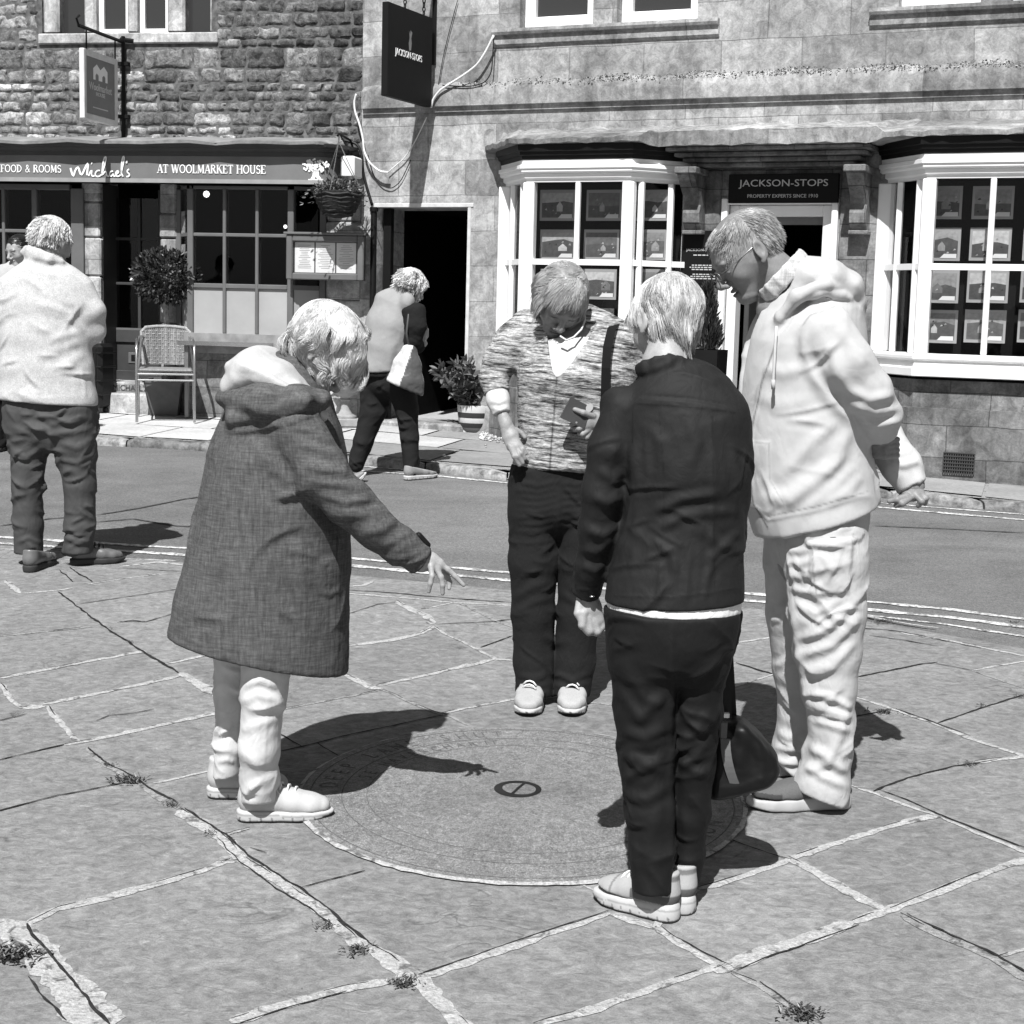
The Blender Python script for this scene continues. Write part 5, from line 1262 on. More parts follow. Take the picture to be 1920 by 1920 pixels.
for k in range(12):
    v = .04+k/12.5; m.tone = rnd.uniform(.75, 1.25); m.tube([(bx(u/8-1, v)[0], bx(u/8-1, v)[1]-.005+.010*((u+k) % 2), bx(u/8-1, v)[2]) for u in range(17)], .006, 5)
m.tone = .55; q_ = [bx(-1+i/6, j/6*(1-.10*(-1+i/6)**4)) for j in range(7) for i in range(13)]; m.add(q_, [(j*13+i, j*13+i+1, (j+1)*13+i+1, (j+1)*13+i) for j in range(6) for i in range(12)])
m.tone = 1.3; m.tube([bx(-1, 0), bx(-1.0, .5), bx(-.98, .9), bx(-.8, 1.02), bx(-.4, 1.05), bx(0, 1.06), bx(.4, 1.05), bx(.8, 1.02), bx(.98, .9), bx(1, .5), bx(1, 0)], .013, 7)
m.build('backrest', M_WICK, ch)
# table
tA = FG(442, 781); tb = empty('cafe_table', (tA.x, tA.y, tA.z), R(-9), 'weathered cafe table with steel edge and one steel leg in view', 'table')
tl, tw, thh = .40, .34, .63
m = MB(); m.box(-tl, tl, -tw, tw, thh, thh+.022, 0, .004); m.build('tabletop', plain('weathered table top', .10, .6, .3, var=.6, vs=8), tb)
m = MB(); e = .004
m.box(-tl-e, tl+e, -tw-e, -tw+.0, thh-.012, thh+.024, 0, .002); m.box(-tl-e, tl+e, tw, tw+e, thh-.012, thh+.024, 0, .002); m.box(-tl-e, -tl, -tw, tw, thh-.012, thh+.024, 0, .002); m.box(tl, tl+e, -tw, tw, thh-.012, thh+.024, 0, .002)
m.build('edge_trim', M_STEEL, tb)
for sx_ in (-1, 1):
    for sy_ in (-1, 1): m = MB(); m.box(sx_*(tl-.06)-.017, sx_*(tl-.06)+.017, sy_*(tw-.06)-.017, sy_*(tw-.06)+.017, 0, thh-.001, 0, .003); m.build('leg', plain('dull steel', .22, .4, .5, .6), tb)
c = Vector((tA.x+.03, tA.y-.02, tA.z+thh+.0225))
cu = empty('cutlery_caddy', c, .2, 'dark cutlery caddy with a white napkin standing on the cafe table', 'caddy')
m = MB(); m.loft([[(.048*k*math.cos(i*.785), .048*k*math.sin(i*.785), z) for i in range(8)] for k, z in ((.9, 0), (1, .005), (1, .095), (.85, .095), (.85, .02))]); m.build('caddy', plain('caddy print', .05, .4, .4, var=.9, vs=30), cu)
m = MB(); m.loft([[(x-.02, y, z) for x, y in ((-.03, -.004), (.032, -.01), (.032, .01), (-.03, .006))] for z in (.03,)]+[[(x-.035, y-.01, .19) for x, y in ((-.032, -.004), (.034, -.01), (.034, .01), (-.032, .006))]]); m.build('napkin', M_PAPER, cu)
m = MB(); m.tube([(.02, 0, .02), (.03, .01, .16)], .004, 5); m.tube([(.01, .02, .02), (.02, .03, .15)], .004, 5); m.build('cutlery', M_STEEL, cu)
# stone block behind the table, urn, striped pot
m = MB(); c = FG(398, 778); m.box(-.16, .16, -.02, .28, 0, .34, 0, .02); m.box(-.18, .18, -.04, .30, .342, .60, 0, .02)
o = m.build('stone_block', M_STONEP, None); o.location = c+Vector((0, .30, 0)); tag(o, 'squared stone block under the table against the restaurant wall', 'stone block')
c = FG(647, 799); ur = empty('stone_urn', c, R(8), 'pale stone pedestal urn planter on the pavement by the restaurant pier', 'urn')
k = c.y/2950
m = MB(); m.box(-25*k, 25*k, -25*k, 25*k, 0, 15*k, 0, .008); m.lathe([(21*k, 15.2*k), (21*k, 19*k), (12*k, 24*k), (8*k, 32*k), (7.5*k, 46*k), (10*k, 49*k), (8*k, 52*k), (14*k, 56*k), (27*k, 66*k), (33*k, 78*k), (33*k, 84*k), (37*k, 88*k), (37*k, 93*k), (30*k, 93*k), (28*k, 86*k)], (0, 0, 0), 32); sharp(m.build('urn', M_STONEP, ur), 40)
m = MB(); leaf_ball(m, (.1, .05, 115*k), (.24, .16, .20), 380, .09, .028, .1, .4, .4, 1.7)
for q in range(22):
    p = Vector((rnd.uniform(-.05, .25), rnd.uniform(-.1, .1), 100*k)); dr_ = Vector((rnd.uniform(-.4, .7), rnd.uniform(-.3, .3), 1))
    for j in range(9): p = p+dr_*.035; leaf(m, p, dr_+rv()*.9, rv(), .09, .026, rnd.uniform(.5, 1.8))
m.build('foliage', M_LEAF2, ur)
c = FG(892, 808); sp = empty('striped_pot', c, 0, 'round barrel pot with dark and pale bands holding a leafy shrub', 'plant pot'); k = c.y/2950
prof = [(24*k, 0), (28*k, 6*k), (31*k, 16*k), (33*k, 28*k), (34*k, 40*k), (34.5*k, 47*k), (32*k, 48*k), (30*k, 44*k)]
m = MB()
for i, (a_, b_) in enumerate(zip(prof[:-2], prof[1:-1])): pass
zz = [0, 7, 16, 25, 35, 48]; rr = [24, 28.5, 31.5, 33, 34, 34.5]
for i in range(5):
    m.lathe([(rr[i]*k, zz[i]*k), (((rr[i]+rr[i+1])/2+.6)*k, (zz[i]+zz[i+1])/2*k), (rr[i+1]*k, zz[i+1]*k)], (0, 0, 0), 32, (1, 0, 1, 0, 1)[i] if i else 2)
sharp(m.build('pot', [plain('dark pot band', .03, .4, .4), plain('pale pot band', .5, .5, .3, var=.08), plain('grey pot base', .16, .6)], sp), 50)
m = MB(); m.lathe([(33*k, 40*k), (.01, 43*k)], (0, 0, 0), 20); m.build('soil', M_SOIL, sp)
m = MB()
for q in range(34):
    ang = rnd.uniform(0, 6.28); p = Vector((.07*math.cos(ang), .07*math.sin(ang), 44*k)); dr_ = Vector((math.cos(ang)*rnd.uniform(.1, .85), math.sin(ang)*rnd.uniform(.1, .75), rnd.uniform(.5, 1.0))).normalized()
    if dr_.x < 0: dr_.x *= 1.15
    nn = rnd.randint(6, 11)
    for j in range(nn):
        p = p+dr_*.038
        for _ in range(4): leaf(m, p, dr_*.6+rv(), rv()+Vector((0, 0, .6)), .085, .034, rnd.uniform(.5, 2.0))
m.build('shrub', M_LEAF2, sp)
# pebbles by the pot: too many to count
m = MB()
for k in range(260):
    px, py = rnd.uniform(900, 975), 0; py = rnd.gauss(818, 7)+.05*(px-930)
    q = FG(px, py); r = rnd.uniform(.008, .022); vv = []
    m.tone = rnd.uniform(.6, 1.5)
    for (x, y, z) in ((1, 0, 0), (-1, 0, 0), (0, 1, 0), (0, -1, 0), (0, 0, .7), (0, 0, -.5)): vv.append((q.x+x*r*rnd.uniform(.7, 1.2), q.y+y*r*rnd.uniform(.7, 1.2), q.z+z*r+.004))
    m.add(vv, [(0, 2, 4), (2, 1, 4), (1, 3, 4), (3, 0, 4), (2, 0, 5), (1, 2, 5), (3, 1, 5), (0, 3, 5)])
tag(m.build('pebbles', plain('pebbles', .38, .8, .2, tone=True), None, True), 'pale loose pebbles on the pavement by the striped pot', 'pebbles', kind='stuff')
# conifer in a dark planter by the agent's door
c0 = WR.world(sR(1318, .30, 780), .30, 0); c0.z = gz(c0.y, FO)
cp = empty('potted_conifer', c0, -WR.phi, 'slim dark conifer in a square black planter left of the white door', 'plant'); zt_ = P(1318, 655, c0.y).z-c0.z
m = MB(); m.loft([[(sx_*r, sy_*r, z) for sx_, sy_ in ((-1, -1), (1, -1), (1, 1), (-1, 1))] for r, z in ((.12, 0), (.135, zt_), (.12, zt_), (.115, zt_-.03))]); m.build('planter', M_BLACK, cp)
m = MB(); H = P(1318, 536, c0.y).z-c0.z-zt_
m.tube([(0, 0, zt_-.05), (0, 0, zt_+H*.8)], .012, 6, 1)
for q in range(900):
    f = rnd.random()**1.2; r = .13*(1-f)**.75*rnd.uniform(.4, 1); ang = rnd.uniform(0, 6.28); p = Vector((r*math.cos(ang), r*math.sin(ang), zt_+H*f*.97))
    leaf(m, p, Vector((math.cos(ang)*.5, math.sin(ang)*.5, 1.1))+rv()*.3, rv(), .07, .014, rnd.uniform(.4, 1.5))
m.build('foliage', [M_LEAF, M_STEM], cp)
# suitcase by the door step
c = FG(176, 772); su = empty('suitcase', c, R(-20), 'black ribbed suitcase standing on the pavement by the restaurant door step', 'suitcase')
m = MB(); 
m.box(-.15, .15, -.11, .11, .04, .60, 0, .03)
for i in range(7): m.box(-.13+.036*i, -.11+.036*i, -.118, -.108, .08, .56, 0, .004)
for z in (.16, .28, .40, .52): m.box(-.156, .156, -.116, .116, z-.008, z+.008, 0, .003)
m.build('shell', plain('black shell', .009, .45, .25), su)
m = MB(); m.tube([(-.08, .06, .60), (-.08, .06, .66), (.08, .06, .66), (.08, .06, .60)], .010, 6); m.build('handle', M_BLACK, su)
for sx_ in (-1, 1): m = MB(); m.tube([(sx_*.12-.015, 0, .022), (sx_*.12+.015, 0, .022)], .022, 10); m.build('wheel', M_BLACK, su)

# ------------------------------------------------------------------ weeds in the joints
def weed(px, py, sc, n, lab):
    c = G(px, py); m = MB()
    for k in range(n):
        ang = rnd.uniform(0, 6.28); p = Vector((rnd.gauss(0, sc*.42), rnd.gauss(0, sc*.35), .002)); up = rnd.uniform(.2, 1.1)
        leaf(m, p, Vector((math.cos(ang), math.sin(ang), up)), Vector((0, 0, 1)), sc*rnd.uniform(.18, .42), sc*rnd.uniform(.06, .13), rnd.uniform(.3, 1.6))
    o = m.build('weed', M_LEAF2, None); o.location = c+Vector((0, 0, .004)); tag(o, lab, 'weed', 'weeds growing in the paving joints')
weed(26, 1797, .075, 150, 'bushy dark weed on the wide pale mortar strip at the left corner')
weed(240, 1467, .055, 110, 'spreading dark weed where two joints meet left of the white trainers')
weed(205, 1437, .03, 50, 'small weed tuft in the diagonal joint furthest from the trainers on the left')
weed(322, 1512, .035, 60, 'small weed clump in the diagonal joint nearest behind the white trainers')
weed(392, 1566, .03, 45, 'thin line of weed along the edge of the long diagonal mortar joint')
weed(612, 1740, .035, 50, 'low mossy weed in the middle of the long diagonal mortar joint')
weed(672, 1786, .045, 80, 'dark weed with loose leaves low on the long diagonal mortar joint')
weed(757, 1847, .042, 130, 'compact dark moss cushion at the junction of the joints below centre')
weed(1505, 1905, .055, 160, 'bushy weed in the joint at the bottom edge right of centre')
weed(1655, 1338, .05, 70, 'dark weed in the joint just behind the pale cargo trousers')
weed(1843, 1325, .03, 40, 'small flat weed in a joint near the right edge')
weed(1912, 1308, .03, 60, 'dark weed in the joint at the right edge of the paving')
weed(1822, 1436, .035, 50, 'small weed in the joint right of the grey slip-on shoe')
weed(1655, 1168, .05, 90, 'tuft of weed in the broken kerb by the yellow lines on the right')
weed(206, 1180, .022, 30, 'tiny weed in the dark joint behind the long coat, upper one')
weed(243, 1206, .022, 34, 'tiny weed in the dark joint behind the long coat, lower one')
weed(1712, 934, .06, 60, 'weeds at the foot of the far kerb behind the man in the pale hoodie')
weed(30, 1342, .025, 30, 'small weed by the mortar patch at the left edge')
weed(1905, 1170, .04, 50, 'weed in the broken kerb at the right edge')

# ------------------------------------------------------------------ engraved stone disc in the paving
dc = G(978, 1494); DR = .668
def disc_mat():
    t = NT('engraved stone disc')
    n1 = t.noise(3.0, 4, .6); n2 = t.noise(30, 4, .7, None, 1.5); n3 = t.noise(170, 3, .7)
    # close rows of worn engraved strokes running round the disc
    sep = t.n('ShaderNodeSeparateXYZ'); t.link(t.gen.outputs['Object'], sep.inputs[0])
    rad = t.math('SQRT', t.math('ADD', t.math('MULTIPLY', sep.outputs[0], sep.outputs[0]), t.math('MULTIPLY', sep.outputs[1], sep.outputs[1])))
    ang = t.math('ARCTAN2', sep.outputs[1], sep.outputs[0])
    cmb = t.n('ShaderNodeCombineXYZ'); t.link(t.math('MULTIPLY', rad, 34.0), cmb.inputs[0]); t.link(t.math('MULTIPLY', ang, 20.0), cmb.inputs[1])
    sc_ = t.noise(2.4, 3, .6, cmb.outputs[0], 2.6)
    line = t.ramp(t.math('ABSOLUTE', t.math('SUBTRACT', sc_, .5)), ((.012, 1.0), (.045, 0.0)))
    c = t.math('MULTIPLY', t.ramp(n1, ((.3, .85), (.7, 1.15))), .265)
    c = t.math('MULTIPLY', c, t.ramp(n2, ((.3, .66), (.7, 1.3))))
    c = t.math('MULTIPLY', c, t.ramp(n3, ((.3, .7), (.7, 1.3))))
    c = t.math('MULTIPLY', c, t.mix(t.math('MULTIPLY', line, .55), 1.0, .35))
    t.grey(c); t.bump(t.math('SUBTRACT', t.math('MULTIPLY', n2, .6), t.math('MULTIPLY', line, .8)), .7, .006)
    return t.fin(.9, .2)
pq = empty('stone_disc', dc, 0, 'round engraved stone disc set flush in the paving between the visitors', 'stone disc'); pq.rotation_euler = (math.atan(SLOPE), 0, 0)
m = MB(); m.lathe([(DR, .002), (DR, .0075), (.001, .0075)], (0, 0, 0), 96); m.build('disc', disc_mat(), pq)
m = MB(); nn = 140
for r0, r1, z in ((DR, DR+.014, .0085),):
    v = []
    for i in range(nn):
        a = 2*math.pi*i/nn; e = .004*rnd.uniform(-1, 1); v += [(r0*math.cos(a), r0*math.sin(a), z), ((r1+e)*math.cos(a), (r1+e)*math.sin(a), z-.004)]
    m.add(v, [(2*i, 2*i+1, (2*i+3) % (2*nn), (2*i+2) % (2*nn)) for i in range(nn)])
m.build('mortar_ring', M_MORT, pq)
m = MB()
for r0, wd in ((DR-.028, .004), (DR-.125, .0035), (DR-.20, .003)):
    v = []
    for i in range(120):
        a = 2*math.pi*i/120; v += [(r0*math.cos(a), r0*math.sin(a), .0082), ((r0+wd)*math.cos(a), (r0+wd)*math.sin(a), .0082)]
    m.add(v, [(2*i, 2*i+1, (2*i+3) % 240, (2*i+2) % 240) for i in range(120)])
def ring_text(body, r, h, a0, adv):
    a = a0
    for chx in body:
        if chx != ' ':
            vs, fs = text_mesh(chx, 1.0, 0.0); xs_ = [v.x for v in vs]; ys_ = [v.y for v in vs]
            cx = (min(xs_)+max(xs_))/2; kx = h*.95; ky = h/.73
            th = R(a)
            er, et = Vector((math.cos(th), math.sin(th), 0)), Vector((math.sin(th), -math.cos(th), 0))
            m.add([tuple(er*(r+(v.y-(min(ys_)+max(ys_))/2)*ky)+et*((v.x-cx)*kx)+Vector((0, 0, .0086))) for v in vs], fs)
        a -= adv*(1.0 if chx not in 'I' else .6)
ring_text('DEEP LANE SHUT', DR-.076, .062, 176, 6.0); ring_text('NOW', DR-.076, .062, -20, 6.2); ring_text('SE HAVERCHARIT', DR-.165, .046, 166, 5.2)
m.build('engraved_lettering', plain('engraved shadow', .115, .95, .05, var=.4, vs=60), pq)
m = MB(); c = (-.012, .045); ro, ri = .073, .056; v = []
for i in range(48):
    a = 2*math.pi*i/48; rr_ = ri-.012*max(0, math.cos(a+2.4)); v += [(c[0]+ro*math.cos(a), c[1]+ro*math.sin(a), .0095), (c[0]+rr_*math.cos(a), c[1]+rr_*math.sin(a), .0095)]
m.add(v, [(2*i, (2*i+2) % 96, (2*i+3) % 96, 2*i+1) for i in range(48)])
stroke2d(m, [(-.02, -.05), (-.008, -.02), (.004, .015), (.02, .052)], .009, lambda u, w_: (u, w_), 0); m.v[-8:] = [(c[0]+x, c[1]+z, .0096) for x, y, z in m.v[-8:]]
m.build('metal_inlay', plain('dark bronze inlay', .014, .5, .4, var=.3), pq)
# ------------------------------------------------------------------ people: smooth signed-distance modelling, meshed with OpenVDB
F32 = np.float32
def vv(*a): return np.array(a, dtype=np.float64)
def unit(v): v = np.asarray(v, float); return v/np.linalg.norm(v)
class Sdf:
    def __init__(s, res=.006): s.p = []; s.res = res
    def _add(s, fn, lo, hi, k, op): s.p.append((fn, np.array(lo), np.array(hi), k, op)); return s
    def seg(s, a, b, wa, wb, da=None, db=None, k=.02, op='u', dax=(0, 1, 0), cap=1.0):
        """tapered segment with elliptical section: w across, d along the dax axis"""
        a, b = np.array(a, float), np.array(b, float); da = wa if da is None else da; db = wb if db is None else db
        L = np.linalg.norm(b-a); t = (b-a)/L if L > 1e-6 else vv(0, 0, 1)
        e = np.array(dax, float); e = e - t*e.dot(t)
        if np.linalg.norm(e) < 1e-3: e = np.cross(t, vv(1, 0, 0))
        e = unit(e); w = np.cross(t, e); m = max(wa, wb, da, db)*max(1, cap)+.03
        def fn(X, Y, Z):
            qx, qy, qz = X-a[0], Y-a[1], Z-a[2]
            h = np.clip((qx*t[0]+qy*t[1]+qz*t[2])/max(L, 1e-6), 0, 1)
            rx, ry, rz = qx-h*L*t[0], qy-h*L*t[1], qz-h*L*t[2]
            u = rx*w[0]+ry*w[1]+rz*w[2]; v = rx*e[0]+ry*e[1]+rz*e[2]; q = rx*t[0]+ry*t[1]+rz*t[2]
            rw = wa+(wb-wa)*h; rd = da+(db-da)*h; rs = np.minimum(rw, rd)*cap
            k0 = np.sqrt((u/rw)**2+(v/rd)**2+(q/rs)**2)+1e-6; k1 = np.sqrt((u/rw**2)**2+(v/rd**2)**2+(q/rs**2)**2)+1e-6
            return k0*(k0-1)/k1
        return s._add(fn, np.minimum(a, b)-m, np.maximum(a, b)+m, k, op)
    def chain(s, nodes, k=.02, op='u', dax=(0, 1, 0), scale=1.0, cap=1.0, kk=None):
        for i, (n0, n1) in enumerate(zip(nodes, nodes[1:])):
            s.seg(n0[0], n1[0], n0[1]*scale, n1[1]*scale, n0[2]*scale, n1[2]*scale, k if i or kk is None else kk, op, dax, cap)
        return s
    def ell(s, c, r, ax=None, k=.02, op='u'):
        c = np.array(c, float); r = np.array(r, float); A = np.eye(3) if ax is None else np.array(ax, float); m = max(r)+.03
        def fn(X, Y, Z):
            q = [X-c[0], Y-c[1], Z-c[2]]; l = [q[0]*A[i][0]+q[1]*A[i][1]+q[2]*A[i][2] for i in range(3)]
            k0 = np.sqrt(sum((l[i]/r[i])**2 for i in range(3)))+1e-6; k1 = np.sqrt(sum((l[i]/r[i]**2)**2 for i in range(3)))+1e-6
            return k0*(k0-1)/k1
        return s._add(fn, c-m, c+m, k, op)
    def cut(s, p, n, k=.008, lo=None, hi=None):
        """keep the side the normal n points away from"""
        p = np.array(p, float); n = unit(n)
        return s._add(lambda X, Y, Z: (X-p[0])*n[0]+(Y-p[1])*n[1]+(Z-p[2])*n[2], vv(-99, -99, -99) if lo is None else lo, vv(99, 99, 99) if hi is None else hi, k, 'i')
    def sub(s, S, k=.02, op='u'):
        us = [p for p in S.p if p[4] == 'u']; lo = np.min([p[1] for p in us], 0); hi = np.max([p[2] for p in us], 0)
        def fn(X, Y, Z):
            g = np.full(np.broadcast_shapes(X.shape, Y.shape, Z.shape), .2, F32)
            for f_, a, b, kk, o in S.p:
                d = f_(X, Y, Z)
                if o == 'u': h = np.clip(.5+.5*(d-g)/kk, 0, 1); g = d*(1-h)+g*h-kk*h*(1-h)
                else:
                    if o == 's': d = -d
                    h = np.clip(.5-.5*(d-g)/kk, 0, 1); g = d*(1-h)+g*h+kk*h*(1-h)
            return g
        return s._add(fn, lo, hi, k, op)
    def limb(s, nodes, end=None, tilt=None, k=.025, kc=.02, cutk=.004, back=0.0):
        """a sleeve or trouser leg: a chain cut square at its last joint (tilt: own normal)"""
        L = Sdf(s.res); L.chain(nodes, kc); a, b = nodes[-2][0], nodes[-1][0]; n = unit(b-a) if tilt is None else unit(tilt)
        L.cut(b-unit(b-a)*back, n, cutk); return s.sub(L, k)
    def field(s, fn, lo, hi, k=.01, op='u'): return s._add(fn, lo, hi, k, op)
    def mesh(s):
        us = [p for p in s.p if p[4] == 'u']
        lo = np.min([p[1] for p in us], 0)-s.res*3; hi = np.max([p[2] for p in us], 0)+s.res*3
        n = np.ceil((hi-lo)/s.res).astype(int)+1
        g = np.full(n, .2, F32)
        ax = [(lo[i]+np.arange(n[i])*s.res).astype(F32) for i in range(3)]
        for fn, a, b, k, op in s.p:
            i0 = np.clip(np.floor((a-lo)/s.res).astype(int), 0, n); i1 = np.clip(np.ceil((b-lo)/s.res).astype(int)+1, 0, n)
            if np.any(i1-i0 < 1): continue
            sl_ = tuple(slice(x, y) for x, y in zip(i0, i1))
            X = ax[0][sl_[0]][:, None, None]; Y = ax[1][sl_[1]][None, :, None]; Z = ax[2][sl_[2]][None, None, :]
            d = fn(X, Y, Z).astype(F32); o = g[sl_]
            if op == 'u':
                h = np.clip(.5+.5*(d-o)/k, 0, 1); g[sl_] = d*(1-h)+o*h-k*h*(1-h)
            elif op == 's':
                d = -d; h = np.clip(.5-.5*(d-o)/k, 0, 1); g[sl_] = d*(1-h)+o*h+k*h*(1-h)
            else:
                h = np.clip(.5-.5*(d-o)/k, 0, 1); g[sl_] = d*(1-h)+o*h+k*h*(1-h)
        gr = vdb.FloatGrid(background=.2); gr.copyFromArray(np.clip(g, -.2, .2))
        v, t, q = gr.convertToPolygons(isovalue=0.0, adaptivity=0.0)
        v = v*s.res+lo
        # outward winding
        if len(q):
            nm = np.cross(v[q[:, 2]]-v[q[:, 0]], v[q[:, 3]]-v[q[:, 1]]); c = v.mean(0)
            vol = np.einsum('ij,ij->i', v[q].mean(1)-c, nm).sum()
            if vol < 0: q = q[:, ::-1]
        return Msh(v, q)
class Msh:
    def __init__(s, v, q): s.v = v; s.q = q.astype(np.int64); s.tone = np.ones(len(v))
    def normals(s):
        fn = np.cross(s.v[s.q[:, 2]]-s.v[s.q[:, 0]], s.v[s.q[:, 3]]-s.v[s.q[:, 1]])
        n = np.zeros_like(s.v)
        for i in range(4): np.add.at(n, s.q[:, i], fn)
        return n/(np.linalg.norm(n, axis=1)[:, None]+1e-12)
    def smooth(s, it=1, lam=.5):
        for _ in range(it):
            acc = np.zeros_like(s.v); cnt = np.zeros(len(s.v))
            for i in range(4):
                a, b = s.q[:, i], s.q[:, (i+1) % 4]
                np.add.at(acc, a, s.v[b]); np.add.at(cnt, a, 1); np.add.at(acc, b, s.v[a]); np.add.at(cnt, b, 1)
            s.v = s.v*(1-lam)+lam*acc/np.maximum(cnt, 1)[:, None]
        return s
    def disp(s, d): s.v = s.v+s.normals()*d[:, None]; return s
    def folds(s, strokes, gain=1.0):
        """strokes traced over the photograph: (points, height in mm, width in px[, one-sided]) pressed into the side that faces the camera"""
        px, py, w = proj(s.v); n = s.normals(); view = s.v-vv(0, 0, CAMZ); view /= np.linalg.norm(view, axis=1)[:, None]
        face = np.clip(-(n*view).sum(1)*2.0, 0, 1)
        d = np.zeros(len(s.v))
        for st in strokes:
            pts, amp, wd = st[0], st[1]*.00062*gain, st[2]; shape = st[3] if len(st) > 3 else 'r'
            best = np.full(len(px), 1e9); side = np.zeros(len(px)); par = np.zeros(len(px))
            m = len(pts)-1
            for i, ((x0, y0), (x1, y1)) in enumerate(zip(pts, pts[1:])):
                dx, dy = x1-x0, y1-y0; L2 = dx*dx+dy*dy+1e-9
                h = np.clip(((px-x0)*dx+(py-y0)*dy)/L2, 0, 1); ex, ey = px-x0-h*dx, py-y0-h*dy; dd = ex*ex+ey*ey
                up = dd < best; best = np.where(up, dd, best); side = np.where(up, np.sign(dx*ey-dy*ex), side); par = np.where(up, (i+h)/m, par)
            r = np.sqrt(best); fade = np.clip(np.minimum(par, 1-par)*5+.25, 0, 1)
            if shape == 'r': f = np.exp(-(r/wd)**2)-.35*np.exp(-((r-1.7*wd)/wd)**2)
            elif shape == 'v': f = -np.exp(-(r/wd)**2)
            else: f = side*(r/wd)*np.exp(-(r/wd)**2)*2.2          # a lap: one side raised, the other tucked
            d += amp*f*fade
        s.v = s.v+n*(d*face)[:, None]; return s
    def raise_poly(s, poly, amp, soft=4.0):
        px, py, w = proj(s.v); n = s.normals(); view = s.v-vv(0, 0, CAMZ); view /= np.linalg.norm(view, axis=1)[:, None]
        face = np.clip(-(n*view).sum(1)*3.0, 0, 1); ins = np.zeros(len(px), bool); best = np.full(len(px), 1e9)
        for (x0, y0), (x1, y1) in zip(poly, poly[1:]+poly[:1]):
            cr = ((y0 > py) != (y1 > py)) & (px < (x1-x0)*(py-y0)/((y1-y0) or 1e-9)+x0); ins ^= cr
            dx, dy = x1-x0, y1-y0; h = np.clip(((px-x0)*dx+(py-y0)*dy)/(dx*dx+dy*dy+1e-9), 0, 1); best = np.minimum(best, np.hypot(px-x0-h*dx, py-y0-h*dy))
        sg = np.where(ins, best, -best); f = np.clip(.5+sg/soft*.5, 0, 1)
        s.v = s.v+n*(amp*.001*f*face)[:, None]; return s
    def seam(s, pts, wd, tone, dash=0):
        """a stitched seam or zip: a narrow darker thread line"""
        px, py, w = proj(s.v); n = s.normals(); view = s.v-vv(0, 0, CAMZ); best = np.full(len(px), 1e9)
        for (x0, y0), (x1, y1) in zip(pts, pts[1:]):
            dx, dy = x1-x0, y1-y0; h = np.clip(((px-x0)*dx+(py-y0)*dy)/(dx*dx+dy*dy+1e-9), 0, 1); best = np.minimum(best, np.hypot(px-x0-h*dx, py-y0-h*dy))
        s.tone = np.where(((n*view).sum(1) < 0), s.tone*(1-(1-tone)*np.exp(-(best/wd)**2)), s.tone); return s
    def wrinkle(s, amp, freq, seed=0, rot=None, ridged=True, oct=3, mask=None):
        if ridged and rot is None:          # two slanting families of creases, the second finer
            a = .55; r1 = [[math.cos(a), 0, math.sin(a)], [0, 1, 0], [-math.sin(a), 0, math.cos(a)]]; r2 = [[math.cos(a), 0, -math.sin(a)], [0, 1, 0], [math.sin(a), 0, math.cos(a)]]
            return s.wrinkle(amp*.6, freq, seed, r1, True, 4).wrinkle(amp*.45, tuple(q*1.9 for q in freq), seed+5, r2, True, 4)
        p = s.v*np.array(freq) if rot is None else (s.v@np.array(rot).T)*np.array(freq)
        p = p+.6*np.stack([vnoise(s.v*5, seed+50), vnoise(s.v*5, seed+51), vnoise(s.v*5, seed+52)], 1)
        n = fbm(p, oct, seed); d = (1-2*np.abs(n))-.45 if ridged else n
        if mask is not None: d = d*mask(s.v)
        return s.disp(d*amp)
    def crease(s, amp, n=26, length=.16, seed=0, width=.010, tilt=.5, lo=None, hi=None, dirv=(1, 0, 0), spread=.7):
        """sharp fold lines: short ridges that start somewhere on the cloth and run out, with a tucked side below each"""
        rg = np.random.default_rng(seed); nr = s.normals(); d = np.zeros(len(s.v)); z0, z1 = s.v[:, 2].min(), s.v[:, 2].max()
        lo = z0 if lo is None else lo; hi = z1 if hi is None else hi
        cand = np.where((s.v[:, 2] > lo) & (s.v[:, 2] < hi) & (nr[:, 1] < .35))[0]
        for k in range(n):
            i = cand[rg.integers(len(cand))]; c, nn = s.v[i], nr[i]
            t = np.array(dirv, float)*(1 if rg.random() < .5 else -1)+vv(0, 0, rg.normal()*spread); t = t-nn*t.dot(nn)
            if np.linalg.norm(t) < .05: continue
            t = unit(t); b = np.cross(nn, t); b = b if b[2] > 0 else -b; L = length*rg.uniform(.5, 1.3); w = width*rg.uniform(.6, 1.5); A = amp*rg.uniform(.4, 1.2); bend = rg.normal()*2.0
            q = s.v-c; near = np.abs(q).max(1) < L; q = q[near]
            x = q@t; y = q@b+bend*x*x; h = q@nn
            f = np.clip(1-(x/(L*.5))**2, 0, 1)*np.exp(-(h/.05)**2)
            r = y/w
            d[near] += A*f*(np.exp(-np.abs(r)*1.1)*(1.0)-.55*np.exp(-((r+1.8)/1.3)**2))
        return s.disp(d)
    def cat(s, *others):
        for o in others:
            b = len(s.v); s.v = np.concatenate([s.v, o.v]); s.q = np.concatenate([s.q, o.q+b]); s.tone = np.concatenate([s.tone, o.tone])
        return s
    def obj(s, name, mat, parent, origin):
        o = mesh_obj(name, s.v, s.q, mat, parent, True, origin, attrs={'tone': s.tone}); return o
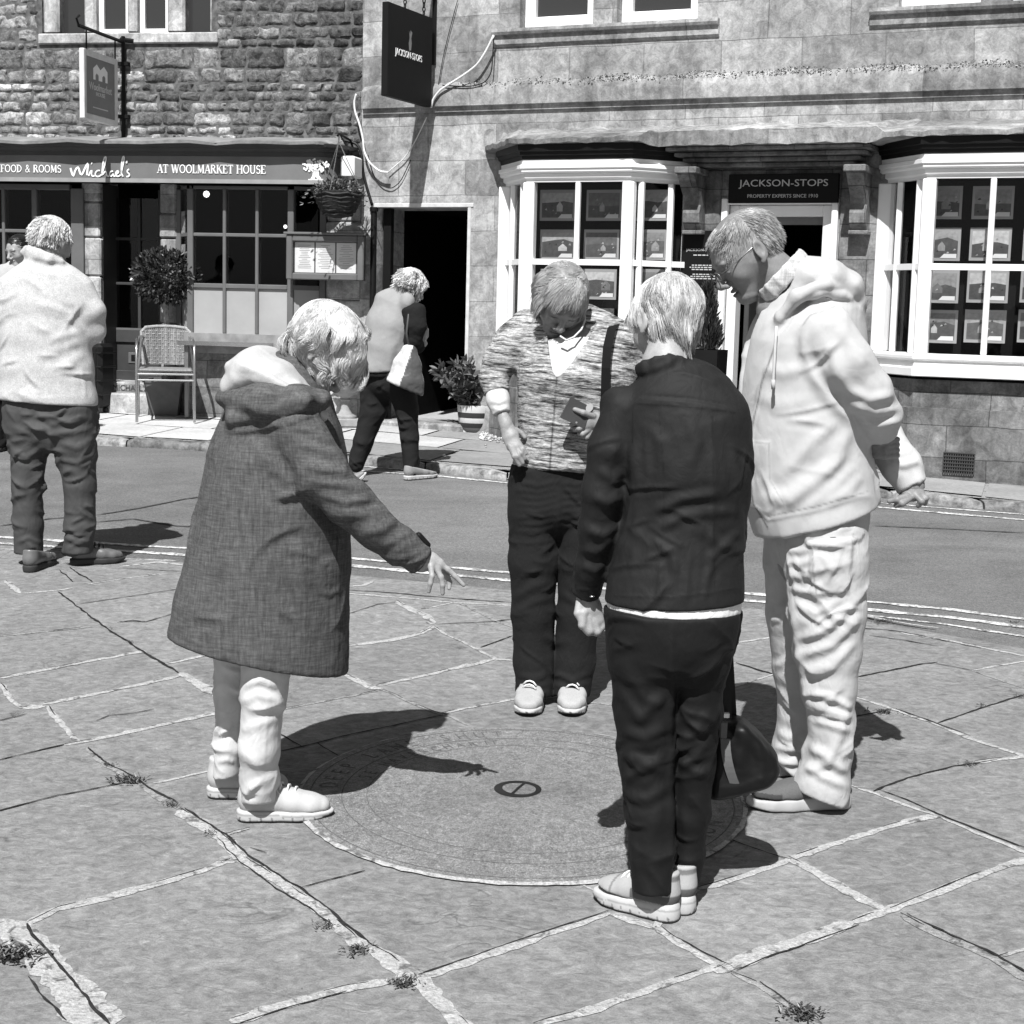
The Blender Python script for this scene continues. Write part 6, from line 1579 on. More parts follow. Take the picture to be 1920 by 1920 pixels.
# materials of clothes, skin and hair
def cloth(name, v, weave=0, wamt=.15, rough=.9, nap=.25, bs=700, blotch=.10, bscale=8, crump=.5, cs=22, spec=.15):
    t = NT(name); c = t.math('MULTIPLY', t.ramp(t.noise(bscale, 5, .6), ((.3, 1-blotch), (.7, 1+blotch))), v)
    c = t.math('MULTIPLY', c, t.attr())
    n = t.noise(bs, 3, .7)
    if weave:
        a = t.noise(weave, 3, .75, t.map((1, 1, .10))); b = t.noise(weave, 3, .75, t.map((.12, .12, 1.3)))
        c = t.math('MULTIPLY', c, t.math('MULTIPLY', t.ramp(a, ((.28, 1-wamt), (.72, 1+wamt))), t.ramp(b, ((.28, 1-wamt), (.72, 1+wamt)))))
    c = t.math('MULTIPLY', c, t.ramp(n, ((.25, 1-nap), (.75, 1+nap))))
    t.grey(c)
    w1 = t.noise(cs*.55, 2, .5, t.map((1, 1, .7), (0, R(25), 0)), .9); w2 = t.noise(cs*1.5, 2, .5, t.map((1, 1, .6), (0, R(-30), 0)), .8)
    rd = t.math('ADD', t.math('ABSOLUTE', t.math('SUBTRACT', w1, .5)), t.math('MULTIPLY', t.math('ABSOLUTE', t.math('SUBTRACT', w2, .5)), .5))
    b1 = t.bump(rd, crump*.75, .016)
    t.bump(n, .3, .0015, b1)
    return t.fin(rough, spec)
def skin_mat(name, v):
    t = NT(name); c = t.math('MULTIPLY', t.attr(), v)
    c = t.math('MULTIPLY', c, t.ramp(t.noise(45, 4, .65), ((.3, .86), (.7, 1.12))))
    c = t.math('MULTIPLY', c, t.ramp(t.noise(260, 2), ((.3, .92), (.7, 1.06))))
    t.grey(c); t.bump(t.noise(420, 3, .7), .22, .0012); t.b.inputs['Subsurface Weight'].default_value = .08
    t.b.inputs['Subsurface Radius'].default_value = (.006, .006, .006); t.b.inputs['Subsurface Scale'].default_value = 1.0
    return t.fin(.5, .35)
def hair_mat(name, v, rough=.42):
    t = NT(name); c = t.math('MULTIPLY', t.attr(), v); t.grey(c)
    return t.fin(rough, .4)
M_SKIN, M_SKIN2 = skin_mat('weathered skin', .24), skin_mat('pale skin', .31)
# ---- a head in its own frame: x right, y forward, z up, in head heights from chin (0) to crown (1)
class Head:
    def __init__(s, centre, fwd, up=(0, 0, 1), size=.23, roll=0.0):
        f = unit(fwd); u = np.array(up, float); u = unit(u-f*u.dot(f)); r = np.cross(f, u)
        if roll: r, u = r*math.cos(roll)+u*math.sin(roll), u*math.cos(roll)-r*math.sin(roll)
        s.ax = np.stack([r, f, u]); s.size = size; s.c = np.array(centre, float)-(u*.55)*size   # centre is mid head
    def w(s, x, y, z): return s.c+(s.ax[0]*x+s.ax[1]*y+s.ax[2]*z)*s.size
    def loc(s, v): return ((v-s.c)@s.ax.T)/s.size
    def build(s, neck, nr=.058, res=.0036, male=0, ears=1, nose=1.0, jaw=1.0):
        S = s.size; d = Sdf(res); A = s.ax; e = lambda c, r, k=.03, op='u': d.ell(s.w(*c), np.array(r)*S, A, k*S, op)
        e((0, -.05, .62), (.335, .425, .36), .1); e((0, .10, .50), (.30, .30, .33), .12)
        d.seg(s.w(0, .12, .40), s.w(0, .27, .10), .265*S*jaw, .15*S*jaw, .24*S, .12*S, .10*S, 'u', A[1])
        e((0, .33, .085), (.10*jaw, .075, .075), .06)
        for q in (-1, 1):
            e((q*.175, .25, .36), (.10, .10, .10), .10); e((q*.12, .365, .575), (.11, .045, .035), .06)
            d.ell(s.w(q*.145, .44, .49), vv(.085, .07, .055)*S, A, .04*S, 's')
            e((q*.14, .335, .485), (.062, .062, .058), .012)
            d.seg(s.w(q*.205, .36, .505), s.w(q*.08, .395, .515), .012*S, .014*S, k=.01*S)
            d.seg(s.w(q*.20, .365, .455), s.w(q*.09, .39, .445), .014*S, .014*S, k=.016*S)
            e((q*.062, .43, .315), (.042, .045, .034), .03)
            d.seg(s.w(q*.115, .40, .325), s.w(q*.16, .345, .20), .008*S, .008*S, k=.03*S, op='s')
            if ears:
                E = np.stack([A[0]*.94+A[1]*.34*q*-1, A[1]*.94+A[0]*.34*q, A[2]])
                d.ell(s.w(q*.352, -.055, .47), vv(.028, .082, .135)*S, E, .02*S); d.ell(s.w(q*.385, -.04, .48), vv(.030, .050, .085)*S, E, .012*S, 's')
                d.ell(s.w(q*.355, -.015, .43), vv(.024, .022, .035)*S, E, .01*S); d.ell(s.w(q*.348, -.015, .345), vv(.026, .036, .034)*S, E, .02*S)
        d.seg(s.w(0, .385, .52), s.w(0, .485*nose, .355), .034*S, .052*S, k=.04*S); e((0, .475*nose, .345), (.05, .05, .045), .02)
        e((0, .385, .215), (.105, .045, .030), .02); e((0, .385, .165), (.09, .045, .030), .02); d.seg(s.w(-.10, .40, .192), s.w(.10, .40, .192), .010*S, .010*S, .05*S, .05*S, .012*S, 's', A[1])
        nb = np.array(neck, float)
        d.seg(s.w(0, -.08, .38), nb, .235*S if male else .205*S, nr, .24*S if male else .21*S, nr, .05*S)
        d.seg(nb, nb-vv(0, 0, .05), nr, nr*1.25, k=.03)
        m = d.mesh(); l = s.loc(m.v)
        t = m.tone
        lip = (np.abs(l[:, 0]) < .10) & (np.abs(l[:, 2]-.19) < .045) & (l[:, 1] > .36); t[lip] *= .72
        for q in (-1, 1):
            br = np.exp(-(((l[:, 0]-q*.13)/.085)**2+((l[:, 2]-.59-.1*np.abs(l[:, 0]))/.022)**2)**2)*(l[:, 1] > .3); t *= 1-.5*br
            ey = np.exp(-(((l[:, 0]-q*.14)/.065)**2+((l[:, 2]-.487)/.016)**2)**2)*(l[:, 1] > .3); t *= 1-.72*ey
        s.m = m; return m
    def hair(s, parent, origin, mat, grow, comb, n=1500, length=.10, r=.0013, shell=.045, seed=1, grav=.25, clump=.35, steps=9, lift=.0, tone=(.6, 1.25), cap=True, wave=0.0, taper=.35, capcut=None, name='hair', captone=.55, push=True, curl=.06, locks=0, lockw=.75, curlin=0.0, wf=1.1):
        """grow(l)->bool picks the roots on the scalp (local coords); comb(l)->local direction the strands lie along"""
        rg = np.random.default_rng(seed); C = vv(0, -.05, .62); Rr = vv(.335, .425, .36)*(1+shell)
        pts = []
        while len(pts) < n:
            q = rg.normal(size=(n*2, 3)); q /= np.linalg.norm(q, axis=1)[:, None]; q = q*Rr+C
            pts += [x for x in q if grow(x)]
        p = np.array(pts[:n]); nrm = (p-C)/Rr**2; nrm /= np.linalg.norm(nrm, axis=1)[:, None]
        cl = vnoise(p*9, seed)[:, None]; tn = tone[0]+(tone[1]-tone[0])*np.clip(.5+.75*vnoise(p*13, seed+3)+.28*rg.normal(size=n), 0, 1)
        Ls = length(p) if callable(length) else np.full(n, length)
        Ls = Ls/s.size*rg.uniform(.55, 1.12, n); st = Ls/steps
        gl = s.ax@vv(0, 0, -1); d = nrm*lift+np.array([comb(x) for x in p]); d /= np.linalg.norm(d, axis=1)[:, None]
        path = [p.copy()]; ph = vnoise(p*6, seed+9)*6
        for k in range(steps):
            cb = np.array([comb(x) for x in p]); 
            nz = np.stack([vnoise(p*7+k*.1, seed+20), vnoise(p*7, seed+21), vnoise(p*7, seed+22)], 1)
            wv = np.cross(d, nrm)*(wave*np.sin(ph+k*wf))[:, None]
            d = d*.62+cb*.38+gl*grav*(k/steps)+nz*clump*.35+wv+rg.normal(size=p.shape)*curl*.5-(p-C)*curlin*(k/steps)**2; d /= np.linalg.norm(d, axis=1)[:, None]
            p = p+d*st[:, None]
            if push:
                e = (p-C)/Rr; ln = np.linalg.norm(e, axis=1); lim = 1.0+.03*cl[:, 0]+.015*rg.random(n)
                ins = (ln < lim) & (p[:, 2] > .18); p[ins] = C+(e[ins]/ln[ins][:, None]*lim[ins][:, None])*Rr
            path.append(p.copy())
        pa = np.stack(path, 1)
        if locks:                       # strands gather into tapering locks
            gi = rg.choice(n, locks, replace=False); g0 = pa[gi, 0]; own = np.empty(n, int)
            for a in range(0, n, 2000): own[a:a+2000] = np.argmin(((pa[a:a+2000, 0][:, None]-g0[None])**2).sum(2), 1)
            gp = pa[gi][own]; off = (pa[:, 0]-gp[:, 0])[:, None]; tt = np.linspace(0, 1, steps+1)[None, :, None]; sp = rg.uniform(.15, .75, n)[:, None, None]
            wq = lockw*np.clip(tt*1.6, 0, 1)*rg.uniform(.55, 1, n)[:, None, None]; pa = pa*(1-wq)+(gp+off*(1-sp*tt))*wq
        W = s.c+(pa@s.ax)*s.size                # (n, steps+1, 3)
        T = np.gradient(W, axis=1); T /= np.linalg.norm(T, axis=2)[..., None]+1e-9
        o = np.cross(T, W-(s.w(0, -.05, .62))); o /= np.linalg.norm(o, axis=2)[..., None]+1e-9; b = np.cross(T, o)
        rad = (r*(1-(1-taper)*np.linspace(0, 1, steps+1)**2))[None, :, None]*rg.uniform(.7, 1.3, n)[:, None, None]
        ring = np.stack([W+(o*math.cos(a)+b*math.sin(a))*rad for a in (0, 2.094, 4.189)], 2)   # n, steps+1, 3, 3
        V = ring.reshape(-1, 3); base_ = (np.arange(n)*(steps+1)*3)[:, None, None]; ii = (np.arange(steps)*3)[None, :, None]; kk = np.arange(3)[None, None, :]; k2 = (kk+1) % 3
        Q = np.stack([base_+ii+kk, base_+ii+k2, base_+ii+3+k2, base_+ii+3+kk], -1).reshape(-1, 4)
        m = Msh(V, Q); m.tone = np.repeat(tn, (steps+1)*3)
        if cap:
            c = Sdf(.005); c.ell(s.w(*C), Rr*s.size*.985, s.ax, .01)
            for cp, cn in (capcut or []): c.cut(s.w(*cp), s.ax.T@np.array(cn, float), .012)
            cm_ = c.mesh(); cm_.wrinkle(.004, (18, 18, 18), seed); cm_.tone = captone*(1+.4*vnoise(cm_.v*60, seed)); m = m.cat(cm_)
        return m.obj(name, mat, parent, origin)
# ---- a figure: everything is placed by pixel and depth, then kept as real geometry in metres
class Fig:
    def __init__(s, Y0, label, foot, cat='person'):
        s.Y = Y0; s.o = np.array(tuple(foot)); s.root = empty('person', tuple(s.o), 0, label, cat)
        s.limbs = []
    def pt(s, px, py, dy=0.0): return np.array(tuple(P(px, py, s.Y+dy)))
    def r(s, px, dy=0.0): return px*(s.Y+dy)*1.012/F
    def nodes(s, L):
        out = []
        for n in L:
            px, py, dy, w = n[:4]; d = n[4] if len(n) > 4 else None
            w_ = s.r(w, dy); out.append((s.pt(px, py, dy), w_, d if d is not None else w_))
        return out
    def put(s, m, name, mat, parent=None):
        o = m.obj(name, mat, parent or s.root, s.o)
        return o
    def body(s, mat, extra, chains, scale=.80):
        d = Sdf(.012)
        for c in chains: d.chain(s.nodes(c), .03, scale=scale)
        m = d.mesh()
        for e in extra: m = m.cat(e)
        return s.put(m, 'body', mat)
    def hand(s, palm, fingers, k=.006, res=.0024, smooth=1, palmk=.012):
        d = Sdf(res); d.chain(s.nodes(palm), palmk)
        for f in fingers: d.chain(s.nodes(f), .0035, kk=k)
        return d.mesh().smooth(smooth)
    def tubes(s, name, mat, paths, parent=None, n=7):
        m = MB()
        for pts, r in paths: m.tube([Vector(p) for p in pts], r, n)
        o = m.build(name, mat, parent or s.root, True, s.o); return o
def sub_obj(o, par):
    """hang a piece (already in its figure's frame) under a part of the same figure"""
    o.parent = par; return o
M_RUBBER, M_SOLEW = plain('dark rubber sole', .03, .7, .3), plain('white foam sole', .44, .6, .3, var=.05, vs=20, tone=True)
def shoe(fig, heel, toe, mat, solemat, w=.046, th=.028, tt=.020, height=.10, pitch=0.0, laces=None, open_=True, toe_up=.012, cap=None, name='shoe', deco=None):
    """heel and toe are ground points; pitch lifts the heel about the ball of the foot"""
    h, t = np.array(tuple(heel), float), np.array(tuple(toe), float); L = np.linalg.norm((t-h)[:2]); f = unit(vv(t[0]-h[0], t[1]-h[1], (t-h)[2])); sd = unit(np.cross(vv(0, 0, 1), f)); up = np.cross(f, sd)
    k = L/.28
    def W(x, y, z): return h+f*x*k+sd*y+up*z
    A = np.stack([f, sd, up])
    S = Sdf(.0045); z0 = th*.6
    N = [((.034, .052+z0*.5), .035, .042), ((.10, .056+z0*.4), .037, .042), ((.165, .046+z0*.2), w*.96, .036), ((.215, .040), w*.95, .032), ((.248, .036), w*.74, .027)]
    for (a, wa, ha), (b, wb, hb) in zip(N, N[1:]): S.seg(W(a[0], 0, a[1]), W(b[0], 0, b[1]), wa, wb, ha, hb, .02, 'u', up)
    S.seg(W(.055, 0, .06+z0*.4), W(.052, 0, height+z0*.3), .036, .039, .046, .046, .02, 'u', f); S.cut(W(.06, 0, height-.004+z0*.3), f*.25+up, .008)
    S.cut(W(0, 0, th*.72), -up+f*(-(tt-th)/.28)*.7, .006)
    up_m = S.mesh(); l = (up_m.v-h)@A.T
    B = Sdf(.0045); 
    M_ = [(.031, .0368), (.10, .0382), (.175, w*1.01), (.222, w*.97), (.249, w*.72)]
    for (a, wa), (b, wb) in zip(M_, M_[1:]): B.seg(W(a, 0, .02), W(b, 0, .02+(toe_up if b > .24 else 0)), wa, wb, .055, .055, .012, 'u', up)
    B.cut(W(0, 0, th+.004), up-f*(tt-th)/.28, .004)
    bot = lambda X, Y, Z: -((X-h[0])*up[0]+(Y-h[1])*up[1]+(Z-h[2])*up[2]-toe_up*np.clip((((X-h[0])*f[0]+(Y-h[1])*f[1]+(Z-h[2])*f[2])/k-.19)/.09, 0, 1.2)**2)
    B.field(bot, vv(-99, -99, -99), vv(99, 99, 99), .004, 'i')
    so_m = B.mesh()
    ls = (so_m.v-h)@A.T; xx = ls[:, 0]/k; so_m.tone = np.where(ls[:, 2]-toe_up*np.clip((xx-.19)/.09, 0, 1.2)**2 < .006, .16, 1.0)*np.where((ls[:, 2] < .016) & (np.mod(xx, .032) < .0045), .35, 1.0)*np.where(np.abs(ls[:, 2]-.6*(th+(tt-th)*xx/.28)-.004) < .0022, .62, 1.0)
    if pitch:
        c = W(.20, 0, 0); ca, sa = math.cos(pitch), math.sin(pitch)
        for m in (up_m, so_m):
            q = (m.v-c)@A.T; q = np.stack([q[:, 0]*ca+q[:, 2]*sa, q[:, 1], -q[:, 0]*sa+q[:, 2]*ca], 1); m.v = c+q@A
    for c_, v_ in deco or (): up_m.tone = np.where(c_(l/np.array([k, 1, 1])), v_, up_m.tone)
    if cap: up_m.tone = np.where((l[:, 0] > .20*k) & (l[:, 2] < .055), cap, 1.0)
    o = fig.put(up_m, name, mat); so_o = fig.put(so_m, 'sole', solemat, o)
    if laces:
        ps = []
        for i, x in enumerate((.10, .122, .144, .166)):
            zt = .098-.35*(x-.09)+z0*.3; zt += .012; ps += [([W(x, -.024, zt-.012), W(x+.004, -.012, zt), W(x+.006, 0, zt+.003), W(x+.010, .012, zt), W(x+.014, .024, zt-.012)], .0036)]
        for q in (-1, 1): ps.append(([W(.102, 0, .101+z0*.3), W(.100, q*.018, .108+z0*.3), W(.118, q*.036, .088), W(.130, q*.030, .075)], .0022))
        fig.tubes('laces', laces, ps, o, 5)
    return o
# ================================================================== the woman in the dark jacket, seen from behind
def person_front():
    hl, tl = G(1258, 1737), G(1120, 1702); hr = G(1284, 1722)
    f = Fig(G(1250, 1715).y, 'person seen from behind in a dark jacket and dark trousers, holding a black handbag', G(1255, 1720))
    Y = f.Y
    M_JK = cloth('dark cotton jacket', .0135, bs=900, nap=.15, blotch=.12, bscale=14, crump=.35, spec=.2, rough=.7); M_TR = cloth('dark trouser twill', .0075, bs=900, nap=.15, crump=.3, spec=.2, rough=.7)
    M_SH = cloth('white shirt hem', .70); M_HR = hair_mat('ash streaked hair', .52, .40)
    tor = [(1250, 700, .02, 40, .06), (1265, 745, .0, 92, .085), (1285, 800, .0, 112, .115), (1290, 880, .0, 108, .125), (1282, 980, .01, 104, .115), (1272, 1060, .02, 112, .13), (1264, 1130, .02, 121, .14), (1262, 1180, .02, 124, .145)]
    aL = [(1165, 762, .0, 36, .055), (1143, 840, .0, 38, .058), (1130, 920, .01, 37, .055), (1122, 990, .04, 35, .052), (1110, 1060, .08, 30, .046), (1100, 1112, .12, 26, .040)]
    aR = [(1362, 772, .0, 34, .055), (1374, 850, .0, 31, .055), (1374, 930, .03, 28, .052), (1370, 1000, .08, 27, .048), (1355, 1070, .16, 25, .042), (1345, 1120, .22, 21, .038)]
    lL = [(1212, 1150, .0, 78, .125), (1207, 1230, .0, 66, .105), (1208, 1330, .0, 56, .09), (1212, 1430, .0, 50, .080), (1218, 1520, -.01, 46, .070), (1222, 1600, -.02, 41, .060), (1223, 1668, -.03, 39, .058)]
    lR = [(1316, 1150, .02, 72, .125), (1308, 1230, .03, 60, .105), (1300, 1330, .04, 50, .09), (1296, 1430, .05, 44, .080), (1292, 1520, .06, 38, .068), (1288, 1600, .07, 32, .056), (1286, 1648, .07, 28, .052)]
    H = Head(f.pt(1249, 592, .05), (-.42, .80, -.42), (0, .05, 1), .225)
    hd = H.build(f.pt(1247, 690, .0), .052)
    # left hand, loosely folded
    palm = [(1100, 1108, .115, 19, .020), (1104, 1140, .12, 23, .020), (1112, 1165, .12, 22, .018)]
    fing = [[(1094, 1150, .10, 9), (1092, 1172, .095, 8), (1104, 1186, .10, 7)], [(1102, 1160, .105, 9), (1106, 1182, .10, 8), (1118, 1186, .11, 7)], [(1112, 1165, .11, 9), (1120, 1184, .108, 8), (1127, 1178, .12, 7)], [(1120, 1160, .12, 8), (1129, 1174, .12, 7), (1131, 1160, .13, 6.5)], [(1088, 1130, .11, 9), (1084, 1150, .10, 8), (1092, 1166, .095, 7)]]
    hand = f.hand(palm, fing)
    palmR = [(1345, 1118, .22, 18, .02), (1350, 1150, .23, 20, .02)]; fingR = [[(1338+8*i, 1160, .23, 8), (1340+8*i, 1178, .24, 7), (1346+7*i, 1172, .26, 7)] for i in range(4)]
    handR = f.hand(palmR, fingR+[[(1335, 1140, .22, 8), (1333, 1160, .25, 7)]])
    f.body(M_SKIN2, [hd, hand, handR], [tor[1:], aL, aR, lL[:-1]+[(1223, 1662, -.03, 20, .028)], lR[:-1]+[(1286, 1640, .07, 18, .028)]], .78)
    # jacket
    d = Sdf(.0048); T = Sdf(.0048); T.chain(f.nodes(tor), .05); T.cut(f.pt(1262, 1129, .0), f.pt(1262, 1200, 0)-f.pt(1262, 1129, 0), .006); d.sub(T)
    d.limb(f.nodes(aL), k=.025); d.limb(f.nodes(aR), k=.025)
    # collar, standing round the neck
    for i in range(9):
        a0, a1 = R(200+i*25), R(225+i*25)
        d.seg(f.pt(1249+50*math.cos(a0), 698+13*math.sin(a0)-abs(math.cos(a0))*-6, .052*-math.sin(a0)*-1), f.pt(1249+50*math.cos(a1), 698+13*math.sin(a1)-abs(math.cos(a1))*-6, .052*-math.sin(a1)*-1), .024, .024, .010, .010, .010)
    m = d.mesh()
    m.folds([([(1205, 745), (1300, 752), (1370, 765)], 2.5, 5, 's'), ([(1185, 755), (1290, 762), (1378, 772)], -1.5, 4, 'v'),
             ([(1185, 830), (1195, 900), (1190, 980), (1160, 1060)], -10, 12, 'v'), ([(1180, 1090), (1195, 1000), (1215, 900), (1210, 800)], 2.5, 7), ([(1330, 1110), (1335, 1000), (1340, 880), (1330, 790)], 2.5, 7),
             ([(1225, 960), (1280, 935), (1345, 925)], 6, 9), ([(1235, 990), (1290, 965), (1380, 960)], 5, 9), ([(1225, 1010), (1260, 1040), (1270, 1080)], 5, 9), ([(1300, 985), (1350, 1020), (1385, 1030)], 5, 10), ([(1330, 1050), (1360, 1020), (1388, 995)], 5, 8),
             ([(1235, 1130), (1238, 1090), (1240, 1050)], 3, 6), ([(1285, 1130), (1288, 1080), (1292, 1040)], 3, 7), ([(1320, 1128), (1325, 1090), (1330, 1060)], 2.5, 6),
             ([(1100, 990), (1130, 1005), (1160, 985)], 6, 9), ([(1092, 1030), (1120, 1035), (1150, 1010)], 6, 8), ([(1090, 1060), (1115, 1070), (1135, 1055)], 5, 8), ([(1120, 880), (1150, 900), (1172, 880)], 5, 10), ([(1110, 930), (1140, 945), (1168, 930)], 4, 9),
             ([(1290, 780), (1305, 830), (1290, 880)], 4, 12), ([(1215, 800), (1240, 830), (1250, 880)], 4, 12), ([(1080, 1104), (1105, 1106), (1128, 1096)], -2, 3, 'v'), ([(1150, 1117), (1260, 1121), (1390, 1104)], -1.4, 3, 'v'),
             ([(1370, 830), (1385, 900), (1380, 960)], 5, 8)], 1.5)
    m.crease(.006, 34, .16, 5, .009, spread=.6); m.wrinkle(.0016, (9, 9, 13), 11); m.wrinkle(.0008, (40, 40, 40), 12, ridged=False); m.seam([(1196, 757), (1290, 763), (1378, 774)], 1.4, .45).seam([(1186, 760), (1186, 830)], 1.2, .5).seam([(1236, 775), (1246, 900), (1236, 1120)], 1.0, .6).seam([(1336, 780), (1338, 900), (1340, 1110)], 1.0, .6).seam([(1148, 1118), (1260, 1121), (1390, 1104)], 1.0, .6)
    jk = f.put(m, 'jacket', M_JK)
    c = f.pt(1258, 692, -.005)
    b = MB(); b.lathe([(.001, .004), (.006, .003), (.007, 0), (.001, -.002)], tuple(f.pt(1110, 1119, .075)), 10); b.build('cuff_button', M_STEEL, jk, True, f.o)
    # shirt hem below the jacket
    d = Sdf(.006); d.chain([(n[0], n[1]*.965, n[2]*.965) for n in f.nodes(tor)[-3:]], .05); d.cut(f.pt(1262, 1146, 0), vv(.0, 0, -1), .004); d.cut(f.pt(1262, 1100, 0), vv(0, 0, 1), .004)
    m = d.mesh(); m.wrinkle(.002, (12, 12, 3), 3); f.put(m, 'shirt', M_SH)
    # trousers
    d = Sdf(.0048); d.limb(f.nodes(lL), tilt=vv(.02, 0, -1), k=.012); d.limb(f.nodes(lR), tilt=vv(-.02, 0, -1), k=.012)
    T = Sdf(.0055); T.chain(f.nodes([(1258, 1120, .0, 112, .135), (1260, 1180, .0, 112, .135)]), .04); T.cut(f.pt(1260, 1128, 0), vv(0, 0, 1), .01); d.sub(T, .04)
    d.cut(f.pt(1258, 1142, 0), vv(0, 0, 1), .006)
    m = d.mesh()
    m.folds([([(1259, 1180), (1258, 1350), (1258, 1500), (1259, 1640)], -9, 7, 'v'),
             ([(1165, 1250), (1210, 1310), (1245, 1320)], 6, 12), ([(1160, 1290), (1200, 1345), (1250, 1300)], 7, 11), ([(1165, 1370), (1210, 1385), (1255, 1360)], 8, 10), ([(1168, 1400), (1215, 1400), (1255, 1385)], -6, 9, 'v'), ([(1165, 1410), (1205, 1430), (1250, 1450)], 8, 10), ([(1170, 1460), (1210, 1440), (1255, 1410)], 6, 9), ([(1172, 1490), (1215, 1500), (1255, 1470)], 6, 10),
             ([(1268, 1400), (1300, 1380), (1335, 1330)], 6, 10), ([(1268, 1450), (1300, 1420), (1330, 1390)], 6, 9), ([(1268, 1420), (1300, 1445), (1325, 1450)], 6, 9), ([(1200, 1610), (1225, 1560), (1240, 1500)], 3, 14), ([(1275, 1500), (1285, 1560), (1290, 1620)], 3, 12), ([(1175, 1560), (1190, 1600), (1186, 1650)], 4, 9)], 1.35)
    m.crease(.0065, 60, .13, 6, .009, spread=.55); m.wrinkle(.0016, (8, 8, 12), 21); m.wrinkle(.0006, (60, 60, 60), 22, ridged=False)
    f.put(m, 'trousers', M_TR)
    M_TRN = cloth('cream trainer leather', .33, bs=300, nap=.08, crump=.2); 
    hx = G(1264, 1727); tx = G(1120, 1684)
    dc_ = [(lambda q: (q[:, 0] < .135) & (q[:, 2] < .072) & (q[:, 2] > .045), .30), (lambda q: (np.abs(q[:, 0]-.085-(q[:, 2]-.07)*.9) < .010) & (q[:, 2] < .115) & (q[:, 2] > .07), .32), (lambda q: np.abs(q[:, 0]-.195-.25*np.abs(q[:, 1])) < .0045, .55), (lambda q: (np.abs(q[:, 2]-.112) < .006) & (q[:, 0] < .03), .5)]
    s1 = shoe(f, hx, tx, M_TRN, M_SOLEW, .042, .046, .024, .112, laces=plain('cream laces', .7, .7), toe_up=.012, deco=dc_)
    hx = G(1284, 1716); tx = hx+Vector((-.05, .25, .25*SLOPE))
    s2 = shoe(f, hx, tx, M_TRN, M_SOLEW, .042, .046, .024, .112, deco=dc_)
    # hair: layered bob falling from the crown to the nape
    def grow(l): return l[2] > .42-.16*(l[1] < -.1) and not (l[1] > .22 and l[2] < .74) and not (abs(l[0]) > .24 and l[1] > .10 and l[2] < .62)
    def comb(l):
        v = np.array([l[0]*.62, (l[1]+.10)*.62, (l[2]-1.02)*.5-.24])
        q = np.clip((.68-l[2])/.3, 0, 1)
        v += q*np.array([-l[0]*1.6, -(l[1]+.05)*1.0, -.30])
        return v/np.linalg.norm(v)
    H.hair(f.root, f.o, M_HR, grow, comb, 7500, lambda p: .050+.048*np.clip(1.0-p[:, 2], 0, 1)+.02*(p[:, 2] > .8), .00075, .04, 5, .30, .55, 11, .04, (.55, 1.28), captone=.5, wave=.12, locks=420, lockw=.7, curlin=.5)
    # handbag, held low in front of her
    by = Y+.20
    B = lambda px, py, dy=0: P(px, py, by+dy)
    bag = empty('handbag', P(1392, 1490, by), 0, 'black leather handbag with long straps hanging beside the dark trousers', 'handbag')
    M_LEA = plain('black leather', .006, .45, .22, var=.3, bump=.25, bs=220, bd=.001); M_LEA2 = plain('grey leather tab', .10, .45, .4, var=.2)
    kx = lambda v: v*by*1.015/F
    d = Sdf(.0055)
    for i in range(14):
        u = i/13; xx = 1334+u*108
        top = 1352-10*u+70*max(0, u-.42)**1.4*1.9; bot = 1490-26*u+(-10*max(0, u-.9)/.1)
        d.seg(np.array(B(xx, top+14)), np.array(B(xx, bot-16)), kx(13), kx(17), .05+.02*(1-abs(u-.5)), .075, .02)
    o_ = np.array(tuple(bag.location)); m = d.mesh(); m.folds([([(1375, 1350), (1400, 1370), (1440, 1430)], 8, 12), ([(1390, 1360), (1395, 1400), (1380, 1440)], 7, 12), ([(1420, 1390), (1430, 1440), (1425, 1470)], 6, 10), ([(1340, 1478), (1390, 1474), (1450, 1452)], -3, 4, 'v')]); m.wrinkle(.004, (10, 10, 10), 31)
    m.obj('bag_body', M_LEA, bag, o_)
    for dx, dy in ((0, -.03), (14, .05)):
        b = MB(); pts = [np.array(B(1358+dx*.2+u*(6+dx*.5), 1120+u*228, dy-.02)) for u in np.linspace(0, 1, 14)]
        rings = [[(p[0]-kx(8), p[1], p[2]), (p[0]+kx(8), p[1], p[2]), (p[0]+kx(8), p[1]+.005, p[2]), (p[0]-kx(8), p[1]+.005, p[2])] for p in pts]; b.loft(rings); b.build('strap', M_LEA, bag, False, o_)
    q = np.array(B(1357, 1340, -.065)); b = MB(); b.box(q[0]-kx(10), q[0]+kx(10), q[1]-.012, q[1]+.004, q[2]-kx(6), q[2]+kx(6), 0, .003); b.build('buckle', M_STEEL, bag, False, o_)
    q = np.array(B(1356, 1368, -.07)); b = MB(); b.box(q[0]-kx(7), q[0]+kx(7), q[1]-.010, q[1]+.006, q[2]-kx(16), q[2]+kx(16), 0, .003); b.build('strap_tab', M_LEA2, bag, False, o_)
    b = MB(); pts = [np.array(B(1360+22*u*u, 1385+95*u, -.075-.014*math.sin(u*3.1))) for u in np.linspace(0, 1, 10)]
    b.loft([[(p[0]-kx(9), p[1]-.002, p[2]), (p[0]+kx(9), p[1]-.002, p[2]), (p[0]+kx(9), p[1]+.006, p[2]), (p[0]-kx(9), p[1]+.006, p[2])] for p in pts]); b.build('leather_band', M_LEA2, bag, False, o_)
person_front()
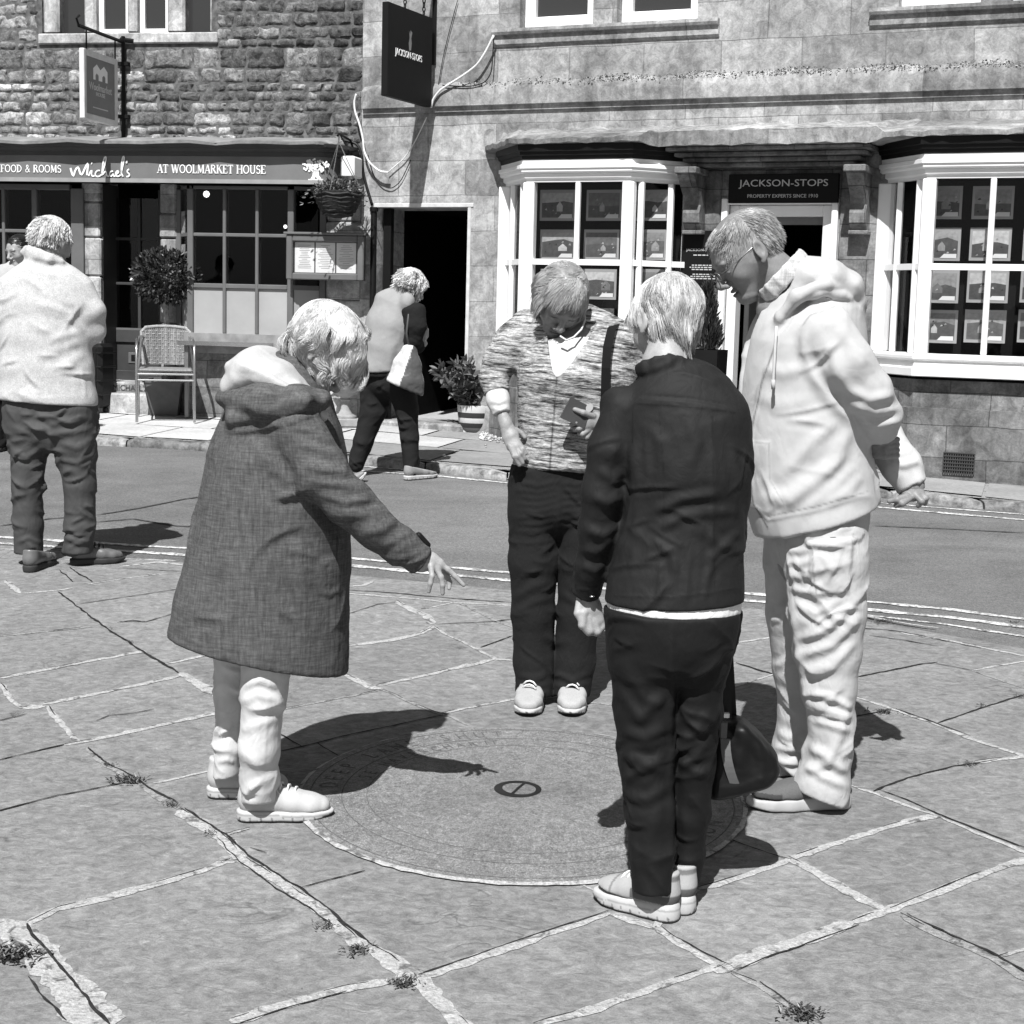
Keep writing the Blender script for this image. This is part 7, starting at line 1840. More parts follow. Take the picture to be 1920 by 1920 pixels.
# ================================================================== the woman in the striped cardigan, facing us
def person_striped():
    f = Fig(G(1035, 1345).y+.17, 'person in a striped knitted cardigan looking down, one hand on the hip', G(1030, 1335))
    Y = f.Y
    def knit():
        t = NT('striped marl knit'); mp = t.map((1, 1, 1), (R(4), R(-5), 0))
        nz = t.noise(5, 3, .6); sp = t.n('ShaderNodeSeparateXYZ'); t.link(mp, sp.inputs[0])
        z = t.math('ADD', sp.outputs[2], t.math('MULTIPLY', nz, .026))
        cb = t.n('ShaderNodeCombineXYZ'); t.link(t.math('MULTIPLY', z, 1.0), cb.inputs[2]); t.link(t.math('MULTIPLY', sp.outputs[0], .11), cb.inputs[0]); t.link(t.math('MULTIPLY', sp.outputs[1], .11), cb.inputs[1])
        s1 = t.noise(96, 3, .8, cb.outputs[0]); s2 = t.noise(170, 2, .7, t.map((.35, .35, 1.0))); s3 = t.noise(330, 2, .6)
        c = t.ramp(s1, ((.38, .04), (.62, .50)))
        c = t.math('MULTIPLY', c, t.ramp(s2, ((.3, .62), (.7, 1.3)))); c = t.math('MULTIPLY', c, t.ramp(s3, ((.3, .75), (.7, 1.2)))); c = t.math('MULTIPLY', c, t.attr())
        t.grey(c); t.bump(t.math('ADD', t.math('MULTIPLY', s1, 1.0), t.math('MULTIPLY', s3, .5)), .6, .004); return t.fin(.95, .1)
    M_KN = knit(); M_DN = cloth('dark denim', .011, bs=700, nap=.3, crump=.5, spec=.25); M_TEE = cloth('white jersey', .50, crump=.3)
    tor = [(1072, 585, .04, 36, .06), (1078, 622, .02, 84, .085), (1082, 660, .0, 100, .115), (1082, 710, -.02, 104, .14), (1082, 770, .0, 104, .135), (1078, 830, .0, 99, .135), (1068, 880, .01, 100, .14), (1062, 930, .01, 98, .14)]
    aL = [(992, 612, .02, 34, .06), (962, 640, .02, 33, .06), (938, 676, .02, 31, .055), (926, 708, .01, 26, .048), (932, 738, -.02, 23, .042)]
    uL = [(929, 724, -.01, 20, .036), (934, 750, -.03, 20, .036), (941, 776, -.05, 17, .031)]
    fL = [(938, 762, -.04, 13, .024), (948, 795, -.07, 13, .024), (958, 820, -.09, 14, .024)]
    aR = [(1158, 634, .02, 38, .06), (1176, 690, .02, 36, .058), (1180, 745, .0, 32, .054), (1160, 780, -.08, 26, .046), (1135, 792, -.15, 22, .038)]
    lL = [(1006, 900, .0, 50, .115), (1002, 960, .0, 48, .105), (1000, 1050, .0, 45, .09), (999, 1150, .01, 39, .078), (1000, 1240, .02, 37, .07), (1003, 1312, .0, 33, .062)]
    lR = [(1084, 900, .0, 50, .115), (1086, 960, .0, 44, .105), (1086, 1050, .0, 39, .09), (1084, 1150, .01, 38, .078), (1078, 1240, .02, 38, .07), (1071, 1312, .0, 34, .062)]
    H = Head(f.pt(1054, 556, -.085), (.10, -.66, -.74), (.06, .3, .95), .235)
    hd = H.build(f.pt(1074, 612, .03), .054, nose=1.0)
    handL = f.hand([(948, 795, -.07, 13, .022), (957, 818, -.095, 15, .014), (964, 838, -.115, 14, .012)],
                   [[(956, 836, -.12, 5), (964, 856, -.135, 4.6), (974, 872, -.13, 4)], [(962, 838, -.12, 5), (971, 856, -.135, 4.6), (980, 868, -.13, 4)], [(968, 836, -.115, 5), (977, 850, -.13, 4.6), (984, 860, -.125, 4)], [(973, 830, -.11, 4.5), (981, 842, -.12, 4.2), (986, 850, -.12, 3.8)], [(968, 806, -.08, 5), (978, 812, -.08, 4.5), (984, 820, -.085, 4)]])
    handR = f.hand([(1138, 792, -.15, 15, .022), (1118, 790, -.185, 16, .020), (1102, 792, -.20, 15, .018)],
                   [[(1112, 780, -.205, 6), (1094, 774, -.225, 5.6), (1078, 768, -.225, 4.6)], [(1098, 790, -.20, 5.5), (1080, 792, -.215, 5), (1072, 796, -.20, 4.6)], [(1100, 798, -.20, 5.5), (1086, 804, -.215, 5), (1078, 806, -.195, 4.4)], [(1104, 806, -.20, 5.2), (1092, 814, -.21, 4.8), (1086, 814, -.19, 4.2)], [(1110, 811, -.195, 4.8), (1100, 820, -.20, 4.4), (1095, 819, -.185, 4)]])
    f.body(M_SKIN, [hd, handL, handR], [tor[1:], aL, fL, aR, lL[:-1]+[(1003, 1300, 0, 18, .028)], lR[:-1]+[(1071, 1300, 0, 18, .028)]], .80)
    # white top showing at the neck and below the sleeve
    d = Sdf(.0055); d.chain([(n[0], n[1]*.95, n[2]*.965) for n in f.nodes(tor)[1:5]], .04); d.cut(f.pt(1075, 630, -.1), vv(0, .55, .85), .008); f.put(d.mesh().folds([([(1052, 640), (1075, 655), (1100, 640)], 3, 5), ([(1048, 665), (1065, 672), (1085, 660)], 3, 5)]), 'top', M_TEE)
    d = Sdf(.0045); d.limb(f.nodes(uL)); m = d.mesh(); m.folds([([(918, 752), (935, 756), (950, 750)], 4, 4), ([(922, 764), (938, 768), (952, 762)], 4, 4)]); f.put(m, 'undersleeve', M_TEE)
    d = Sdf(.0055); T = Sdf(.0055); T.chain(f.nodes(tor), .05); T.cut(f.pt(1055, 886, -.1), vv(-.04, -.30, -1), .008); d.sub(T)
    d.limb(f.nodes(aL), k=.03); d.limb(f.nodes(aR), k=.03)
    # open neck: a wedge taken out of the front
    for k in range(26):
        u = k/25; hw = 46*(1-u)**.8
        d.seg(f.pt(1070-25*u-hw*.9, 606+96*u, -.14), f.pt(1070-25*u+hw*1.05, 606+96*u, -.14), f.r(5), f.r(5), .085, .085, .005, 's')
    d.seg(f.pt(1070, 575, .02), f.pt(1072, 612, .01), f.r(40), f.r(40), .065, .07, .012, 's')
    m = d.mesh()
    m.folds([([(1020, 596), (1028, 640), (1036, 680), (1044, 705)], 3.5, 5), ([(1122, 604), (1096, 652), (1064, 692), (1046, 706)], 3.5, 5), ([(1044, 706), (1040, 760), (1034, 830), (1030, 892)], -2.5, 2.6, 'v'), ([(1038, 706), (1034, 780), (1024, 890)], 1.6, 4), ([(1050, 710), (1046, 780), (1038, 890)], 1.6, 4),
             ([(978, 668), (985, 640), (1000, 612)], -6, 7, 'v'), ([(912, 690), (940, 700), (962, 686)], 3, 6), ([(906, 712), (932, 718), (952, 708)], 3, 6), ([(985, 750), (1020, 745), (1060, 752)], 3, 8), ([(984, 800), (1010, 792), (1050, 800)], 3, 8), ([(984, 846), (1020, 838), (1060, 846)], 3.5, 8), ([(975, 866), (1020, 880), (1060, 884)], 3, 5)])
    m.wrinkle(.003, (9, 9, 20), 41); m.seam([(1044, 706), (1040, 760), (1034, 830), (1030, 892)], 1.4, .25)
    f.put(m, 'cardigan', M_KN)
    d = Sdf(.0055); d.chain(f.nodes([(1044, 870, 0, 84, .125), (1042, 940, 0, 84, .125)]), .03); d.limb(f.nodes(lL), tilt=vv(0, -.1, -1), k=.02, back=.015); d.limb(f.nodes(lR), tilt=vv(0, -.1, -1), k=.016, back=.015); d.cut(f.pt(1040, 872, 0), vv(0, 0, 1), .006)
    m = d.mesh(); m.folds([([(1048, 920), (1046, 1000), (1042, 1100), (1034, 1200), (1034, 1300)], -8, 6, 'v')]+[([(975-8*(i % 2), 905+13*i), (1010, 912+12*i), (1048, 902+12*i)], 4, 5) for i in range(8)]+[([(1052, 905+14*i), (1080, 910+12*i), (1110, 900+13*i)], 4, 5) for i in range(7)]+
        [([(960, 1016), (1000, 1019), (1042, 1012)], 1.6, 3), ([(966, 1120), (1000, 1100), (1030, 1090)], 5, 7), ([(966, 1150), (1000, 1130), (1036, 1120)], 5, 7), ([(1050, 1110), (1080, 1130), (1115, 1140)], 5, 7), ([(970, 1265), (1000, 1272), (1030, 1262)], 5, 6), ([(972, 1284), (1002, 1290), (1030, 1282)], 4, 5), ([(1040, 1262), (1072, 1276), (1104, 1262)], 5, 6), ([(1040, 1284), (1072, 1290), (1104, 1280)], 4, 5)])
    m.crease(.006, 50, .12, 7, .010, spread=.5); m.wrinkle(.0014, (9, 9, 14), 43); f.put(m, 'jeans', M_DN)
    M_CAN = cloth('pale canvas shoe', .34, bs=400, crump=.2)
    for x, tx in ((1000, 988), (1068, 1070)):
        t_ = G(tx, 1345); h_ = t_+Vector((.02, .262, .262*SLOPE)); shoe(f, h_, t_, M_CAN, M_SOLEW, .050, .030, .024, .10, laces=plain('white laces', .7, .7))
    M_HR = hair_mat('grey fair hair', .36)
    def grow(l): return l[2] > .50-.14*(l[1] < 0) and not (l[1] > .26 and l[2] < .80)
    def comb(l):
        if l[1] > .05: v = np.array([l[0]*1.2+.25, .35, -.75-.3*(l[2] < .75)])
        else: v = np.array([l[0]*.9, -.35, -.75])
        q = np.clip((.60-l[2])/.3, 0, 1); v += q*np.array([-l[0]*1.0, -l[1]*.5, -.3])
        return v/np.linalg.norm(v)
    H.hair(f.root, f.o, M_HR, grow, comb, 4200, lambda p: .055+.05*np.clip(1-p[:, 2], 0, 1), .0011, .13, 8, .22, .6, 10, .05, (.6, 1.3), captone=.55, wave=.14, locks=260, lockw=.75, curlin=.4, capcut=[((0, .22, .78), (0, .8, -.6))])
    nk = [f.pt(1096, 582, -.05), f.pt(1097, 600, -.09), f.pt(1090, 618, -.125), f.pt(1076, 632, -.15), f.pt(1062, 638, -.155), f.pt(1050, 630, -.15)]
    f.tubes('necklace', plain('pale beads', .55, .4, .5), [(nk, .0035)])
    # phone case in her hand
    c = f.pt(1082, 764, -.215); ph = empty('phone_case', tuple(c), 0, 'dark folding phone case with a pale clasp held in front of the striped cardigan', 'phone case')
    q = [f.pt(1071, 744, -.22), f.pt(1113, 766, -.205), f.pt(1094, 803, -.215), f.pt(1050, 783, -.225)]; n_ = unit(np.cross(q[1]-q[0], q[3]-q[0])); n_ = n_ if n_[1] < 0 else -n_
    b = MB(); b.loft([[tuple(p+n_*t) for p in q] for t in (-.008, .006)]); b.build('case', plain('dark phone leather', .045, .5, .4, var=.2), ph, False, tuple(c))
    b = MB(); cc = f.pt(1104, 764, -.21)+n_*.009; e1, e2 = unit(q[1]-q[0]), unit(q[3]-q[0])
    b.loft([[tuple(cc+e1*.012*math.cos(a)+e2*.016*math.sin(a)+n_*t) for a in np.linspace(0, 6.1, 12)] for t in (0, .003)]); b.build('clasp', plain('pale clasp', .4, .5), ph, False, tuple(c))
    # shoulder bag: strap over the shoulder, pouch at the hip
    c = f.pt(1150, 800, .12); sb = empty('shoulder_bag', tuple(c), 0, 'black shoulder bag strap over the striped cardigan', 'shoulder bag')
    b = MB(); pts = [(1162, 600, .06), (1156, 604, -.02), (1147, 616, -.09), (1139, 650, -.150), (1136, 690, -.178), (1135, 730, -.178), (1134, 770, -.17), (1136, 820, -.14)]
    pp = [f.pt(*p) for p in pts]; wd = f.r(8)
    b.loft([[(p[0]-wd, p[1]-.002, p[2]), (p[0]+wd, p[1]+.0, p[2]), (p[0]+wd, p[1]+.004, p[2]), (p[0]-wd, p[1]+.002, p[2])] for p in pp]); b.build('strap', plain('black webbing', .010, .9, .1), sb, False, tuple(c))
    d = Sdf(.008); d.chain(f.nodes([(1150, 820, .0, 40, .05), (1150, 900, .0, 44, .06)]), .03); d.mesh().obj('pouch', M_BLACK, sb, np.array(tuple(c)))
person_striped()

# ================================================================== the man in the pale hoodie
def person_hoodie():
    f = Fig(G(1500, 1528).y+.15, 'person in a pale zip hoodie and cargo trousers stooping to read, hands behind the back', G(1500, 1520))
    Y = f.Y
    M_HD = cloth('pale sweatshirt', .43, bs=900, nap=.08, crump=.35, cs=12); M_CG = cloth('stone cotton', .42, bs=900, nap=.08, crump=.5, cs=20); M_SHT = cloth('pale striped shirt', .46, weave=90, wamt=.25)
    tor = [(1512, 530, .0, 44, .07), (1522, 590, .0, 86, .14), (1512, 650, .0, 104, .18), (1508, 720, .0, 112, .185), (1508, 800, .0, 115, .185), (1510, 870, .0, 115, .185), (1520, 930, .0, 114, .195), (1532, 985, .0, 106, .195), (1536, 1040, .0, 100, .19)]
    aN = [(1548, 622, -.165, 52, .068), (1588, 682, -.19, 49, .065), (1626, 736, -.18, 46, .06), (1650, 782, -.13, 40, .054), (1652, 816, -.09, 30, .044)]
    aF = [(1560, 640, .15, 45, .06), (1610, 740, .16, 42, .056), (1650, 816, .08, 38, .05), (1690, 872, .02, 36, .048), (1712, 912, .0, 28, .04)]
    lN = [(1544, 975, -.07, 74, .115), (1552, 1050, -.09, 74, .115), (1552, 1150, -.09, 70, .105), (1552, 1220, -.09, 62, .095), (1554, 1290, -.09, 50, .085), (1558, 1350, -.09, 41, .078), (1555, 1410, -.09, 42, .078), (1542, 1470, -.09, 50, .082), (1538, 1510, -.09, 52, .084)]
    lF = [(1490, 960, .10, 60, .12), (1480, 1050, .12, 46, .105), (1482, 1150, .14, 44, .098), (1490, 1250, .16, 40, .088), (1496, 1330, .18, 35, .078), (1484, 1400, .20, 34, .076), (1478, 1455, .20, 36, .078)]
    H = Head(f.pt(1396, 466, -.01), (-.79, -.12, -.60), (-.3, 0, 1), .25)
    hd = H.build(f.pt(1480, 546, .0), .076, male=1, nose=1.0, jaw=1.16)
    hN = f.hand([(1652, 812, -.09, 17, .026), (1648, 830, -.07, 20, .022), (1650, 842, -.06, 20, .02)], [[(1632, 822, -.075, 7.5), (1640, 806, -.10, 7), (1664, 808, -.10, 6)]]+[[(1640, 826+9*i, -.075, 6.6), (1662, 828+9*i, -.095, 6.4), (1682, 824+10*i, -.07, 5.6)] for i in range(4)])
    hF = f.hand([(1710, 910, .0, 20, .026), (1712, 926, -.01, 22, .024)], [[(1700, 930, -.03, 6), (1682, 937, -.04, 6), (1668, 940, -.03, 5)], [(1706, 934, -.03, 6), (1692, 944, -.045, 6), (1680, 948, -.03, 5)], [(1718, 930, -.03, 6), (1728, 940, -.04, 6), (1722, 948, -.03, 5)], [(1724, 924, -.02, 6), (1736, 934, -.03, 5.6), (1734, 944, -.02, 5)], [(1698, 918, .02, 6.5), (1690, 932, .0, 6), (1694, 944, .0, 5)]])
    f.body(skin_mat('tanned skin', .20), [hd, hN, hF], [tor[1:], aN, aF, lN[:-2]+[(1550, 1460, -.09, 24, .03)], lF[:-1]+[(1478, 1430, .20, 20, .03)]], .80)
    # shirt under the hoodie
    d = Sdf(.005); d.chain([(n[0], n[1]*.9, n[2]*.9) for n in f.nodes(tor)[:5]], .04)
    for i in range(14):
        a0, a1 = R(i*25.7), R(i*25.7+25.7); g = lambda a: f.pt(1470+38*math.cos(a), 520-40*math.cos(a), .086*math.sin(a)-.01); g2 = lambda a: g(a)+np.array(tuple(f.pt(1470+46*math.cos(a), 545-38*math.cos(a), .108*math.sin(a)-.01)))*0
        d.seg(g(a0), g(a1), .0075, .0075, .026, .026, .006, 'u', tuple(f.pt(1486, 540)-f.pt(1470, 520)))
    m = d.mesh(); m.wrinkle(.0015, (14, 14, 10), 7); f.put(m, 'shirt', M_SHT)
    d = Sdf(.0055); hem = f.pt(1628, 948, 0)-f.pt(1440, 1000, 0); T = Sdf(.0055); T.chain(f.nodes(tor), .05); T.cut(f.pt(1530, 974, 0), vv(hem[2], 0, -hem[0]), .008); d.sub(T)
    d.limb(f.nodes(aN), k=.025); d.limb(f.nodes(aF), k=.025)
    # hood: a thick roll round the neck lying down the back
    d.chain(f.nodes([(1478, 560, .0, 24, .10), (1506, 520, .0, 32, .13), (1545, 520, .0, 32, .15), (1585, 538, .0, 27, .12), (1604, 566, .0, 15, .08)]), .025)
    for q in (-1, 1): d.chain(f.nodes([(1450, 640, q*.10, 7), (1464, 596, q*.135, 10), (1494, 556, q*.158, 13), (1545, 536, q*.155, 14), (1590, 550, q*.10, 13), (1612, 574, q*.03, 12)]), .012)
    # opening down the front
    d.chain([(p, w_, dd) for p, w_, dd in f.nodes([(1400, 560, 0, 36, .05), (1395, 640, 0, 26, .04), (1378, 740, 0, 18, .035)])], .01, 's'); d.seg(f.pt(1458, 500, 0), f.pt(1486, 560, 0), f.r(38), f.r(40), .088, .085, .012, 's')
    m = d.mesh()
    m.raise_poly([(1396, 828), (1442, 830), (1443, 900), (1470, 945), (1440, 965), (1396, 950)], 4, 4)
    m.folds([([(1458, 640), (1490, 590), (1535, 552), (1585, 548), (1612, 575)], 5, 8, 's'), ([(1504, 610), (1518, 590), (1540, 580), (1566, 578)], 3, 4, 's'), ([(1506, 620), (1512, 660), (1530, 710), (1565, 755), (1600, 800)], -9, 9, 'v'),
             ([(1500, 640), (1512, 690), (1545, 745), (1590, 790)], 5, 9), ([(1440, 935), (1480, 930), (1560, 870), (1595, 800)], 9, 13), ([(1460, 960), (1530, 910), (1590, 850)], 9, 12), ([(1500, 960), (1560, 915), (1605, 870)], 8, 12), ([(1470, 890), (1520, 830), (1570, 790)], -7, 12, 'v'), ([(1545, 950), (1590, 920), (1615, 890)], 6, 10),
             ([(1590, 730), (1630, 750), (1680, 740)], 6, 9), ([(1600, 760), (1640, 775), (1684, 765)], 7, 8), ([(1612, 785), (1645, 798), (1688, 788)], 7, 7), ([(1556, 640), (1570, 700), (1600, 740)], 6, 11), ([(1570, 610), (1600, 650), (1625, 690)], 5, 12), ([(1430, 690), (1470, 700), (1510, 690)], 5, 12), ([(1420, 740), (1460, 760), (1520, 750)], 4, 14),
             ([(1400, 935), (1440, 975), (1530, 958), (1628, 928)], -2.4, 3, 'v'), ([(1660, 840), (1690, 850), (1712, 842)], 6, 8), ([(1668, 866), (1695, 872), (1722, 862)], 6, 7), ([(1455, 650), (1425, 730), (1408, 800), (1404, 880), (1410, 940)], 4, 4)], 1.5)
    m.seam([(1456, 640), (1428, 720), (1410, 800), (1404, 880), (1412, 945), (1440, 990)], 1.6, .35).seam([(1404, 940), (1440, 968), (1530, 950), (1626, 922)], 1.3, .6).seam([(1396, 829), (1442, 831), (1443, 900), (1470, 944)], 1.2, .7).seam([(1504, 612), (1520, 590), (1566, 577)], 1.0, .7)
    m.crease(.007, 34, .20, 8, .012, spread=.8); m.wrinkle(.0016, (7, 7, 9), 51); hdo = f.put(m, 'hoodie', M_HD)
    dp = [f.pt(1456, 612, -.165), f.pt(1454, 640, -.178), f.pt(1452, 680, -.19), f.pt(1450, 712, -.195), f.pt(1450, 726, -.195)]
    f.tubes('drawstring', M_HD, [(dp, .0045), ([f.pt(1450, 712, -.196), f.pt(1450, 730, -.196)], .006)], hdo)
    d = Sdf(.0055); e = f.pt(1590, 1494, -.09)-f.pt(1482, 1458, -.09); e2 = f.pt(1502, 1456, .12)-f.pt(1445, 1410, .12)
    for L_, ee, kk, bk in ((lN, e, .02, .03), (lF, e2, .012, .02)): d.limb(f.nodes(L_), tilt=vv(ee[2], 0, -ee[0]), k=kk, back=bk)
    T = Sdf(.0055); T.chain(f.nodes([(1528, 930, 0, 96, .165), (1530, 1000, 0, 90, .155)]), .04); T.cut(f.pt(1530, 935, 0), vv(0, 0, 1), .01); d.sub(T, .04)
    m = d.mesh()
    m.raise_poly([(1520, 1020), (1598, 1012), (1590, 1112), (1530, 1118), (1522, 1110)], 9, 5); m.raise_poly([(1508, 996), (1600, 984), (1618, 1000), (1612, 1014), (1545, 1030), (1514, 1024)], 9, 4)
    m.folds([([(1478, 1010), (1482, 1120), (1495, 1220), (1508, 1290), (1516, 1380)], -9, 8, 'v'), ([(1480, 1030), (1500, 1034), (1518, 1028)], 5, 6), ([(1480, 1052), (1500, 1058), (1520, 1050)], 5, 6), ([(1482, 1075), (1502, 1084), (1522, 1078)], 5, 6), ([(1484, 1100), (1504, 1112), (1524, 1108)], 5, 6),
             ([(1490, 1130), (1530, 1150), (1590, 1120)], 6, 8), ([(1495, 1200), (1550, 1180), (1610, 1120)], 9, 9), ([(1500, 1230), (1560, 1210), (1608, 1160)], 9, 9), ([(1510, 1260), (1560, 1250), (1604, 1200)], 8, 9), ([(1520, 1300), (1560, 1310), (1600, 1330)], 8, 7), ([(1520, 1320), (1560, 1335), (1598, 1345)], 7, 7), ([(1524, 1350), (1560, 1362), (1596, 1370)], 7, 7), ([(1590, 1310), (1575, 1380), (1545, 1440)], 8, 9), ([(1516, 1400), (1550, 1420), (1590, 1450)], 8, 9), ([(1505, 1430), (1540, 1455), (1586, 1475)], 7, 8), ([(1495, 1450), (1530, 1440), (1560, 1430)], 7, 8),
             ([(1440, 1120), (1460, 1130), (1478, 1110)], 6, 8), ([(1444, 1160), (1462, 1160), (1480, 1140)], 6, 8), ([(1450, 1250), (1475, 1240), (1495, 1230)], 6, 8), ([(1452, 1400), (1475, 1410), (1500, 1400)], 8, 8), ([(1450, 1420), (1470, 1430), (1496, 1428)], 7, 7), ([(1460, 1370), (1480, 1385), (1505, 1380)], 7, 8), ([(1540, 1035), (1560, 1070), (1550, 1105)], 4, 6), ([(1575, 1030), (1565, 1065), (1540, 1100)], 4, 6)], 1.4)
    m.seam([(1522, 1025), (1530, 1116), (1590, 1110)], 1.2, .6).seam([(1600, 1000), (1592, 1110)], 1.0, .7)
    m.crease(.0075, 80, .16, 9, .010, spread=.8); m.wrinkle(.0018, (9, 9, 12), 53); f.put(m, 'trousers', M_CG)
    M_S = cloth('grey knit shoe', .105, bs=500, crump=.2); M_S2 = plain('pale moulded sole', .40, .7, .3, var=.08)
    h_, t_ = G(1594, 1512), G(1402, 1515); shoe(f, h_, t_, M_S, M_S2, .052, .042, .030, .112, cap=.45)
    h_, t_ = G(1570, 1440), G(1415, 1452); shoe(f, h_, t_, plain('shaded far shoe', .03, .6), M_S2, .050, .042, .030, .112)  # far shoe of the pair: its shade is put into a darker colour
    M_HR = hair_mat('cropped grey hair', .34)
    def grow(l): return l[2] > .40-.05*(l[1] < -.1) and not (l[1] > .30 and l[2] < .88) and not (abs(l[0]) > .22 and l[1] > -.12 and l[2] < .56) and not (l[2] > .90 and -.25 < l[1] < .15 and abs(l[0]) < .13)
    def comb(l): v = np.array([l[0]*.6, .55 if l[1] > -.1 else -.2, -.25-.5*(l[2] < .7)]); return v/np.linalg.norm(v)
    H.hair(f.root, f.o, M_HR, grow, comb, 4200, .024, .0009, .01, 12, .2, .5, 5, .35, (.5, 1.35), cap=False, push=False, curl=.15)
    g = H.w; S = H.size
    ln = [[g(q*.12+.085*math.cos(a), .475, .475+.055*math.sin(a)) for a in np.linspace(0, 6.283, 17)] for q in (-1, 1)]
    f.tubes('spectacles', plain('thin spectacle frame', .30, .3, .6, .8), [(ln[0], .0014), (ln[1], .0014), ([g(-.035, .48, .485), g(.035, .48, .485)], .0014)]+[([g(q*.20, .47, .49), g(q*.30, .36, .50), g(q*.352, -.02, .545), g(q*.352, -.09, .50)], .0016) for q in (-1, 1)], None, 6)
person_hoodie()

# ================================================================== the woman in the long coat, pointing at the disc
def person_coat():
    f = Fig(G(520, 1556).y+.13, 'person in a long grey coat and white trousers stooping and pointing at the stone disc', G(500, 1535))
    Y = f.Y
    M_CT = cloth('chambray coat', .080, weave=150, wamt=.36, bs=800, nap=.2, crump=.45, cs=16); M_HD = cloth('pale hood lining', .42, crump=.3); M_WT = cloth('white trousers', .52, bs=900, nap=.05, crump=.45)
    tor = [(548, 705, .0, 50, .09), (530, 770, .0, 92, .16), (522, 860, .0, 121, .195), (516, 950, .0, 133, .20), (505, 1050, .0, 146, .20), (490, 1150, .0, 158, .195), (482, 1230, .0, 165, .19), (478, 1310, .0, 169, .19)]
    aN = [(562, 812, -.17, 50, .07), (602, 884, -.19, 49, .066), (650, 942, -.19, 42, .060), (700, 986, -.17, 37, .055), (748, 1020, -.14, 33, .050), (790, 1052, -.115, 29, .044)]
    aF = [(590, 800, .18, 44, .065), (606, 890, .20, 40, .06), (600, 960, .18, 34, .052), (590, 1010, .10, 28, .045)]
    lN = [(505, 1180, -.09, 56, .10), (495, 1300, -.09, 42, .080), (486, 1400, -.09, 37, .070), (487, 1460, -.07, 34, .064), (486, 1510, -.06, 34, .060)]
    lF = [(445, 1180, .09, 50, .095), (440, 1300, .10, 33, .075), (430, 1400, .10, 27, .066), (425, 1470, .10, 26, .058)]
    H = Head(f.pt(612, 650, -.02), (.58, .08, -.81), (.6, 0, .8), .232)
    hd = H.build(f.pt(578, 742, .0), .052)
    hand = f.hand([(792, 1044, -.115, 15, .024), (806, 1053, -.115, 17, .020), (820, 1061, -.115, 16, .018)],
                  [[(824, 1056, -.115, 6), (840, 1068, -.115, 5.4), (853, 1080, -.112, 5), (869, 1097, -.11, 4)], [(824, 1064, -.10, 5.8), (838, 1079, -.09, 5.3), (843, 1092, -.09, 4.9), (842, 1103, -.095, 4)], [(818, 1066, -.125, 5.8), (827, 1082, -.13, 5.4), (830, 1097, -.13, 4.9), (830, 1113, -.125, 4)], [(808, 1062, -.135, 5.6), (810, 1080, -.145, 5.2), (807, 1094, -.145, 4.8), (804, 1109, -.14, 3.9)], [(812, 1056, -.085, 6), (828, 1070, -.06, 5.2), (838, 1084, -.06, 4.4)]], .007, smooth=1)
    f.body(M_SKIN2, [hd, hand], [tor[1:6], aN, aF, lN[:-1]+[(486, 1490, -.06, 20, .026)], lF[:-1]+[(424, 1440, .10, 18, .026)]], .78)
    d = Sdf(.006); T = Sdf(.006); T.chain(f.nodes(tor), .05)
    a, b, c = f.pt(321, 1190, .0), f.pt(646, 1262, .0), f.pt(500, 1258, -.19); n = unit(np.cross(b-a, c-a)); n = n if n[2] < 0 else -n; T.cut(a, n, .006); d.sub(T)
    d.limb(f.nodes(aN), k=.03); d.limb(f.nodes(aF), k=.03)
    # the dark outer of the hood lying on the shoulders
    d.chain(f.nodes([(452, 745, -.08, 22, .08), (500, 752, -.17, 34, .06), (560, 752, -.18, 26, .05), (600, 750, -.16, 18, .04)]), .03); d.chain(f.nodes([(470, 780, -.10, 30, .09), (540, 776, -.17, 26, .05)]), .03)
    m = d.mesh()
    m.folds([([(436, 806), (480, 800), (540, 786), (602, 770)], 11, 7, 's'), ([(450, 760), (500, 770), (560, 752), (598, 745)], 8, 9), ([(470, 775), (520, 780), (580, 762)], -6, 7, 'v'), ([(560, 752), (590, 745), (602, 760)], 6, 7),
             ([(470, 830), (510, 880), (560, 930), (600, 990), (640, 1030)], -14, 12, 'v'), ([(478, 826), (520, 876), (566, 920)], 6, 9), ([(536, 790), (552, 830), (560, 870)], 3, 5, 's'), ([(560, 800), (590, 812), (625, 830)], 7, 7), ([(560, 830), (600, 845), (640, 850)], 7, 8), ([(570, 870), (610, 880), (655, 885)], 7, 8), ([(590, 905), (640, 910), (685, 915)], 8, 8), ([(600, 925), (650, 940), (700, 935)], 8, 8), ([(640, 965), (680, 965), (720, 950)], 6, 8), ([(680, 1000), (720, 990), (750, 965)], 6, 8), ([(710, 1030), (745, 1010), (775, 990)], 5, 7), ([(745, 1050), (775, 1040), (800, 1025)], 4, 6),
             ([(500, 900), (530, 930), (560, 925)], 7, 9), ([(520, 935), (545, 930), (570, 915)], 7, 8), ([(470, 900), (500, 960), (520, 1040)], 4, 18), ([(420, 1000), (430, 1100), (420, 1200)], 4, 16), ([(560, 1000), (570, 1100), (572, 1240)], 4, 14), ([(520, 1060), (510, 1150), (515, 1250)], 3, 16), ([(634, 1010), (632, 1130), (630, 1270)], -5, 5, 'v'), ([(600, 1110), (618, 1116), (636, 1104)], 4, 5), ([(604, 1060), (622, 1050), (624, 1075)], 5, 7), ([(448, 840), (430, 950), (400, 1060)], 4, 14), ([(326, 1190), (430, 1232), (520, 1254), (640, 1266)], -1.6, 3, 'v')])
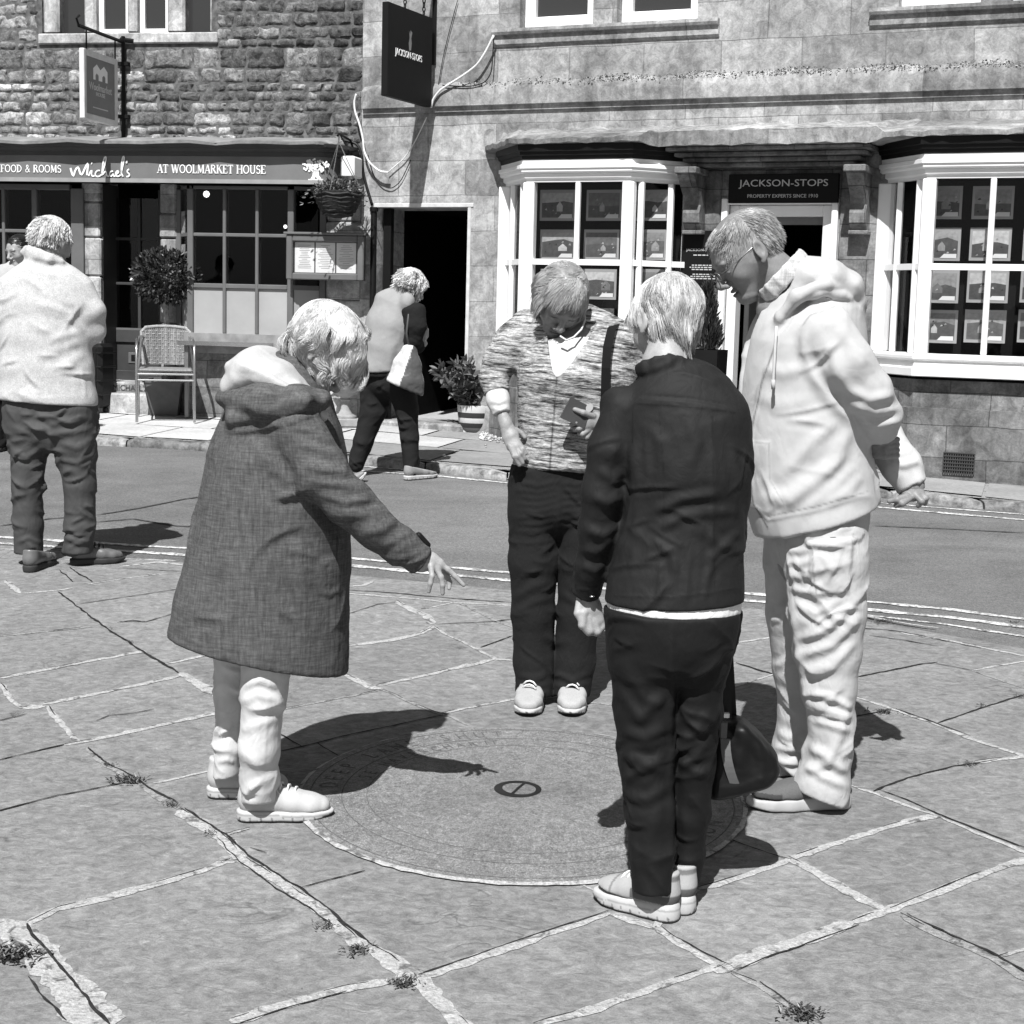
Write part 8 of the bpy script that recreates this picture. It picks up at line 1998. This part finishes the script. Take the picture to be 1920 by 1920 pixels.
    m.crease(.007, 36, .18, 10, .012, spread=1.2); m.wrinkle(.002, (7, 7, 8), 61); m.wrinkle(.0012, (26, 26, 26), 62); m.seam([(536, 790), (552, 832), (562, 872)], 1.2, .6).seam([(326, 1180), (430, 1222), (520, 1244), (640, 1256)], 1.0, .75).seam([(632, 1005), (630, 1130), (627, 1268)], 1.3, .55).seam([(572, 930), (576, 1060), (574, 1250)], 1.0, .8)
    ct = f.put(m, 'coat', M_CT)
    d = Sdf(.005); d.chain(f.nodes([(785, 1003, -.125, 6, .012), (802, 1022, -.12, 6, .012)]), .006); d.mesh().obj('cuff_strap', M_BLACK, ct, f.o)
    # pale hood
    d = Sdf(.0055); d.chain(f.nodes([(460, 708, -.03, 30, .12), (480, 690, -.05, 34, .13), (530, 715, -.06, 34, .12), (585, 755, -.08, 22, .08)]), .03); d.chain(f.nodes([(448, 690, -.08, 16, .05), (500, 705, -.14, 22, .05), (550, 735, -.15, 20, .045), (604, 778, -.13, 12, .04)]), .014)
    d.seg(f.pt(575, 700, .0), f.pt(590, 745, 0), f.r(34), f.r(34), .07, .07, .02, 's')
    m = d.mesh(); m.folds([([(446, 676), (490, 692), (540, 722), (596, 765)], 9, 8, 's'), ([(440, 735), (490, 730), (540, 715), (580, 720)], 6, 9), ([(450, 715), (490, 715), (530, 700)], -5, 8, 'v'), ([(490, 665), (530, 690), (570, 715)], 6, 9)]); m.wrinkle(.003, (10, 10, 10), 63); f.put(m, 'hood', M_HD)
    d = Sdf(.0055); d.limb(f.nodes(lN), tilt=vv(.05, -.15, -1), k=.012, back=.012); d.limb(f.nodes(lF), tilt=vv(.2, 0, -1), k=.012, back=.03)
    m = d.mesh(); m.folds([([(448, 1280), (446, 1350), (444, 1430)], -8, 6, 'v'), ([(455, 1290), (490, 1275), (520, 1290)], 7, 8), ([(452, 1320), (480, 1300), (530, 1320)], 6, 8), ([(506, 1270), (500, 1350), (494, 1440)], 1.6, 3), ([(450, 1370), (480, 1360), (520, 1345)], 5, 8), ([(455, 1410), (480, 1430), (500, 1470)], 6, 9), ([(462, 1480), (490, 1470), (515, 1450)], 6, 7), ([(412, 1340), (428, 1330), (442, 1310)], 5, 7), ([(408, 1430), (424, 1424), (440, 1430)], 5, 5), ([(500, 1300), (520, 1310), (530, 1330)], 5, 7)]); m.crease(.008, 50, .13, 11, .010, spread=.6); m.wrinkle(.0016, (9, 9, 11), 65); f.put(m, 'trousers', M_WT)
    M_TN = cloth('white knit trainer', .42, bs=500, nap=.06, crump=.15)
    h_, t_ = G(448, 1537), G(621, 1531); shoe(f, h_, t_, M_TN, M_SOLEW, .046, .030, .022, .112, laces=plain('white cord', .6, .7), toe_up=.013)
    h_, t_ = G(394, 1493), G(540, 1490); shoe(f, h_, t_, M_TN, M_SOLEW, .046, .030, .022, .112)
    M_HR = hair_mat('white blonde hair', .60, .38)
    def grow(l): return l[2] > .40-.14*(l[1] < 0) and not (l[1] > .30 and l[2] < .72)
    gl = H.ax@vv(0, 0, -1); ul = H.ax@unit(vv(-.15, 0, 1))
    def comb(l):
        q = l-vv(0, -.05, .62); h = q.dot(ul); v = gl*.75+(q-ul*h)*(1.1 if h > .0 else -.25)
        return v/np.linalg.norm(v)
    H.hair(f.root, f.o, M_HR, grow, comb, 11000, lambda p: .058+.056*np.clip(.45+(p-vv(0, -.05, .62))@ul, 0, 1)+.05*np.clip(p[:, 1]-.1, 0, .3), .0008, .20, 21, .08, .9, 14, .02, (.62, 1.2), captone=.6, wave=.30, wf=.42, curl=.03, locks=230, lockw=.85, curlin=.9)
person_coat()

# ================================================================== the man in the fleece, seen from behind on the left
def person_fleece():
    f = Fig(G(110, 1064).y+.06, 'person seen from behind in a pale fleece pullover with folded arms', G(100, 1066))
    M_FL = cloth('pale marl fleece', .43, bs=170, nap=.30, blotch=.10, bscale=30, crump=.3, cs=14); M_TR = cloth('grey trousers', .055, bs=700, nap=.15, crump=.7, cs=13, spec=.2, rough=.7)
    tor = [(82, 490, .0, 34, .07), (84, 530, .0, 76, .10), (86, 570, .0, 82, .13), (86, 630, .0, 80, .14), (86, 690, .0, 84, .145), (88, 750, .0, 89, .15), (90, 800, .0, 90, .15)]
    aR = [(146, 545, .0, 31, .065), (168, 585, .0, 28, .06), (174, 620, .03, 22, .056), (150, 632, .15, 19, .05), (110, 634, .20, 17, .045)]
    aL = [(22, 545, .0, 31, .065), (0, 585, .0, 28, .06), (-4, 620, .03, 22, .056), (26, 632, .15, 19, .05), (66, 640, .20, 17, .045)]
    lL = [(52, 770, .0, 46, .125), (54, 837, .0, 34, .10), (52, 910, .0, 28, .085), (53, 983, .0, 27, .075), (54, 1048, .0, 26, .07)]
    lR = [(132, 770, .0, 48, .125), (141, 837, .0, 38, .105), (150, 910, .0, 29, .085), (150, 983, .0, 28, .075), (146, 1048, .0, 25, .07)]
    H = Head(f.pt(99, 446, .03), (.48, .82, -.30), (0, 0, 1), .238); hd = H.build(f.pt(86, 500, .0), .064, male=1)
    f.body(M_SKIN, [hd], [tor[1:], aR, aL, lL[:-1]+[(54, 1028, 0, 13, .026)], lR[:-1]+[(146, 1026, 0, 13, .026)]], .80)
    d = Sdf(.0075); T = Sdf(.0075); T.chain(f.nodes(tor), .05); T.cut(f.pt(88, 754, 0), vv(-.05, 0, -1), .008); d.sub(T); d.chain(f.nodes(aR), .03); d.chain(f.nodes(aL), .03)
    for i in range(10):
        a0, a1 = R(i*36), R(i*36+36); g = lambda a: f.pt(82+34*math.cos(a), 486+15*math.cos(a)-4*math.sin(a), -.075*math.sin(a)); d.seg(g(a0), g(a1), .030, .030, .014, .014, .012)
    m = d.mesh(); m.folds([([(70, 568), (100, 578), (130, 590), (150, 618)], 9, 7), ([(75, 580), (105, 592), (140, 602)], -7, 6, 'v'), ([(90, 640), (120, 630), (148, 622)], 8, 8), ([(100, 660), (125, 650), (150, 640)], 6, 8), ([(110, 700), (135, 680), (155, 660)], 6, 9), ([(150, 690), (158, 720), (160, 750)], -6, 4, 'v'), ([(146, 560), (160, 590), (166, 625)], 6, 9), ([(40, 600), (60, 640), (64, 700)], 5, 14), ([(0, 742), (60, 748), (150, 744)], -2, 3, 'v'), ([(44, 500), (80, 512), (116, 520)], -4, 4, 'v')]); m.crease(.008, 26, .20, 12, .014, spread=.6); m.wrinkle(.002, (7, 7, 8), 71); f.put(m, 'fleece', M_FL)
    d = Sdf(.007); d.chain(f.nodes([(88, 735, 0, 80, .135), (92, 800, 0, 80, .13)]), .04); d.limb(f.nodes(lL), tilt=vv(0, 0, -1), k=.02, back=.03); d.limb(f.nodes(lR), tilt=vv(0, 0, -1), k=.016, back=.03); d.cut(f.pt(88, 740, 0), vv(0, 0, 1), .01)
    m = d.mesh(); m.folds([([(96, 800), (94, 850), (100, 1000)], -10, 6, 'v'), ([(64, 772), (100, 795), (170, 785)], 9, 6), ([(60, 790), (95, 815), (165, 805)], 9, 6), ([(22, 800), (55, 812), (90, 806)], 9, 6), ([(22, 845), (50, 858), (84, 836)], 10, 5), ([(110, 862), (145, 868), (178, 850)], 10, 5), ([(112, 830), (145, 840), (178, 820)], 9, 6)]+[([(30, 1018), (54, 1008), (78, 1020)], 7, 4), ([(124, 1010), (150, 1022), (172, 1012)], 8, 4), ([(126, 1030), (148, 1018), (168, 1004)], 7, 4)]); m.crease(.012, 90, .13, 13, .012, spread=.5); m.wrinkle(.002, (10, 10, 16), 73); f.put(m, 'trousers', M_TR)
    M_LS = plain('brown leather shoe', .12, .35, .5, var=.3, bump=.2)
    h_ = G(52, 1074); t_ = h_+Vector((.035, .275, .275*SLOPE)); shoe(f, h_, t_, M_LS, M_RUBBER, .052, .03, .022, .10)
    h_, t_ = G(128, 1064), G(222, 1060); h_.y += .06; t_.y += .10; t_.z = gz(t_.y); h_.z = gz(h_.y); shoe(f, h_, t_, M_LS, M_RUBBER, .052, .03, .022, .10, laces=M_BLACK)
    M_HR = hair_mat('short white hair', .72)
    def grow(l): return l[2] > .34+.1*(l[1] > 0) and not (l[1] > .28 and l[2] < .82) and not (abs(l[0]) > .26 and -.1 < l[1] and l[2] < .58)
    def comb(l): v = np.array([l[0]*.8, -.35+.5*(l[1] > .1), -.5]); return v/np.linalg.norm(v)
    H.hair(f.root, f.o, M_HR, grow, comb, 2600, .038, .0016, .03, 31, .2, .9, 6, .35, (.6, 1.3), captone=.7, push=False, curl=.25)
person_fleece()

# ================================================================== the walker in the pale gilet crossing the road
def person_gilet():
    g0 = G(785, 897, -.012); f = Fig(g0.y, 'person with white hair in a pale gilet walking towards the dark passage doorway', g0)
    M_V = cloth('pale gilet', .27, bs=400, nap=.1, crump=.35); M_S = cloth('black jumper', .012, crump=.6); M_T = cloth('dark jeans', .016, crump=.5)
    tor = [(757, 548, .0, 18, .05), (745, 572, .0, 40, .10), (732, 610, .0, 43, .14), (722, 650, .0, 43, .15), (714, 690, .0, 41, .15), (710, 720, .0, 40, .15)]
    arm = [(776, 582, -.12, 22, .05), (780, 612, -.14, 19, .046), (774, 640, -.12, 16, .042), (786, 652, -.05, 13, .036)]
    arF = [(740, 580, .15, 18, .05), (735, 630, .17, 16, .045), (770, 650, .12, 13, .036)]
    lB = [(712, 705, .04, 34, .12), (700, 770, .04, 24, .09), (681, 828, .04, 18, .07), (668, 872, .04, 14, .055)]
    lF_ = [(746, 705, -.04, 32, .12), (762, 765, -.05, 21, .085), (768, 820, -.05, 17, .068), (771, 884, -.05, 14, .06)]
    H = Head(f.pt(773, 533, -.01), (.74, .48, -.47), (.1, 0, 1), .23); hd = H.build(f.pt(760, 560, 0), .05)
    hnd = f.hand([(786, 650, -.05, 9, .022), (793, 640, -.06, 10, .018)], [[(796, 636-4*i, -.07, 4), (800, 630-4*i, -.06, 3.6), (796, 624-4*i, -.04, 3.2)] for i in range(4)]+[[(788, 640, -.08, 4), (792, 630, -.08, 3.4)]], res=.0035)
    f.body(M_SKIN2, [hd, hnd], [tor[1:-1], arm, arF, lB, lF_], .66)
    d = Sdf(.0085); d.chain(f.nodes(arm), .03); d.chain(f.nodes(arF), .03); d.chain([(a, b*.93, c*.93) for a, b, c in f.nodes(tor)], .04); d.cut(f.pt(712, 706, 0), vv(0, 0, -1), .01); m = d.mesh(); m.wrinkle(.006, (12, 12, 18), 81); f.put(m, 'jumper', M_S)
    d = Sdf(.0085); d.chain(f.nodes(tor), .05); d.chain(f.nodes([(764, 566, -.10, 18, .05), (750, 566, .12, 18, .05)]), .04)
    for i in range(8):
        a0, a1 = R(i*45), R(i*45+45); g = lambda a: f.pt(757+18*math.cos(a), 545+6*math.cos(a), -.065*math.sin(a)); d.seg(g(a0), g(a1), .03, .03, .014, .014, .015)
    d.cut(f.pt(704, 697, 0), vv(.06, 0, -1), .008); d.chain(f.nodes([(790, 572, -.16, 16, .05), (782, 610, -.18, 17, .06), (768, 648, -.17, 16, .06)]), .02, 's')
    m = d.mesh(); m.folds([([(735, 600), (725, 650), (718, 690)], 5, 10), ([(745, 640), (735, 650), (730, 690)], 6, 6)]); m.wrinkle(.004, (7, 7, 6), 83); f.put(m, 'gilet', M_V)
    d = Sdf(.008); d.chain(f.nodes([(720, 690, 0, 36, .13), (722, 715, 0, 36, .13)]), .03); d.chain(f.nodes(lB), .02); d.chain(f.nodes(lF_), .02);  m = d.mesh(); m.crease(.010, 40, .13, 14, .012); m.wrinkle(.002, (11, 11, 16), 85); f.put(m, 'jeans', M_T)
    M_SH = cloth('pale grey plimsoll', .24)
    h_, t_ = G(760, 900, -.012), G(818, 894, -.012); h_.y -= .02; t_.y -= .02; shoe(f, h_, t_, M_SH, M_SOLEW, .046, .028, .022, .09)
    t_ = G(692, 903, -.012); h_ = t_+Vector((-.25, -.08, -.004)); shoe(f, h_, t_, M_SH, M_SOLEW, .046, .028, .022, .09, pitch=-.62)
    M_HR = hair_mat('white curly hair', .72)
    def grow(l): return l[2] > .36 and not (l[1] > .26 and l[2] < .80)
    def comb(l): v = np.array([l[0], l[1]*.8, -.5]); return v/np.linalg.norm(v)
    H.hair(f.root, f.o, M_HR, grow, comb, 1500, .06, .0024, .08, 41, .25, 1.2, 8, .25, (.4, 1.3), captone=.55, wave=.6, curl=.3)
    c = f.pt(756, 700, -.20); tb = empty('tote_bag', tuple(c), 0, 'shiny tote bag, half silver and half dark, hanging from the walker in the gilet', 'tote bag')
    d = Sdf(.007); d.chain(f.nodes([(768, 655, -.20, 14, .03), (764, 680, -.20, 25, .05), (760, 715, -.20, 33, .07), (760, 735, -.20, 34, .07)]), .02); d.cut(f.pt(758, 728, -.2), vv(-.40, 0, -1), .012); m = d.mesh(); m.wrinkle(.007, (14, 14, 14), 87)
    px_, py_, _ = proj(m.v); m.tone = np.where(px_+.35*(py_-700) < 757, 1.0, .12); m.obj('bag_body', plain('silver bag fabric', .55, .3, .6, var=.3, tone=True), tb, np.array(tuple(c)))
    b = MB(); b.tube([Vector(f.pt(*p)) for p in ((768, 655, -.2), (762, 625, -.20), (766, 590, -.16), (773, 566, -.10), (770, 560, -.03))], .009, 6); b.build('strap', M_GREYD, tb, True, tuple(c))
person_gilet()

# ================================================================== a dark haired passer-by half hidden behind the man in the fleece
def person_hidden():
    g0 = G(8, 838, -.012); f = Fig(g0.y-.15, 'person with dark pinned hair mostly hidden behind the person in fleece', g0)
    tor = [(30, 500, .0, 16, .05), (22, 522, .0, 40, .10), (16, 570, .0, 42, .12), (14, 640, .0, 40, .12), (12, 720, .0, 42, .13)]
    a1 = [(58, 530, 0, 16, .05), (66, 600, 0, 14, .045), (60, 660, -.05, 11, .035)]; a2 = [(-18, 530, 0, 16, .05), (-26, 600, 0, 14, .045), (-20, 660, -.05, 11, .035)]
    l1 = [(-6, 720, 0, 24, .10), (-4, 780, 0, 18, .075), (-3, 832, 0, 13, .055)]; l2 = [(28, 720, 0, 24, .10), (26, 780, 0, 18, .075), (25, 832, 0, 13, .055)]
    H = Head(f.pt(36, 466, 0), (-.55, -.75, -.25), (0, 0, 1), .23); hd = H.build(f.pt(32, 505, 0), .05, res=.005)
    h1, h2 = [f.hand([(x, 660, -.05, 9, .02), (x, 674, -.06, 9, .016)], [[(x-6+4*i, 678, -.06, 3), (x-6+4*i, 690, -.07, 2.6)] for i in range(4)]+[[(x+8, 668, -.07, 3), (x+9, 680, -.08, 2.6)]], res=.004) for x in (60, -20)]
    f.body(M_SKIN2, [hd, h1, h2], [tor[1:], a1, a2, l1, l2], .8)
    d = Sdf(.01); d.chain(f.nodes(tor), .04); d.chain(f.nodes(a1), .03); d.chain(f.nodes(a2), .03); d.cut(f.pt(12, 728, 0), vv(0, 0, -1), .01); m = d.mesh(); m.wrinkle(.006, (9, 9, 12), 91); f.put(m, 'top', cloth('pale grey top', .36))
    d = Sdf(.01); d.chain(f.nodes([(12, 700, 0, 38, .12), (11, 730, 0, 38, .12)]), .03); d.chain(f.nodes(l1), .02); d.chain(f.nodes(l2), .02); m = d.mesh(); m.wrinkle(.005, (9, 9, 12), 92); f.put(m, 'trousers', cloth('black trousers', .010))
    for x in (-3, 25): h_ = G(x, 838, -.012); h_.y -= .1; t_ = h_+Vector((-.05, -.25, -.011)); shoe(f, h_, t_, M_BLACK, M_RUBBER, .045, .026, .02, .09)
    M_HR = hair_mat('dark hair', .018, .3)
    H.hair(f.root, f.o, M_HR, lambda l: l[2] > .40 and not (l[1] > .26 and l[2] < .80), lambda l: np.array([l[0]*.2, -.9, -.2-.2*(l[2] > .8)]), 900, .07, .0022, .05, 51, .05, .3, 8, .05, (.6, 1.4), captone=.8)
person_hidden()
